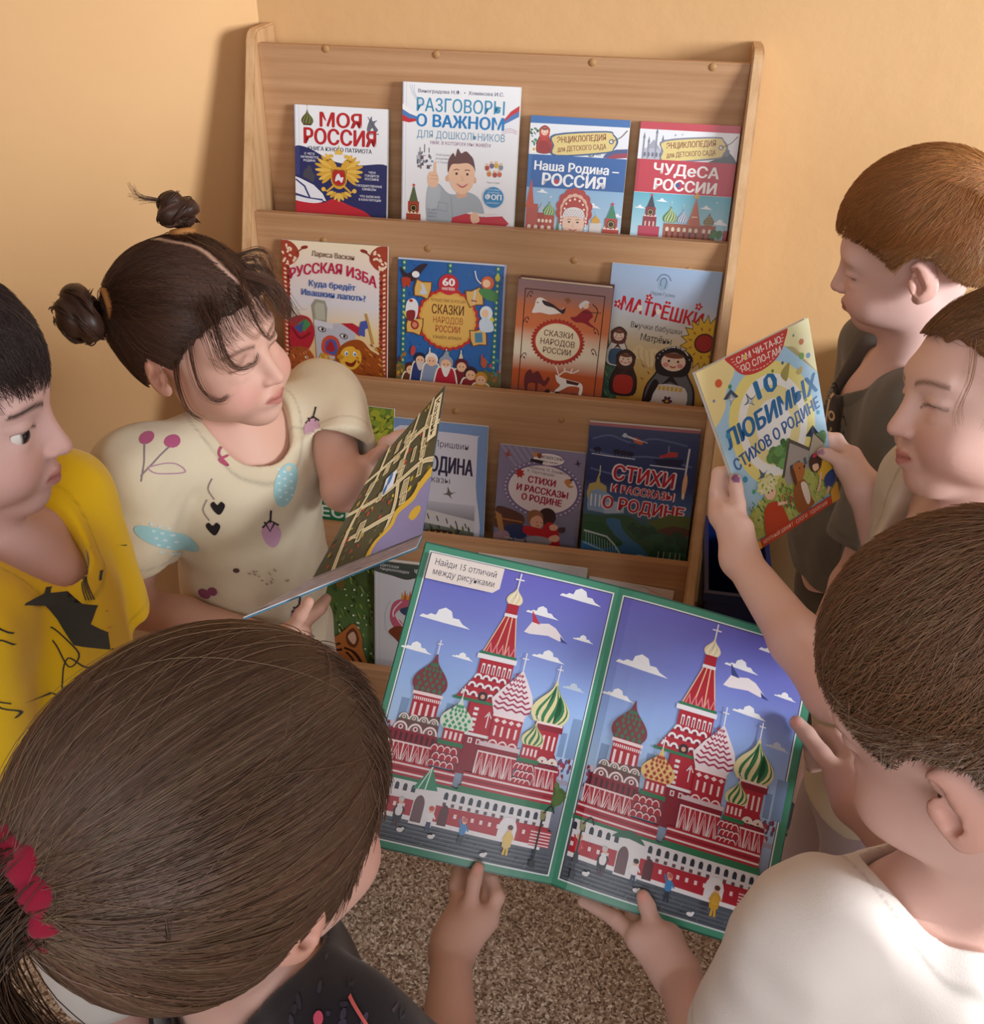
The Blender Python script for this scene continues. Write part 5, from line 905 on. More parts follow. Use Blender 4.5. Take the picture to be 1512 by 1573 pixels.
fM2 = patch([at(480, 889, 1.06), at(648, 822, 1.115), at(640, 840, 1.085), at(374, 948, 1.00)], 0)
A2 = Art(100, 100); A2.rect(0, 0, 100, 100, 'b9b3c4'); A2.speck(3, 20, 97, 92, ['a89fb8', '9a8fae', 'cfc9d4', '8a8f9c', 'b59aa4'], 90, 1.5, 6, 4, 0); A2.rect(0, 0, 100, 6, 'd9d6e0')
leaf('page', fM2, A2, M_GLOSS, .0012, mapb)
cover_board(fM, 'cover', mapb, '4a86a8', .0018, .0014, .008); cover_board(fM2, 'cover', mapb, '4a86a8', .0018, .0014, .004)
# ------------------------------------------------------------------ bodies: one continuous skin per child, grown from blended masses
def unit(v): v = np.asarray(v, float); return v / np.linalg.norm(v)
def camvec(v): return unit(CR * v[0] + CU * v[1] - CF * v[2])      # direction given as right / up / towards the viewer
def frame(F, U):
    F = unit(F); U = unit(U - F * np.dot(U, F)); return np.stack([np.cross(F, U), F, U], 1)      # columns: right, forward, up
def smin(a, b, k):
    h = np.clip(.5 + .5 * (b - a) / k, 0, 1); return b * (1 - h) + a * h - k * h * (1 - h)
class Sdf:
    def __init__(s): s.p = []; s.post = None
    def e(s, c, r, M=None, k=.01, op='u'): s.p.append(('e', np.array(c, float), np.array(r, float), np.eye(3) if M is None else M, k, op)); return s
    def c(s, a, b, ra, rb=None, k=.01, op='u'): s.p.append(('c', np.array(a, float), np.array(b, float), ra, ra if rb is None else rb, k, op)); return s
    def half(s, P, n, k=.002, op='i'): s.p.append(('h', np.array(P, float), unit(n), 0, k, op)); return s     # keeps the side n points away from
    def chain(s, pts, r0, r1, k=.004):
        n = len(pts) - 1
        for i in range(n): s.c(pts[i], pts[i + 1], r0 + (r1 - r0) * i / n, r0 + (r1 - r0) * (i + 1) / n, k)
        return s
    def one(s, q, P):
        if q[0] == 'e':
            L = (P - q[1]) @ q[3]; k0 = np.sqrt(((L / q[2]) ** 2).sum(-1)); k1 = np.sqrt(((L / q[2] ** 2) ** 2).sum(-1)) + 1e-9; return k0 * (k0 - 1) / k1
        if q[0] == 'c':
            pa = P - q[1]; ba = q[2] - q[1]; h = np.clip(pa @ ba / (ba @ ba + 1e-12), 0, 1); return np.sqrt(((pa - h[..., None] * ba) ** 2).sum(-1)) - (q[3] + (q[4] - q[3]) * h)
        return (P - q[1]) @ q[2]
    @staticmethod
    def mix(d, v, k, op):
        if op == 'u': return smin(d, v, k)
        if op == 's': return -smin(-d, v, k)
        return -smin(-d, -v, k)
    def __call__(s, P):
        d = np.full(P.shape[:-1], 9.)
        for q in s.p: d = s.mix(d, s.one(q, P), q[-2], q[-1])
        return d + s.post(P) if s.post else d
    def blocks(s, C, O, R):
        pr = [s.one(q, C) for q in s.p]; lo = np.min([v for v, q in zip(pr, s.p) if q[-1] == 'u'], 0)
        V_ = np.full((len(C), len(O)), 9.)
        for q, v in zip(s.p, pr):
            if q[-1] == 'u': idx = np.where(v < lo + 2.2 * R + q[-2] * 2)[0]
            elif q[-1] == 's': idx = np.where(v < R * 1.3 + q[-2] * 2)[0]
            else: idx = np.where(v > -R * 1.3 - q[-2] * 2)[0]
            for j in range(0, len(idx), 400):
                i = idx[j:j + 400]; P = C[i][:, None, :] + O[None]; V_[i] = s.mix(V_[i], s.one(q, P), q[-2], q[-1])
        if s.post:
            for j in range(0, len(C), 400): V_[j:j + 400] += s.post(C[j:j + 400][:, None, :] + O[None])
        return V_
def grow(f, lo, hi, h):
    """surface of f inside the box lo..hi at spacing h: vertices and quads"""
    Bk = 8; lo = np.array(lo, float); n = np.ceil((np.array(hi) - lo) / (h * Bk)).astype(int); dim = n * Bk
    g = np.stack(np.meshgrid(*[np.arange(k) for k in n], indexing='ij'), -1).reshape(-1, 3)
    C = lo + (g * Bk + (Bk - 1) / 2) * h; R = h * Bk * .9
    dc = np.concatenate([f(C[i:i + 20000]) for i in range(0, len(C), 20000)])
    near = np.abs(dc) < R * 1.5 + .004
    A = np.repeat(np.repeat(np.repeat(np.where(dc < 0, -1, 1).reshape(n).astype(np.float32), Bk, 0), Bk, 1), Bk, 2)
    o = np.stack(np.meshgrid(*[np.arange(Bk)] * 3, indexing='ij'), -1).reshape(-1, 3)
    W_ = f.blocks(C[near], (o - (Bk - 1) / 2) * h, R)
    A6 = A.reshape(n[0], Bk, n[1], Bk, n[2], Bk).transpose(0, 2, 4, 1, 3, 5).reshape(-1, Bk ** 3); A6[near] = W_
    A = A6.reshape(n[0], n[1], n[2], Bk, Bk, Bk).transpose(0, 3, 1, 4, 2, 5).reshape(dim)
    A = np.pad(A, 1, constant_values=1.); lo = lo - h; ins = A < 0; D = np.array(A.shape)
    ids, pos, quads = [], [], []
    for ax in range(3):
        a = [slice(None)] * 3; b = [slice(None)] * 3; a[ax] = slice(0, -1); b[ax] = slice(1, None)
        E_ = np.argwhere(ins[tuple(a)] != ins[tuple(b)]); e = np.zeros(3, int); e[ax] = 1
        v0 = A[tuple(E_.T)]; v1 = A[tuple((E_ + e).T)]; t = v0 / (v0 - v1); P = E_ + t[:, None] * e
        u, w_ = (ax + 1) % 3, (ax + 2) % 3; cells = []
        for du, dw in ((0, 0), (1, 0), (1, 1), (0, 1)):
            c = E_.copy(); c[:, u] -= du; c[:, w_] -= dw; i = np.ravel_multi_index(c.T, D); cells.append(i); ids.append(i); pos.append(P)
        q = np.stack(cells, 1); q[v0 > 0] = q[v0 > 0][:, ::-1]; quads.append(q)
    ids = np.concatenate(ids); pos = np.concatenate(pos); Q = np.concatenate(quads)
    un, inv = np.unique(ids, return_inverse=True); cnt = np.bincount(inv)
    Vt = np.stack([np.bincount(inv, pos[:, k]) / cnt for k in range(3)], 1) * h + lo
    Qi = np.searchsorted(un, Q)
    return Vt, Qi
def fix_orient(Vt, Q, f):
    a, b, c = Vt[Q[:300, 0]], Vt[Q[:300, 1]], Vt[Q[:300, 2]]; n = np.cross(b - a, c - a); n /= np.linalg.norm(n, axis=1)[:, None] + 1e-12
    m = (a + c) / 2; s = (f(m + n * .001) - f(m - n * .001)).sum()
    return Q if s > 0 else Q[:, ::-1]
def sheet(name, f, lo, hi, h, mat, parent, paint, relax=1):
    Vt, Q = grow(f, lo, hi, h); Q = fix_orient(Vt, Q, f)
    for _ in range(relax):                                       # soften the lattice steps
        acc = np.zeros_like(Vt); cn = np.zeros(len(Vt))
        for i, j in ((0, 1), (1, 2), (2, 3), (3, 0)):
            for k in range(3): acc[:, k] += np.bincount(Q[:, i], Vt[Q[:, j], k], len(Vt)) + np.bincount(Q[:, j], Vt[Q[:, i], k], len(Vt))
            cn += np.bincount(Q[:, i], minlength=len(Vt)) + np.bincount(Q[:, j], minlength=len(Vt))
        Vt = Vt * .5 + acc / cn[:, None] * .5
    col = paint(Vt)
    return link(name, quick_mesh(name, Vt, Q, col), parent, [mat]), Vt, Q
def waves(seed, freq, amp, stretch=None):
    r = np.random.RandomState(seed); K = r.normal(size=(7, 3)); K /= np.linalg.norm(K, axis=1)[:, None]; K *= freq * r.uniform(.6, 1.5, (7, 1)); ph = r.uniform(0, 6.28, 7)
    if stretch is not None: K = K * np.array(stretch)
    return lambda P: amp * np.sin(P @ K.T + ph).sum(-1) / 3.2
def lerp(a, b, t): return a + (b - a) * t[:, None] if np.ndim(t) else a + (b - a) * t
def sstep(x, a, b): t = np.clip((x - a) / (b - a), 0, 1); return t * t * (3 - 2 * t)
M_SKIN = attr_mat('child_skin', .55, .35, .12, 420, 0, .0004, .25)
M_CLOTH = attr_mat('cotton_jersey', .85, .15, 0, 900, .25, .0006, .35)
M_EYE = attr_mat('eye_gloss', .08, .6)
def hair_mat():
    m, nd, lk, b = new_mat('hair', .42, .35)
    a = N(nd, 'Attribute', attribute_name='Col'); lk.new(a.outputs['Color'], b.inputs['Base Color']); return m
M_HAIR = hair_mat()
# ------------------------------------------------------------------ head
class Head:
    def __init__(s, O, F, U, sc=1.0, ears=True):
        s.O = np.array(O); s.M = frame(F, U); s.sc = sc; s.ears = ears; s.op = .4; s.cz = 0
    def w(s, p): return s.O + s.M @ (np.array(p, float) * s.sc)
    def loc(s, P): return ((P - s.O) @ s.M) / s.sc
    def rot(s, ax, deg):
        a = math.radians(deg); c, d = math.cos(a), math.sin(a)
        R = {'x': [[1, 0, 0], [0, c, -d], [0, d, c]], 'y': [[c, 0, d], [0, 1, 0], [-d, 0, c]], 'z': [[c, -d, 0], [d, c, 0], [0, 0, 1]]}[ax]
        return s.M @ np.array(R)
    def add(s, B, gaze=0):
        k = s.sc; E = lambda c, r, kk, op='u', M=None: B.e(s.w(c), np.array(r) * k, s.M if M is None else M, kk * k, op); C = lambda a, b, ra, rb, kk, op='u': B.c(s.w(a), s.w(b), ra * k, rb * k, kk * k, op)
        E((0, -.014, .036 - s.cz * .5), (.0725, .090, .079 - s.cz * .5), .001)
        E((0, .026, -.022), (.059, .060, .074), .02)
        E((0, .062, -.079), (.022, .022, .020), .030)
        for x in (-1, 1):
            E((x * .032, .056, -.042), (.028, .028, .026), .016); E((x * .042, .016, -.052), (.0165, .036, .026), .02)
        E((0, .066, .022), (.046, .016, .016), .018)
        for x in (-1, 1): E((x * .029, .094, -.004), (.018, .0165, .014), .012, 's')
        C((0, .081, .002), (0, .0970, -.027), .0064, .0088, .011)
        for x in (-1, 1): E((x * .0088, .0895, -.0300), (.0066, .0078, .0058), .005)
        for x in (-1, 1): E((x * .0050, .0950, -.0368), (.0026, .0036, .0022), .003, 's')
        E((0, .080, -.055), (.020, .011, .013), .010)
        for x in (-1, 1):
            C((x * .0035, .0915, -.0510), (x * .018, .0815, -.0555), .0042, .0022, .004); C((0, .0895, -.0602), (x * .0155, .0815, -.0575), .0050, .0022, .005)
        C((-.0165, .0865, -.0558), (0, .0972, -.0550), .0010, .0012, .0016, 's'); C((.0165, .0865, -.0558), (0, .0972, -.0550), .0010, .0012, .0016, 's')
        if s.ears:
            for x in (-1, 1):
                M1 = s.rot('z', -x * 24) @ np.array([[1, 0, 0], [0, 1, 0], [0, 0, 1]]); a = math.radians(12); T = np.array([[1, 0, 0], [0, math.cos(a), math.sin(a)], [0, -math.sin(a), math.cos(a)]]); M1 = M1 @ T
                E((x * .0755, -.013, -.003), (.0085, .0185, .0285), .005, 'u', M1)
                E((x * .0805, -.006, .001), (.0065, .0115, .0185), .004, 's', M1)
                E((x * .0775, -.001, -.006), (.0048, .0045, .008), .004, 'u', M1); E((x * .0765, -.0135, .0015), (.004, .0045, .014), .004, 'u', M1)
                E((x * .0740, -.006, -.0255), (.006, .0085, .0085), .005)
    def lids(s, B, open_=.4):                                    # skin folds around each eyeball; open_ 0 shut .. 1 wide
        k = s.sc; s.op = open_
        for x in (-1, 1):
            B.e(s.w((x * .0295, .0660, -.004 + .0064 + .0052 * open_)), np.array((.0150, .0138, .0078)) * k, s.M, .004 * k)
            B.e(s.w((x * .0295, .0655, -.004 - .0102)), np.array((.0145, .0130, .0062)) * k, s.M, .004 * k)
    def eyes(s, parent, iris='4a3a30', look=(0, 0)):
        for x in (-1, 1):
            bm = bmesh.new(); bmesh.ops.create_uvsphere(bm, u_segments=28, v_segments=20, radius=.0132 * s.sc)
            me = bpy.data.meshes.new('eye'); bm.to_mesh(me); bm.free()
            vs = np.array([v.co[:] for v in me.vertices]); dirv = unit(s.M @ np.array([look[0], 1, look[1]])); cs = vs @ dirv / (.0132 * s.sc)
            col = np.tile(lin('e6dfdc'), (len(vs), 1)); col[cs > .86] = lin(iris); col[cs > .965] = (.008, .008, .008); set_cols(me, col); me.shade_smooth()
            me.transform(Matrix.Translation(V(s.w((x * .0295, .0655, -.004))))); link('eye', me, parent, [M_EYE])
    def paint(s, Vt, col, brow='6a4a38', blush=.5, lips='b8665f', browk=1.0):
        L = s.loc(Vt); x, y, z = np.abs(L[:, 0]), L[:, 1], L[:, 2]; face = (y > .02) & (np.abs(z) < .12) & (x < .09)
        bl = np.exp(-(((x - .040) / .02) ** 2 + ((z + .036) / .019) ** 2)) * blush * face * (y > .03)
        col = lerp(col, np.array(lin('d2847a')), bl * .7)
        nz = np.exp(-((x / .013) ** 2 + ((z + .028) / .012) ** 2)) * (y > .085) * .4 * blush; col = lerp(col, np.array(lin('d08880')), nz)
        lr = (x / .0195) ** 2 + ((z + .0556) / (.0084 * (1 - .45 * (x / .02) ** 2).clip(.3, 1))) ** 2
        col = lerp(col, np.array(lin(lips)), (sstep(-lr, -1.25, -.6) * (y > .072)).clip(0, 1) * .75)
        col = lerp(col, np.array(lin('8a4a46')), np.exp(-((z + .0556) / .0016) ** 2) * (x < .0165) * (y > .078) * .7)
        bz = .0215 - .0016 * ((x - .03) / .012) ** 2 - .0; bw = np.exp(-((z - bz) / .0027) ** 2) * (x > .0115) * (x < .048) * (y > .045) * .8 * browk; col = lerp(col, np.array(lin(brow)), bw.clip(0, 1))
        lz = -.0001 + .0026 * s.op - .004 * ((x - .0295) / .0145) ** 2; ls = np.exp(-((z - lz) / .0015) ** 2) * (np.abs(x - .0295) < .0145) * (y > .066) * .85; col = lerp(col, np.array((.02, .012, .01)), ls.clip(0, 1))
        er = (x > .0745) & (y < .012) & (y > -.04) & (np.abs(z) < .032); col[er] = lerp(col[er], np.array(lin('cf8d78')), .45)
        return col
class Joined:
    def __init__(s, parts, k=.01, post=None): s.q, s.k, s.post = parts, k, post
    def __call__(s, P):
        d = s.q[0](P)
        for q in s.q[1:]: d = smin(d, q(P), s.k)
        return d + s.post(P) if s.post else d
    def blocks(s, C, O, R):
        d = s.q[0].blocks(C, O, R)
        for q in s.q[1:]: d = smin(d, q.blocks(C, O, R), s.k)
        if s.post:
            for j in range(0, len(C), 400): d[j:j + 400] += s.post(C[j:j + 400][:, None, :] + O[None])
        return d
class Fn:
    def __init__(s, f): s.f = f
    def __call__(s, P): return s.f(P)
    def blocks(s, C, O, R): return np.concatenate([s.f(C[j:j + 300][:, None, :] + O[None]) for j in range(0, len(C), 300)])
def box_of(pts, m): p = np.array(pts); return p.min(0) - m, p.max(0) + m
class Kid:
    """skin, clothes and hair of one standing child; index 0 is the child's right side, 1 the left"""
    def __init__(s, label, head, sh, el, wr, hip, skin='dcb09c', sc=1.0, feet=None, hipw=.052, neck=.034, lean=None):
        s.h, s.sh, s.el, s.wr, s.hip, s.sc = head, [np.array(p) for p in sh], [np.array(p) for p in el], [np.array(p) for p in wr], np.array(hip), sc
        s.skin = skin; s.c = (s.sh[0] + s.sh[1]) / 2; s.X = unit(s.sh[0] - s.sh[1]); s.up = unit(s.c - s.hip); s.X = unit(s.X - s.up * (s.X @ s.up)); s.F = np.cross(s.up, s.X); s.T = np.stack([s.X, s.F, s.up], 1)
        s.root = empty('person', (s.hip[0], s.hip[1], 0)); tag(s.root, label, 'person', 'children around the book rack')
        hx = np.array([s.X[0], s.X[1], 0]); hx = unit(hx); fw = np.array([-hx[1], hx[0], 0]); s.hx, s.fw = hx, fw
        s.hj = [s.hip + hx * hipw - np.array([0, 0, .02]), s.hip - hx * hipw - np.array([0, 0, .02])]
        s.ank = [np.array([j[0] + (feet[i][0] if feet else 0), j[1] + (feet[i][1] if feet else 0), .065]) for i, j in enumerate(s.hj)]
        s.kn = [(a + b) / 2 * np.array([1, 1, 0]) + fw * .012 + np.array([0, 0, (a[2] + b[2]) / 2 + .01]) for a, b in zip(s.hj, s.ank)]
        s.B = B = Sdf(); k = sc
        head.add(B); head.lids(B, head.op)
        B.c(s.c - s.up * .01 * k, head.w((0, -.022, -.045)), neck * 1.12 * k, neck * 1.05 * k, .022 * k)
        s.torso(B, 0)
        for i in (0, 1):
            B.c(s.c + s.up * .012 * k, s.sh[i], .026 * k, .031 * k, .02 * k)
            B.c(s.sh[i], s.el[i], .0330 * k, .0265 * k, .014 * k); B.c(s.el[i], lerp(s.el[i], s.wr[i], .35), .0265 * k, .0262 * k, .010 * k); B.c(lerp(s.el[i], s.wr[i], .35), s.wr[i], .0262 * k, .0182 * k, .010 * k)
            B.c(s.hj[i], s.kn[i], .058 * k, .043 * k, .02 * k); B.c(s.kn[i], s.ank[i], .042 * k, .028 * k, .012 * k); B.e(s.ank[i] + fw * .04 - np.array([0, 0, .035]), (.030, .075, .024), np.stack([hx, fw, np.array([0, 0, 1.])], 1), .015)
        s.nails = []; s.marks = []
    def torso(s, B, t):
        k = s.sc; L = np.linalg.norm(s.c - s.hip); w = np.linalg.norm(s.sh[0] - s.sh[1]) / 2
        B.e(s.c - s.up * (.075 * k) + s.F * .004, np.array((min(w * .80, .094 * k) + t, .066 * k + t, .102 * k + t)), s.T, .03 * k)
        B.e(lerp(s.c, s.hip, .62) + s.F * .010, np.array((.086 * k + t * 1.2, .074 * k + t * 1.2, .45 * L)), s.T, .03 * k)
        B.e(s.hip, np.array((.094 * k + t * 1.2, .076 * k + t * 1.2, .075 * k + t)), s.T, .03 * k)
    def finger(s, pts, r0=.0068, r1=.0054, k=.0035): s.B.chain([np.array(p) for p in pts], r0, r1, k); return s
    def nail(s, p, r=.0052, c='e3a9a0'): s.nails.append((np.array(p), r, c)); return s
    def rest_hand(s, i, toward, palm, curl=.5):                 # a slightly curled hand continuing the forearm
        d = unit(toward); n = unit(np.array(palm) - d * np.dot(palm, d)); x = np.cross(d, n); k = s.sc; W_ = s.wr[i]
        s.B.e(W_ + d * .034 * k, (.026 * k, .040 * k, .0135 * k), np.stack([x, d, n], 1), .010)
        sg = 1 if i == 0 else -1
        for j in range(4):
            b = W_ + d * (.062 - .004 * abs(j - 1.2)) * k + x * (.0195 - .013 * j) * sg * k; l = (.036, .041, .038, .029)[j] * k
            p1 = b + (d * math.cos(curl * .5) + n * math.sin(curl * .5)) * l * .5; p2 = p1 + (d * math.cos(curl * 1.3) + n * math.sin(curl * 1.3)) * l * .33; p3 = p2 + (d * math.cos(curl * 2) + n * math.sin(curl * 2)) * l * .26
            s.finger([b - d * .02, b, p1, p2, p3])
        b = W_ + d * .018 * k + x * .022 * sg * k + n * .004; s.finger([b, b + (d * .6 + x * .7 * sg + n * .3) * .026 * k, b + (d * 1.5 + x * .9 * sg + n * .8) * .026 * k], .0085, .0062)
    def build_skin(s, h=.0026, **pk):
        P = [s.c, s.hip, s.h.O, *s.sh, *s.el, *s.wr, *s.ank]; lo, hi = box_of(P, .16)
        ext = [q[1] for q in s.B.p if q[0] == 'c']; lo = np.minimum(lo, np.min(ext, 0) - .03); hi = np.maximum(hi, np.max(ext, 0) + .03); lo[2] = 0; hi[2] = s.h.O[2] + .15
        base = np.array(lin(s.skin)); bl = waves(5, 60, 1)
        def paint(Vt):
            col = np.tile(base, (len(Vt), 1)) * (1 + .05 * bl(Vt)[:, None] * np.array([.4, 1, 1])); col = s.h.paint(Vt, col, **pk)
            for i in (0, 1):
                e = np.exp(-((Vt - s.el[i]) ** 2).sum(1) / .03 ** 2) * .25; col = lerp(col, np.array(lin('c98470')), e)
            for p, r, c in s.nails: col[((Vt - p) ** 2).sum(1) < r * r] = np.array(lin(c))
            for p, r, c in s.marks: col = lerp(col, np.array(lin(c)), np.exp(-((Vt - p) ** 2).sum(1) / r ** 2))
            return col
        o, Vt, Q = sheet('body', s.B, lo, hi, h, M_SKIN, s.root, paint); s.skin_o = o; return s
    def shirt(s, color, sleeve=(.55, .55), t=.013, hem=.02, neck=.049, nfw=.012, ndrop=0, rib=None, folds=.0022, seed=1, h=.0032, sr=(.050, .054), paint2=None, name='tshirt', decals=None, hemz=None):
        k = s.sc; T_ = Sdf(); s.torso(T_, t)
        for i in (0, 1): T_.c(s.c + s.up * .008, s.sh[i], .036 * k + t * .4, .037 * k + t * .4, .025)
        nc = s.c + s.F * nfw - s.up * ndrop
        T_.half(s.hip - s.up * hem, -s.up); parts = [T_]; ends = []
        for i in (0, 1):
            d = unit(s.el[i] - s.sh[i]); ln = np.linalg.norm(s.el[i] - s.sh[i]); f = sleeve[i]; a = s.sh[i]
            if f <= 1: e = a + d * ln * f; ch = [(a - d * .01, e + d * .02)]
            else: d2 = unit(s.wr[i] - s.el[i]); e = s.el[i] + (s.wr[i] - s.el[i]) * (f - 1); ch = [(a - d * .01, s.el[i]), (s.el[i], e + d2 * .02)]; d = d2
            q = Sdf(); r0, r1 = sr[0] * k, sr[1] * k
            for j, (p0, p1) in enumerate(ch): q.c(p0, p1, r0 if j == 0 else r1 * .9, r1 if f <= 1 else r1 * .85, .01)
            q.half(e, d, .004); q.c(e - d * .03, e + d * .06, r1 * .72, r1 - .0085, .004, 's'); parts.append(q); ends.append((e, d))
        fold = waves(seed, 62, folds, (1, 1, .45)); f2 = waves(seed + 9, 150, folds * .35)
        J = Joined(parts, .022, lambda P: fold(P) + f2(P))
        cut = Sdf(); cut.c(nc - s.up * .03, nc + s.up * .12 + s.F * .01, neck * k, (neck + .012) * k, .001)
        G_ = Fn(lambda P: -smin(-J(P), cut(P), .007))
        P = [s.c, s.hip, *s.sh] + [e for e, _ in ends]; lo, hi = box_of(P, .135); lo[2] = max(lo[2], .2); base = np.array(lin(color)); rb = np.array(lin(rib or color))
        def paint(Vt):
            col = np.tile(base, (len(Vt), 1)); dn = cut(Vt); col = lerp(col, rb, sstep(-dn, -.0150, -.0120)); col *= (1 - .3 * np.exp(-((dn - .0145) / .0013) ** 2))[:, None]
            for e, d in ends:
                z = (Vt - e) @ d; r = np.linalg.norm(Vt - e - z[:, None] * d, axis=1); col *= (1 - .25 * np.exp(-((z + .016) / .0014) ** 2) * (r < .075))[:, None]
            if paint2: col = paint2(Vt, col)
            return col
        o, Vt, Q = sheet(name, G_, lo, hi, h, M_CLOTH, s.root, paint, 2); s.shirt_o = o; s.shirt_V, s.shirt_Q = Vt, Q
        if decals: s.print_on(o, Vt, Q, decals)
        return s
    def print_on(s, o, Vt, Q, decals):                           # a printed motif laid on the cloth: Art drawn in a square, cast along d
        tree = BVHTree.FromPolygons([V(v) for v in Vt], [tuple(q) for q in Q]); me = o.data
        vs = [v.co[:] for v in me.vertices]; n0 = len(vs); fs = [tuple(p.vertices) for p in me.polygons]; cs = np.zeros(n0 * 4, np.float32); me.color_attributes['Col'].data.foreach_get('color', cs); cs = [tuple(c[:3]) for c in cs.reshape(-1, 4)]
        for A, org, ex, ey, d in decals:                         # world position = org + u*ex + v*ey, cast along d
            org, ex, ey, d = (np.array(q, float) for q in (org, ex, ey, d)); d = unit(d)
            for pts, ff, cols, L in A.ch:
                p, g, c = slice_poly(pts, ff, cols, 26, 26, A.w, A.h); hit = []
                for u in p:
                    r = tree.ray_cast(V(org + ex * u[0] + ey * u[1] - d * .25), V(d), .6); hit.append(None if r[0] is None else np.array(r[0]) + np.array(r[1]) * (.0005 + L * 1.2e-5) * (1 if r[1].dot(V(d)) < 0 else -1))
                off = len(vs); mp = {}
                for i, q in enumerate(hit):
                    if q is not None: mp[i] = len(vs); vs.append(tuple(q)); cs.append(tuple(c[i]))
                for f in g:
                    if all(i in mp for i in f) and max(np.linalg.norm(hit[f[0]] - hit[i]) for i in f) < .06: fs.append(tuple(mp[i] for i in f))
        nm = bpy.data.meshes.new(me.name); nm.from_pydata(vs, [], fs); nm.materials.append(M_CLOTH); set_cols(nm, cs); nm.shade_smooth(); o.data = nm
    def legs(s, color, short=False, shoe='4a4650', sock=None, waist=.0):
        T_ = Sdf(); k = s.sc
        T_.e(s.hip - s.up * .005, np.array((.100 * k, .083 * k, .080 * k)), s.T, .02)
        for i in (0, 1):
            T_.c(s.hj[i], s.kn[i], .068 * k, .056 * k, .02)
            if not short: T_.c(s.kn[i], s.ank[i] + np.array([0, 0, .02]), .055 * k, .046 * k, .012)
        T_.half(s.hip + s.up * .055, s.up); fo = waves(3, 70, .002, (1, 1, .6)); T_.post = fo
        lo, hi = box_of([s.hip, *s.kn, *(s.kn if short else s.ank)], .15); lo[2] = .04
        sheet('shorts' if short else 'trousers', T_, lo, hi, .005, M_CLOTH, s.root, lambda P: np.tile(lin(color), (len(P), 1)))
        for i in (0, 1):
            q = Sdf(); M1 = np.stack([s.hx, s.fw, np.array([0, 0, 1.])], 1); a = s.ank[i]
            q.e(a + s.fw * .045 - np.array([0, 0, .032]), (.040, .092, .036), M1); q.e(a - s.fw * .012 - np.array([0, 0, .015]), (.036, .042, .042), M1, .02); q.half((0, 0, .006), (0, 0, -1)); q.half((0, 0, a[2] + .012), (0, 0, 1))
            lo, hi = box_of([a, a + s.fw * .1], .075); lo[2] = -.004
            sheet('shoe', q, lo, hi, .004, M_CLOTH, s.root, lambda P: np.where((P[:, 2:] < .018), np.array(lin('e6e2dc')), np.array(lin(shoe))))
        return s
# ------------------------------------------------------------------ hair
def tubes(P, r, cols, Nrm):
    """strands: P (n, steps, 3), r (n, steps), cols (n, 3)"""
    n, S_, _ = P.shape; t = np.gradient(P, axis=1); t /= np.linalg.norm(t, axis=2)[..., None] + 1e-12
    a = np.cross(t, Nrm); a /= np.linalg.norm(a, axis=2)[..., None] + 1e-9; b = np.cross(t, a)
    ring = [P + r[..., None] * (a * math.cos(q) + b * math.sin(q)) for q in (.5236, 2.618, 4.712)]
    Vt = np.stack(ring, 2).reshape(-1, 3); base = (np.arange(n)[:, None] * S_ + np.arange(S_ - 1)[None]) * 3; base = base.reshape(-1)
    Q = np.concatenate([np.stack([base + j, base + (j + 1) % 3, base + 3 + (j + 1) % 3, base + 3 + j], 1) for j in range(3)])
    return Vt, Q, np.repeat(cols, S_ * 3, axis=0)
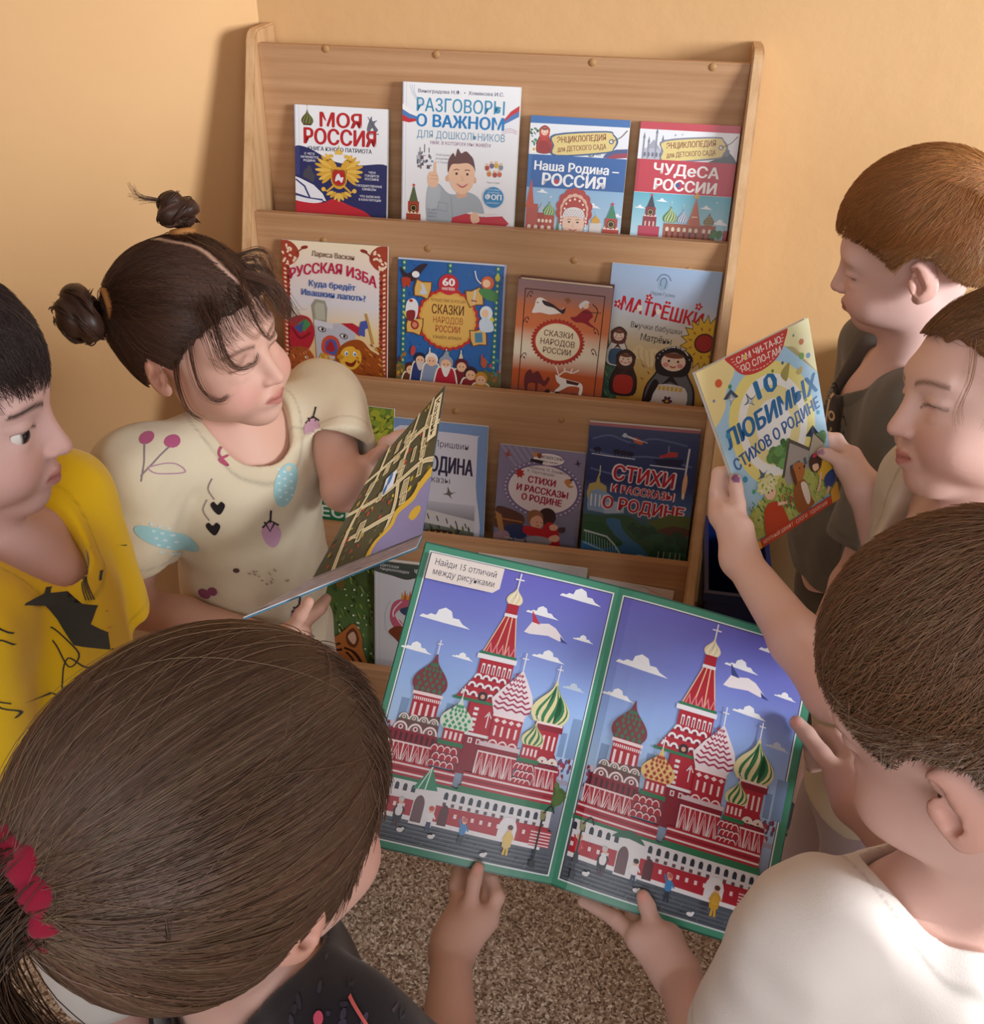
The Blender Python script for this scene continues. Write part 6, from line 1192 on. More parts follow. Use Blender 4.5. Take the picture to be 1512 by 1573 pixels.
class Hair:
    def __init__(s, kid, color, line, t=.007, thick_back=0, top=0, seed=1, tips=None, extra=None, cut=None):
        s.k, s.hd, s.color, s.t = kid, kid.h, color, t; s.line = np.array(line, float); h = kid.h; s.rs = np.random.RandomState(seed); sc = h.sc
        q = Sdf(); q.e(h.w((0, -.014 - thick_back / 2, .036 - h.cz / 2 + top / 2)), (np.array((.0735, .0905, .0795)) + t + np.array((0, thick_back / 2, top / 2 - h.cz / 2))) * sc, h.M); q.e(h.w((0, -.035, -.002)), (np.array((.064, .062, .066)) + t) * sc, h.M, .02 * sc)
        if extra: extra(q, h)
        s.full = q; rag = waves(seed, 420, .0024)
        def f(P):
            L = h.loc(P); zh = np.interp(L[..., 1], s.line[:, 0], s.line[:, 1]); m = (zh - L[..., 2]) * .8 + rag(P)
            if cut: m = np.maximum(m, cut(L))
            return np.maximum(q(P), m * sc)
        s.f = Fn(f); s.sets = []
    def cap(s, part=None, h=.0028):
        hd = s.hd; lo, hi = box_of([hd.O], .155); base = np.array(lin(s.color)); o, Vt, Q = None, None, None
        Vt, Q = grow(s.f, lo, hi, h); Q = fix_orient(Vt, Q, s.f); n1 = waves(4, 300, 1); s.cV = Vt
        cc = np.tile(base * .92, (len(Vt), 1))
        if part is not None: cc = lerp(cc, np.array(lin('c9a596')), part(hd.loc(Vt)))
        s.sets.append((Vt, Q, cc))
        d = s.full(Vt); ok = np.abs(d) < .002; s.roots = Vt[ok]; return s
    def normal(s, P):
        e = .0008; g = np.stack([s.full(P + e * np.eye(3)[i]) - s.full(P - e * np.eye(3)[i]) for i in range(3)], -1); return g / (np.linalg.norm(g, axis=-1)[..., None] + 1e-12)
    def comb(s, n, field, length, steps=8, lift=(.0005, .003), r=.00045, where=None, var=.16, jit=.15, tip=.35, wav=0, color=None, stop=None, keep=None):
        """n strands laid over the head along field(local points) -> local direction"""
        hd = s.hd; R_ = s.roots; 
        if where is not None: R_ = R_[where(hd.loc(R_))]
        i = s.rs.randint(0, len(R_), n); p = R_[i] + s.rs.normal(0, .0014, (n, 3)); ln = length * s.rs.uniform(.65, 1.25, n); off = s.rs.normal(0, jit, (n, 3)); lf = s.rs.uniform(.3, 1, n)
        out, nr = [], []; ph = s.rs.uniform(0, 6.28, n)
        for j in range(steps):
            u = j / (steps - 1); nn = s.normal(p); d = s.full(p); p = p - nn * (d - (lift[0] + (lift[1] - lift[0]) * u ** 1.6 * lf))[:, None]; out.append(p); nr.append(nn)
            L = hd.loc(p); dv = field(L); dv = dv / (np.linalg.norm(dv, axis=1)[:, None] + 1e-9) + off * (1 if stop is None else .5); dv = dv @ hd.M.T
            if wav: dv = dv + np.cross(nn, dv) * (wav * np.sin(u * 9 + ph))[:, None]
            dv -= nn * (dv * nn).sum(1)[:, None]; dv /= np.linalg.norm(dv, axis=1)[:, None] + 1e-9
            st = (ln / (steps - 1))[:, None]
            if stop is not None: st = np.minimum(st, np.linalg.norm(p - stop, axis=1)[:, None] * .5)
            if keep is not None: st = st * (L[:, 2] > np.interp(L[:, 1], s.line[:, 0], s.line[:, 1]) - keep)[:, None]
            p = p + dv * st
        P = np.stack(out, 1); Nn = np.stack(nr, 1); u = np.linspace(0, 1, steps); rr = r * (1 - (1 - tip) * u ** 2)[None] * s.rs.uniform(.7, 1.3, (n, 1))
        s.emit(P, rr, Nn, n, var, color); return s
    def emit(s, P, rr, Nn, n, var=.28, color=None):
        c = np.array(lin(color or s.color)) * np.exp(s.rs.normal(0, var, (n, 1))) * (1 + s.rs.normal(0, .06, (n, 3))); s.sets.append(tubes(P, rr, c.clip(0, 1), Nn))
    def locks(s, paths, n=30, spread=.004, r=.0004, steps=18, var=.25, tip=.3, color=None):     # loose locks along given world paths
        for pts in paths:
            C = np.array(spline(pts, False, 6)); u = np.linspace(0, 1, len(C)); us = np.linspace(0, 1, steps); C = np.stack([np.interp(us, u, C[:, k]) for k in range(3)], 1)
            o = s.rs.normal(0, spread, (n, 1, 3)) * (1 - .3 * us)[None, :, None] + s.rs.normal(0, spread * .35, (n, 1, 3)) * us[None, :, None] * 2
            P = C[None] + o; s.emit(P, np.tile(r * (1 - (1 - tip) * us)[None], (n, 1)) * s.rs.uniform(.7, 1.3, (n, 1)), np.tile(unit(CAM - C[0]), (n, steps, 1)), n, var, color)
        return s
    def solid(s, q, lo, hi, h=.003, shade=1.0): Vt, Q = grow(q, lo, hi, h); Q = fix_orient(Vt, Q, q); s.sets.append((Vt, Q, np.tile(np.array(lin(s.color)) * shade, (len(Vt), 1)))); return s
    def done(s, name='hair'):
        Vv, Qq, Cc, o = [], [], [], 0
        for v, q, c in s.sets: Vv.append(v); Qq.append(q + o); Cc.append(c); o += len(v)
        return link(name, quick_mesh(name, np.concatenate(Vv), np.concatenate(Qq), np.concatenate(Cc)), s.k.root, [M_HAIR])
def braid_bun(H, name, c, axis, R, tube, turns=2.0, lumps=9):      # a plait wound into a knot
    ax = unit(axis); a = unit(np.cross(ax, (0.3, .2, 1))); b = np.cross(ax, a); P, N_, rr = [], [], []
    for k in range(900):
        u = H.rs.uniform(0, 1); th = u * turns * 6.283; rad = R * (1 - .45 * u); ctr = np.array(c) + (a * math.cos(th) + b * math.sin(th)) * rad + ax * tube * (1.7 * u - .4)
        tg = -a * math.sin(th) + b * math.cos(th); s_ = H.rs.randint(0, 3); path = []
        for j in range(8):
            v = u + (j / 7 - .5) * .085; th2 = v * turns * 6.283; rad2 = R * (1 - .45 * v); c2 = np.array(c) + (a * math.cos(th2) + b * math.sin(th2)) * rad2 + ax * tube * (1.7 * v - .4)
            ph = v * turns * lumps * 1.05 + s_ * 2.094; o1 = unit(a * math.cos(th2) + b * math.sin(th2)); q = o1 * math.cos(ph) + ax * math.sin(ph) * .9
            path.append(c2 + q * tube * .8)
        w_ = H.rs.normal(0, tube * .10, 3); P.append([p + w_ for p in path]); N_.append(np.tile(unit(path[3] - ctr + 1e-6), (8, 1)))
    P = np.array(P); H.emit(P, np.tile(.0009 * np.array([.3, .8, 1, 1, 1, 1, .8, .3])[None], (900, 1)), np.array(N_), 900, .25)
    q = Sdf()
    for u in np.linspace(0, 1, 40):
        th = u * turns * 6.283; rad = R * (1 - .45 * u); q.e(np.array(c) + (a * math.cos(th) + b * math.sin(th)) * rad + ax * tube * (1.7 * u - .4), [tube * (.74 + .2 * math.sin(u * turns * lumps * 2))] * 3, None, .002)
    lo, hi = box_of([c], R + tube * 3); H.solid(q, lo, hi, .003, .75)
# ------------------------------------------------------------------ the children
def reach(A, px, py, L, near=True):                            # point on a sight line at distance L from joint A
    r = ray(px, py); m = CAM - np.array(A); a = r @ r; b = 2 * (m @ r); c = m @ m - L * L; D = b * b - 4 * a * c
    d = -b / (2 * a) if D <= 0 else (-b + (-1 if near else 1) * math.sqrt(D)) / (2 * a); return CAM + r * d
A3 = lambda *p: np.array(p, float)
FRONT = [(-.13, -.055), (-.075, -.052), (-.045, -.030), (-.028, .004), (-.012, .022), (.004, .012), (.016, .004), (.024, .022), (.040, .040), (.058, .062), (.09, .074)]
def girl_buns():
    h = Head(at(316, 523, 1.095), camvec((.89, -.26, .36)), camvec((-.047, .75, .66)), .95); h.op = .0
    R_, L_ = at(212, 728, 1.118), at(500, 618, 1.30)
    eR = reach(R_, 200, 930, .185, False); wR = reach(eR, 425, 985, .165); eL = reach(L_, 528, 752, .15, True); wL = at(556, 728, 1.235)
    k = Kid('girl with two braided hair buns and a cream fruit-print tshirt, reading a map book', h, (R_, L_), (eR, eL), (wR, wL), (.222, -.795, .50), 'd9ac9a', 1.0)
    # fingers on the book
    g = lambda px, py, d: at(px, py, d)
    k.B.c(wR, g(455, 975, 1.045), .016, .017, .01); k.B.c(wL, g(580, 704, 1.235), .0155, .014, .01)
    for i in range(4): k.finger([g(445 + i * 9, 968 - i * 8, 1.05), g(466 + i * 9, 958 - i * 8, 1.055), g(478 + i * 8, 940 - i * 7, 1.062)], .0072, .0058)
    k.finger([g(448, 968, 1.03), g(462, 945, 1.022), g(474, 925, 1.018)], .0078, .0062)
    for i in range(4): k.finger([g(580 + i * 3, 706 - i * 9, 1.24), g(596 + i * 4, 700 - i * 10, 1.252), g(610 + i * 4, 694 - i * 10, 1.255)], .0068, .0056)
    k.finger([g(574, 706, 1.222), g(584, 694, 1.212), g(593, 688, 1.205)], .0070, .0056)
    k.build_skin(brow='5a3c30', blush=.55, lips='b4655c')
    A = Art(100, 100)                                           # fruit print
    def cherry(x, y, r=0):
        for d in (0, 8): A.ell(x + d, y + d * .1, 2.4, 2.6, 'b0567c', 0, 14)
        A.line([(x, y + 2), (x + 1, y + 9), (x, y + 16)], .5, '8a7a80', False, True); A.line([(x + 8, y + 2), (x + 4, y + 9), (x, y + 14)], .5, '8a7a80', False, True); A.line([(x + 2, y + 11), (x + 9, y + 9), (x + 12, y + 12), (x + 5, y + 13), (x + 2, y + 11)], .45, 'b08a9c', False, True)
    def berry(x, y, c='c79ab8'):
        A.blob([(x - 3.4, y), (x, y - 3.2), (x + 3.4, y), (x + 2.2, y + 5), (x, y + 7), (x - 2.4, y + 5)], c, 4)
        for q in ([(x - 3, y - 1), (x, y - 4), (x + 3, y - 2)], [(x, y - 3), (x + 1, y - 8)], [(x - 2, y - 3.4), (x - .4, y + .4), (x + 1.6, y - 3)]): A.line(q, .7, '33292c')
    def heart(x, y, r, c): A.blob([(x, y + r), (x - r, y - r * .2), (x - r * .55, y - r * .8), (x, y - r * .35), (x + r * .55, y - r * .8), (x + r, y - r * .2)], c, 4)
    def pine(x, y, rot=15):
        A.ell(x, y, 3.6, 9, '9cc9cf', rot, 20)
        for i in range(14): A.ell(x + (i % 3 - 1) * 2, y - 6 + i * .9, .6, .5, 'c9dde0', 0, 6)
    cherry(16, 20); pine(62, 36); pine(18, 57, -60); A.line([(40, 22), (42, 25), (39, 27), (42, 29), (39, 25)], .9, 'b0506c', True, True)
    for x, y in ((37, 45), (34, 53)): heart(x, y, 2.8, '211a1c'); A.line([(x - 1, y - 3), (x - 3, y - 7), (x - 1, y - 11)], .4, '8a7a80', False, True)
    berry(55, 54); heart(78, 52, 4, 'c78aae'); A.line([(78, 42), (76.4, 39.6), (78, 38.6), (79.4, 39.4), (78, 42)], .7, '33292c', True, True); berry(72, 12, 'c9a0b4'); berry(62, 90, 'c48aa4')
    A.ell(80, 26, 3.2, 4, 'd9cfc0', 0, 16); A.ell(80, 26, 2.6, 3.4, 'e6dcc6', 0, 16); cherry(79, 70); A.ell(24, 80, 3, 2, '8f4a6a', 20, 12); A.ell(28, 79, 2.4, 1.8, '8f4a6a', 0, 12); A.speck(44, 70, 60, 76, ['b59a88'], 12, .4, 1, 4); A.ell(40, 70, 1.4, 1, '5a4038', 0, 8)
    o = at(170, 590, 1.1)
    ex = (at(560, 590, 1.1) - o) / 100; ey = (at(170, 1010, 1.1) - o) / 100
    k.shirt('d9ccb2', (.62, .62), .013, .0, .050, .014, 0, 'd6c8ac', .003, 3, decals=[(A, o, ex, ey, camvec((0, 0, -1)))])
    k.legs('c9bca8', False, 'd8d2ce')
    line = [(-.13, -.062), (-.075, -.058), (-.045, -.034), (-.026, .0), (-.010, .022), (.004, .018), (.016, .006), (.026, .020), (.045, .044), (.062, .058), (.09, .068)]
    H = Hair(k, '452e24', line, .0085, .006, -.004, 3)
    bR = h.w((.056, -.062, .068)); bL = h.w((-.042, -.036, .104))
    px_ = lambda L: L[:, 0] + .009 + .003 * np.sin(L[:, 1] * 90)
    H.cap(lambda L: np.exp(-(px_(L) / .0026) ** 2) * (L[:, 2] > .05) * (L[:, 1] > -.045))
    tR, tL = np.array((.056, -.062, .068)), np.array((-.042, -.036, .104))
    H.comb(6500, lambda L: tR - L, .14, 11, (.0006, .003), .00042, lambda L: (px_(L) > .0042) & (L[:, 1] > -.09), .2, .1, .6, 0, None, h.w(tR))
    H.comb(5500, lambda L: tL - L, .14, 11, (.0006, .003), .00042, lambda L: (px_(L) < -.0042) & (L[:, 1] > -.09), .2, .1, .6, 0, None, h.w(tL))
    H.comb(1500, lambda L: np.where(px_(L)[:, None] > 0, tR, tL) - L, .11, 10, (.0006, .006), .0004, lambda L: np.abs(px_(L)) > .006, .25, .16, .5, .25, '4f3628')
    braid_bun(H, 'bun', bR + h.M @ A3(.026, -.020, -.004), h.M @ A3(.8, -.55, .1), 0.0225, .0155, 1.7); braid_bun(H, 'bun', bL + h.M @ A3(-.010, -.006, .022), h.M @ A3(-.35, -.3, .9), .0150, .0115, 1.6)
    f = lambda *ps: [h.w(p) for p in ps]
    locks = [f((-.01, .068, .086), (.010, .090, .070), (.016, .104, .046), (.006, .106, .030), (-.006, .104, .034)), f((.03, .058, .082), (.050, .074, .058), (.056, .084, .026), (.046, .092, .010), (.030, .098, .010), (.024, .099, .018)),
             f((.05, .040, .068), (.070, .046, .030), (.074, .052, -.010), (.064, .062, -.030), (.054, .070, -.026)), f((.060, .022, .05), (.078, .022, .000), (.080, .026, -.040), (.074, .036, -.056)),
             f((-.02, .064, .088), (-.034, .090, .074), (-.040, .100, .050), (-.028, .104, .038), (-.018, .103, .046)), f((-.03, .060, .086), (-.052, .078, .066), (-.062, .082, .036), (-.052, .090, .024), (-.044, .092, .032)), f((-.04, .050, .086), (-.066, .060, .070), (-.076, .058, .044), (-.068, .068, .030)),
             f((-.045, .04, .088), (-.070, .045, .082), (-.086, .040, .062), (-.078, .050, .048)), f((-.05, .03, .090), (-.066, .05, .094), (-.082, .05, .080), (-.078, .058, .064))]
    H.locks(locks, 22, .0022, .00034, color='5a3c2c', var=.2); H.locks([f((.01 + .010 * i, .054, .086), (.014 + .013 * i, .076, .074 - .001 * i * i), (.018 + .014 * i, .088, .056 - .0012 * i * i), (.014 + .014 * i, .094, .046 - .001 * i * i)) for i in range(-6, 5)], 22, .0045, .00032, color='4a3024', var=.2)
    H.locks([[bL + h.M @ A3(-.016, -.01, .03) , bL + h.M @ A3(.002 + .004 * i, -.026, .040 + .003 * i), bL + h.M @ A3(.014 + .006 * (i % 3), -.034, .042 + .006 * i)] for i in range(5)], 6, .0014, .0003)
    H.done()
    for c, ax, r, name in ((bR + h.M @ A3(.007, -.005, -.001), h.M @ A3(.8, -.55, .1), .0150, 'hair_tie'), (bL + h.M @ A3(-.003, -.001, .005), h.M @ A3(-.35, -.3, .9), .0120, 'hair_tie')):
        bm = bmesh.new(); R3 = V(ax).to_track_quat('Z', 'Y').to_matrix().to_4x4()
        n, m = 26, 8; vs = [[bm.verts.new(V(c) + R3 @ V(((r + .0028 * math.cos(b * 6.283 / m)) * math.cos(a * 6.283 / n), (r + .0028 * math.cos(b * 6.283 / m)) * math.sin(a * 6.283 / n), .0042 * math.sin(b * 6.283 / m)))) for b in range(m)] for a in range(n)]
        for a in range(n):
            for b in range(m): bm.faces.new((vs[a][b], vs[(a + 1) % n][b], vs[(a + 1) % n][(b + 1) % m], vs[a][(b + 1) % m]))
        bm_obj(name, bm, k.root, [new_mat('amber_elastic', .6, .3, 'a8703a')[0]], True)
    return k
def boy_yellow():
    h = Head(at(-88, 622, .82), camvec((.96, -.10, -.20)), camvec((.0, .86, .5)), .97); h.op = .38
    R_, L_ = A3(.180, -1.252, .855), A3(.152, -1.040, .855)
    k = Kid('boy in a yellow tshirt with black line print, seen in profile at the left wall', h, (R_, L_), (A3(.165, -1.290, .675), A3(.165, -1.055, .66)), (A3(.215, -1.205, .575), A3(.262, -1.09, .585)), (.150, -1.150, .52), 'd3aca4', 1.0)
    for i in (0, 1): k.rest_hand(i, (.2, .4, -.9) if i == 0 else (.8, .1, -.5), (-.3, .8, .2) if i == 0 else (0, -.3, -1))
    k.build_skin(brow='3a2a26', blush=.35, lips='b8706c', browk=1.3); h.eyes(k.root, '3a2c28', (.42, -.06))
    A = Art(100, 100); d = '35332c'
    A.poly([(40, 22), (44, 20), (56, 44), (58, 36), (66, 38), (62, 50), (74, 62), (70, 70), (54, 62), (46, 44), (39, 32)], d)
    for i in range(4): A.line([(46 + i * 1.8, 2 + i * 1.4), (54 + i * 1.6, 16 + i * 2), (60 + i * 1.4, 34)], .6, d, False, True)
    for q in ([(24, 34), (36, 44), (46, 52), (56, 68), (50, 76), (44, 60), (36, 50), (32, 56), (24, 86), (32, 96), (30, 120)], [(44, 84), (50, 70), (58, 78), (66, 82), (78, 110)], [(44, 84), (42, 92), (48, 104), (44, 125)], [(24, 86), (40, 96), (40, 120)], [(50, -16), (53, -6), (60, 6), (64, 22)]): A.line([(x, min(max(y, 0), 100)) for x, y in q], .9, d, False, True)
    A.blob([(70, 40), (78, 44), (84, 60), (84, 82), (74, 80), (70, 60)], 'c23a24', 4)
    for i in range(7): A.poly([(79, 46 + i * 6), (92, 48 + i * 5), (92, 51 + i * 5), (80, 49.6 + i * 6)], 'e6dcd0')
    A.blob([(88, 50), (98, 64), (99, 80), (90, 82)], 'd98a2c', 4)
    o = at(48, 842, .92); ex = (at(205, 842, .92) - o) / 100; ey = (at(48, 1072, .92) - o) / 100
    k.shirt('e3b814', (.72, .72), .016, -.10, .048, .012, 0, None, .003, 5, decals=[(A, o, ex, ey, camvec((0, 0, -1)))], sr=(.054, .060))
    k.legs('d9d6d2', True, '5a5a66')
    H = Hair(k, '3a2c2a', [(-.13, -.05), (-.07, -.048), (-.045, -.02), (-.026, .012), (-.010, .026), (.004, .020), (.016, .010), (.028, .030), (.046, .052), (.062, .056), (.09, .058)], .0065, 0, .004, 5); H.cap()
    H.comb(9000, lambda L: np.stack([L[:, 0] * .3 + .02, np.ones(len(L)) * .8, -.25 - L[:, 1] * 4], 1), .034, 7, (.0004, .0045), .0004, None, .3, .25); H.comb(900, lambda L: np.stack([L[:, 0] * .5, np.ones(len(L)), -1.4 + 0 * L[:, 0]], 1), .018, 6, (.0004, .003), .00035, lambda L: L[:, 1] > .045, .3, .3); H.done()
def girl_ponytail():
    h = Head(at(354, 1268, .562), camvec((.655, .30, -.69)), camvec((.14, .83, .54)), 1.0); h.op = .2
    R_, L_ = A3(.580, -1.462, .735), A3(.405, -1.345, .74); wR = at(694, 1462, .902); eR = reach(wR, 684, 1730, .175)
    k = Kid('girl with a brown ponytail in a dark red hair tie, seen from behind', h, (R_, L_), (eR, A3(.42, -1.27, .575)), (wR, A3(.50, -1.16, .57)), (.47, -1.42, .42), 'd8b0a2', .96)
    g = at
    B = k.B; B.c(wR, g(722, 1412, .925), .0185, .0150, .012); B.c(wR, g(748, 1412, .930), .0165, .0125, .012); B.c(g(690, 1430, .915), g(706, 1388, .945), .013, .010, .012)
    k.finger([g(712, 1425, .915), g(722, 1388, .928), g(729, 1352, .936), g(735, 1334, .941)], .0085, .0064); k.nail(g(735, 1331, .934), .0058)
    k.finger([g(752, 1408, .930), g(764, 1378, .940), g(756, 1352, .955), g(743, 1340, .965)], .0078, .0062)
    k.finger([g(742, 1398, .938), g(750, 1368, .956), g(740, 1348, .970)], .0074, .006)
    k.finger([g(706, 1395, .945), g(700, 1362, .958), g(704, 1340, .972), g(712, 1326, .978)], .0076, .0062); k.finger([g(716, 1395, .95), g(714, 1360, .966), g(720, 1336, .978)], .0076, .006)
    k.rest_hand(1, (.6, .8, .1), (0, 0, 1))
    k.build_skin(blush=.4)
    A = Art(100, 100); A.speck(4, 4, 96, 96, ['3a3444', '2c2836', '4a3f50'], 60, 2, 5, 2); A.blob([(60, 40), (74, 44), (82, 60), (78, 74), (68, 60)], 'c8506a', 4); A.line([(52, 20), (66, 34), (84, 56)], 2, 'c8605c', False, True); A.ell(30, 30, 4, 4, 'c8506a', 0, 14)
    o = at(470, 1420, .7); ex = (at(640, 1420, .7) - o) / 100; ey = (at(470, 1600, .7) - o) / 100
    k.shirt('1f1b22', (.5, .5), .012, .0, .054, -.012, 0, None, .0016, 8, decals=[(A, o, ex, ey, camvec((0, 0, -1)))])
    k.legs('2a2833', False, '6a4a5a')
    T = np.array((.002, -.100, .048)); line = [(-.13, -.070), (-.075, -.066), (-.05, -.050), (-.030, -.020), (-.014, -.004), (.002, -.012), (.012, -.050), (.032, -.062), (.046, -.030), (.056, .020), (.066, .056), (.09, .066)]
    H = Hair(k, '5c4537', line, .012, .006, .004, 7, extra=lambda q, h: (q.c(h.w((.002, -.074, .042)), h.w(T), .032, .014, .03), q.e(h.w((0, .018, -.022)), (.0665, .052, .066), h.M, .015))); H.cap()
    for n, c, vr in ((16000, '5e4738', .10), (7000, '533d30', .10), (2500, '74604f', .10)):
        H.comb(n, lambda L: T - L, .20, 16, (.0005, .0026), .00042, lambda L: L[:, 1] > -.094, vr, .07, .7, .03, c, h.w(T))
    H.comb(300, lambda L: T - L, .16, 12, (.001, .006), .0003, None, .2, .18, .5, .06, '7a6250'); H.comb(700, lambda L: np.stack([L[:, 0] * 6, .5 + 0 * L[:, 0], -1 + 0 * L[:, 0]], 1), .06, 10, (.0005, .006), .00035, lambda L: (L[:, 1] > .03) & (L[:, 0] > .0), .3, .25, .4, .25)
    t0 = h.w(T); tp = [t0, t0 + h.M @ A3(0, -.026, .006), t0 + h.M @ A3(.004, -.052, -.016), t0 + h.M @ A3(.014, -.046, -.075), t0 + h.M @ A3(.028, -.026, -.13), t0 + h.M @ A3(.04, -.016, -.18)]
    H.locks([tp], 1700, .0085, .0005, 20, .16, .5, '4a382e'); H.locks([tp], 500, .010, .0004, 20, .16, .4, '5e4838'); H.done()
    q = Sdf(); ax = h.M[:, 1]; c = t0 + h.M @ A3(0, -.010, .001)
    for i in range(9): a = i * .698; o = h.M @ A3(math.cos(a) * .0205, -.001 * (i % 2), math.sin(a) * .0215); q.e(c + o, (.0115, .0160, .0115), h.M, .004)
    q.post = waves(4, 500, .0012); lo, hi = box_of([c], .055); sheet('hair_tie', q, lo, hi, .0016, M_CLOTH, k.root, lambda P: np.tile(lin('8a1832'), (len(P), 1)))
def boy_white():
    h = Head(at(1524, 1106, .600), camvec((-.59, -.085, -.80)), camvec((-.40, .885, .25)), 1.05); h.op = .3
    L_, R_ = A3(.876, -1.368, .800), A3(1.068, -1.282, .805); wL = at(1040, 1497, .905); eL = A3(.852, -1.405, .63); wR = at(1316, 1232, .905); eR = A3(1.05, -1.20, .645)
    k = Kid('short-haired boy in a white tshirt, holding the open book with both hands', h, (R_, L_), (eR, eL), (wR, wL), (.965, -1.345, .45), 'd8b2a6', 1.0, neck=.036)
    g = at; B = k.B
    B.c(wL, g(985, 1442, .922), .0200, .0150, .012); B.c(wL, g(1012, 1440, .918), .019, .0150, .012); B.c(g(1025, 1480, .905), g(1030, 1440, .925), .015, .012, .012)
    k.finger([g(978, 1440, .925), g(946, 1412, .945), g(917, 1394, .960), g(895, 1384, .968)], .0086, .0060)
    k.finger([g(1010, 1450, .912), g(1002, 1418, .924), g(994, 1392, .931), g(988, 1378, .934)], .0096, .0072); k.nail(g(987, 1376, .926), .0058)
    for i in range(3): k.finger([g(990 + i * 14, 1436, .93), g(972 + i * 14, 1412 - i * 2, .950), g(962 + i * 14, 1392, .964), g(962 + i * 16, 1374, .968)], .0080, .0062)
    B.c(wR, g(1290, 1196, .935), .0195, .0160, .012); B.c(wR, g(1306, 1170, .950), .0170, .0135, .012)
    k.finger([g(1290, 1192, .930), g(1262, 1158, .944), g(1240, 1128, .954), g(1224, 1110, .959)], .0096, .0074); k.nail(g(1222, 1108, .951), .0060)
    for i in range(4): k.finger([g(1302 + i * 4, 1160 + i * 14, .955), g(1284 + i * 4, 1130 + i * 15, .975), g(1258 + i * 4, 1124 + i * 16, .990), g(1240 + i * 2, 1130 + i * 16, .994)], .0080, .0064)
    k.build_skin(blush=.35)
    k.shirt('dcd6d2', (.62, .6), .014, -.02, .052, .004, .0, None, .003, 11, sr=(.050, .056))
    k.legs('1c1c22', False, '4a4a56')
    H = Hair(k, '86654c', [(-.13, -.030), (-.07, -.028), (-.045, .004), (-.034, .034), (-.010, .040), (.008, .036), (.016, .022), (.028, .034), (.046, .050), (.062, .056), (.09, .060)], .008, .002, .006, 9); H.cap()
    wh = np.array((.0, -.07, .10))
    fl = lambda L: np.stack([(L - wh)[:, 0] * 6 - .25, (L - wh)[:, 1] * 9 + .12, (L - wh)[:, 2] * 2 - .15], 1)
    H.comb(9000, fl, .036, 8, (.0005, .0045), .00042, None, .14, .2, .35, 0, '86654c', None, .005); H.comb(5000, fl, .03, 7, (.0005, .005), .0004, lambda L: L[:, 2] < .05, .14, .22, .35, 0, 'a58f7e', None, .005); H.done()
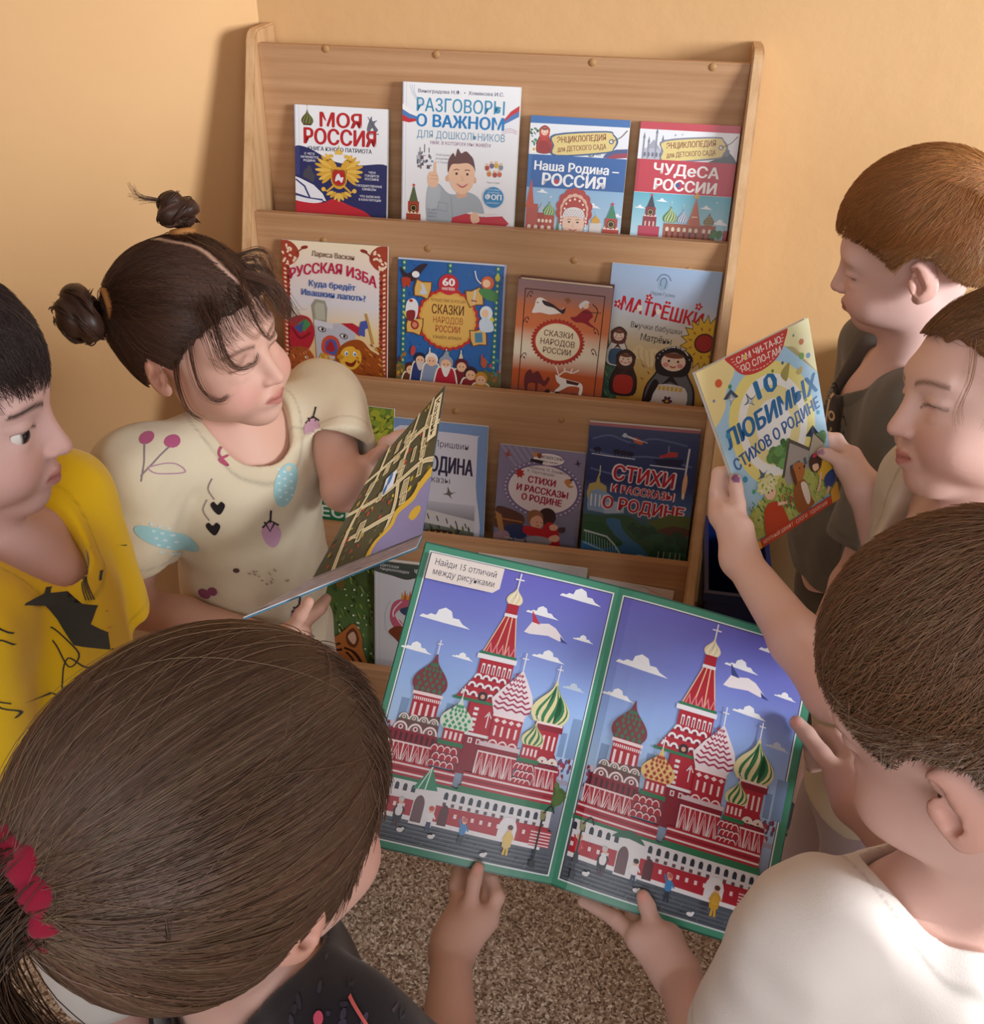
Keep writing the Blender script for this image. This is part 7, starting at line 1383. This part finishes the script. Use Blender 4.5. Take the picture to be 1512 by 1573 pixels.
def girl_right():
    h = Head(at(1532, 606, .91), camvec((-.97, -.06, -.03)), camvec((-.08, .95, .27)), .95); h.cz = .016; h.op = .0
    R_, L_ = A3(1.035, -.835, .862), A3(1.060, -1.020, .855); wL = at(1137, 858, 1.02); eL = reach(wL, 1282, 1062, .19); wR = at(1330, 752, 1.085); eR = A3(1.045, -.868, .712)
    k = Kid('girl in a cream top holding up the poem book, seen in profile on the right', h, (R_, L_), (eR, eL), (wR, wL), (1.055, -.92, .50), 'e6c0b4', 1.0)
    g = at; B = k.B
    B.c(wL, g(1118, 800, 1.040), .0175, .0150, .012); B.c(wL, g(1140, 812, 1.030), .0165, .0130, .012); B.c(g(1108, 790, 1.050), g(1104, 752, 1.070), .0140, .0105, .010)
    k.finger([g(1138, 812, 1.032), g(1134, 774, 1.042), g(1131, 750, 1.046), g(1130, 736, 1.046)], .0088, .0066); k.nail(g(1131, 733, 1.038), .0062, '8a5a86')
    for i in range(4): k.finger([g(1100 + i * 2, 756 + i * 15, 1.058), g(1104 + i * 2, 728 + i * 17, 1.066), g(1124 + i * 2, 722 + i * 17, 1.074), g(1142, 724 + i * 17, 1.081)], .0080, .0062)
    B.c(wR, g(1300, 718, 1.105), .0165, .0135, .012); B.c(wR, g(1308, 700, 1.115), .016, .012, .012)
    k.finger([g(1306, 722, 1.100), g(1290, 708, 1.103), g(1272, 698, 1.099), g(1263, 695, 1.096)], .0082, .0064); k.nail(g(1262, 694, 1.088), .0058, 'b08098')
    for i in range(4): k.finger([g(1302, 696 + i * 9, 1.118), g(1286 - i, 674 + i * 13, 1.126), g(1270, 672 + i * 14, 1.124), g(1258, 680 + i * 14, 1.120)], .0074, .006)
    k.build_skin(blush=.4, brow='6a4a38')
    k.shirt('ddd0bc', (.45, .45), .013, .0, .058, .018, 0, None, .002, 15); k.legs('b9a9b4', False, '8a5a70')
    H = Hair(k, '7c573a', [(-.13, -.075), (-.075, -.07), (-.045, -.04), (-.026, -.004), (-.010, .018), (.004, .014), (.016, .004), (.026, .020), (.040, .044), (.055, .060), (.09, .066)], .006, .004, .0, 11); H.cap()
    T = np.array((0, -.108, .03)); H.comb(9000, lambda L: T - L, .17, 13, (.0005, .003), .00044, None, .3, .09, .6, .03, None, h.w(T)); H.comb(250, lambda L: T - L, .1, 9, (.001, .008), .00025, lambda L: L[:, 1] > .02, .2, .3, .4, .3)
    f = lambda *ps: [h.w(p) for p in ps]
    H.locks([f((-.052, .05, .062), (-.066, .058, .030), (-.064, .066, .002), (-.060, .062, -.014)), f((-.060, .03, .05), (-.074, .036, .010), (-.074, .044, -.02)), f((-.066, .012, .03), (-.080, .012, -.020), (-.076, .020, -.05))], 9, .003, .00022)
    t0 = h.w(T); H.locks([[t0, t0 + h.M @ A3(0, -.04, -.01), t0 + h.M @ A3(0, -.05, -.08), t0 + h.M @ A3(0, -.03, -.16)]], 500, .008, .0005); H.done()
    bow = Sdf(); c = h.w((-.040, -.03, .104)); bow.e(c, (.020, .030, .018), h.M); bow.e(c + h.M @ A3(-.012, .03, .002), (.016, .024, .015), h.M, .006); bow.post = waves(3, 300, .0012); lo, hi = box_of([c], .06)
    def bp(P):
        L = h.loc(P) - h.loc(c); col = np.tile(lin('15162c'), (len(P), 1)); m = ((L[:, 1] - .012) / .022) ** 2 + ((L[:, 2] - .006) / .010) ** 2 < 1; col[m] = lin('3f7ea8'); col[(np.abs(L[:, 2] + .008) < .004) & (np.sin(L[:, 1] * 420) > .3)] = lin('d9b24a'); return col
    sheet('hair_bow', bow, lo, hi, .002, M_CLOTH, k.root, bp)
def boy_ginger():
    h = Head(at(1404, 389, 1.24), camvec((-.87, -.05, -.48)), camvec((-.33, .77, .54)), 1.0); h.op = .05
    R_, L_ = A3(1.052, -.385, .835), A3(1.062, -.602, .832)
    k = Kid('ginger boy in a grey tshirt standing behind the poem book, looking at the rack', h, (R_, L_), (A3(1.07, -.345, .65), A3(1.045, -.635, .642)), (A3(1.06, -.33, .50), A3(1.015, -.63, .495)), (1.072, -.49, .48), 'e6c0b8', .98, neck=.036)
    k.rest_hand(0, (-.35, 0, -1), (0, -1, 0)); k.rest_hand(1, (-.8, .3, -.5), (0, .2, -1))
    k.build_skin(blush=.45, brow='b08860', browk=.6, lips='b8746a')
    A = Art(100, 100)
    A.blob([(6, 100), (10, 60), (20, 20), (40, 4), (56, 10), (50, 40), (40, 70), (36, 100)], '2a2322', 4)
    for q in ([(14, 90), (22, 60), (34, 44)], [(24, 40), (32, 20), (44, 14)], [(30, 80), (38, 56)], [(20, 70), (30, 66), (26, 54)]): A.line(q, 3, 'd8bd96', False, True)
    for x, y, r in ((20, 78, 7), (34, 34, 6), (28, 58, 5)): A.ell(x, y, r, r * .7, 'd8bd96', 30, 14); A.ell(x, y, r * .5, r * .4, '2a2322', 30, 10)
    for i in range(12): A.line([(44 + (i % 3) * 5, 20 + i * 6), (50 + (i % 2) * 6, 18 + i * 6), (48 + (i % 4) * 4, 26 + i * 6)], 1.2, '3a3230')
    A.poly([(46, 70), (70, 62), (74, 78), (60, 78), (62, 96), (50, 96)], '1f1b1c'); A.line([(48, 72), (70, 64), (73, 76)], 1.4, 'e0d2bc')
    o = at(1262, 560, 1.25); ex = (at(1340, 560, 1.25) - o) / 100; ey = (at(1262, 760, 1.25) - o) / 100
    k.shirt('6f6c66', (.9, .9), .018, -.05, .056, .016, 0, '66635d', .003, 21, decals=[(A, o, ex, ey, camvec((.25, 0, -1)))], sr=(.056, .062)); k.legs('55504c', True, '4a4a50')
    H = Hair(k, 'a06c3e', [(-.13, -.034), (-.085, -.030), (-.060, -.012), (-.045, .006), (-.030, .032), (-.010, .040), (.004, .032), (.014, .020), (.028, .044), (.046, .058), (.062, .062), (.09, .064)], .008, .003, .006, 13); H.cap()
    wh = np.array((-.01, -.075, .095)); fl = lambda L: np.stack([(L - wh)[:, 0] * 5, (L - wh)[:, 1] * 5 + .35, (L - wh)[:, 2] * 2 - .35 * (np.abs(L[:, 0]) > .05)], 1)
    H.comb(10000, fl, .045, 9, (.0005, .0045), .00042, None, .14, .18, .35, 0, 'a87040', None, .005); H.comb(5000, fl, .03, 7, (.0005, .004), .0004, lambda L: L[:, 2] < .050, .14, .22, .35, 0, 'b89470', None, .005); H.done()
girl_buns(); boy_yellow(); girl_ponytail(); boy_white(); girl_right(); boy_ginger()
# ------------------------------------------------------------------ things at the wall on the right
def plastic(name, c, rough=.35): return new_mat(name, rough, .5, c)[0]
tub = empty('storage_tub', (.93, -.22, 0)); tag(tub, 'dark blue plastic storage tub on the floor right beside the rack', 'tub')
def shell(x0, x1, y0, y1, z0, z1, wl, taper):
    bm = bmesh.new(); ring = lambda x0, x1, y0, y1, z: [bm.verts.new(p) for p in ((x0, y0, z), (x1, y0, z), (x1, y1, z), (x0, y1, z))]
    a = ring(x0 + taper, x1 - taper, y0 + taper, y1 - taper, z0); b = ring(x0, x1, y0, y1, z1); c = ring(x0 + wl, x1 - wl, y0 + wl, y1 - wl, z1); d = ring(x0 + taper + wl, x1 - taper - wl, y0 + taper + wl, y1 - taper - wl, z0 + wl)
    bm.faces.new(a[::-1])
    for p, q in ((a, b), (b, c), (c, d)):
        for i in range(4): bm.faces.new((p[i], p[(i + 1) % 4], q[(i + 1) % 4], q[i]))
    bm.faces.new(d); bmesh.ops.bevel(bm, geom=bm.edges[:], offset=.003, segments=2, affect='EDGES'); return bm
M_BLUE = plastic('navy_plastic', '12245c'); M_BLUE2 = plastic('bright_blue_plastic', '2c4fb0')
bm_obj('body', shell(.872, .985, -.35, -.10, 0, .34, .004, .012), tub, [M_BLUE])
bm = bmesh.new()
for x0, x1, y0, y1 in ((.866, .991, -.356, -.346), (.866, .991, -.104, -.094), (.866, .876, -.346, -.104), (.981, .991, -.346, -.104)): box_bm(bm, x0, x1, y0, y1, .325, .345, .002)
bm_obj('rim', bm, tub, [M_BLUE])
for y in (-.358,):
    bm = bmesh.new(); box_bm(bm, .90, .96, y - .012, y + .004, .245, .262, .004); bm_obj('handle', bm, tub, [M_BLUE2])
cabn = empty('low_cabinet', (1.39, -.10, 0)); tag(cabn, 'low blue cabinet with a green side against the wall behind the ginger boy', 'cabinet')
M_CB = plastic('blue_laminate', '2f4a9c', .45); M_CG = plastic('green_laminate', '2f8a4a', .45)
bm = bmesh.new(); box_bm(bm, 1.152, 1.64, -.19, -.016, .05, .70, .003); bm_obj('body', bm, cabn, [M_CB])
bm = bmesh.new(); box_bm(bm, 1.140, 1.152, -.19, -.016, 0, .715, .003); bm_obj('side_panel', bm, cabn, [M_CG])
bm = bmesh.new(); box_bm(bm, 1.64, 1.656, -.19, -.016, 0, .715, .003); bm_obj('side_panel', bm, cabn, [M_CG])
bm = bmesh.new(); box_bm(bm, 1.152, 1.64, -.192, -.014, .70, .716, .003); bm_obj('top_board', bm, cabn, [M_CB])
for x0, x1 in ((1.158, 1.393), (1.399, 1.634)):
    bm = bmesh.new(); box_bm(bm, x0, x1, -.206, -.191, .06, .695, .003); d = bm_obj('door', bm, cabn, [M_CB])
    bm = bmesh.new(); bmesh.ops.create_uvsphere(bm, u_segments=16, v_segments=10, radius=.012, matrix=Matrix.Translation(((x1 - .03) if x0 < 1.3 else x0 + .03, -.216, .40))); kn = bm_obj('knob', bm, d, [M_PEG], True)
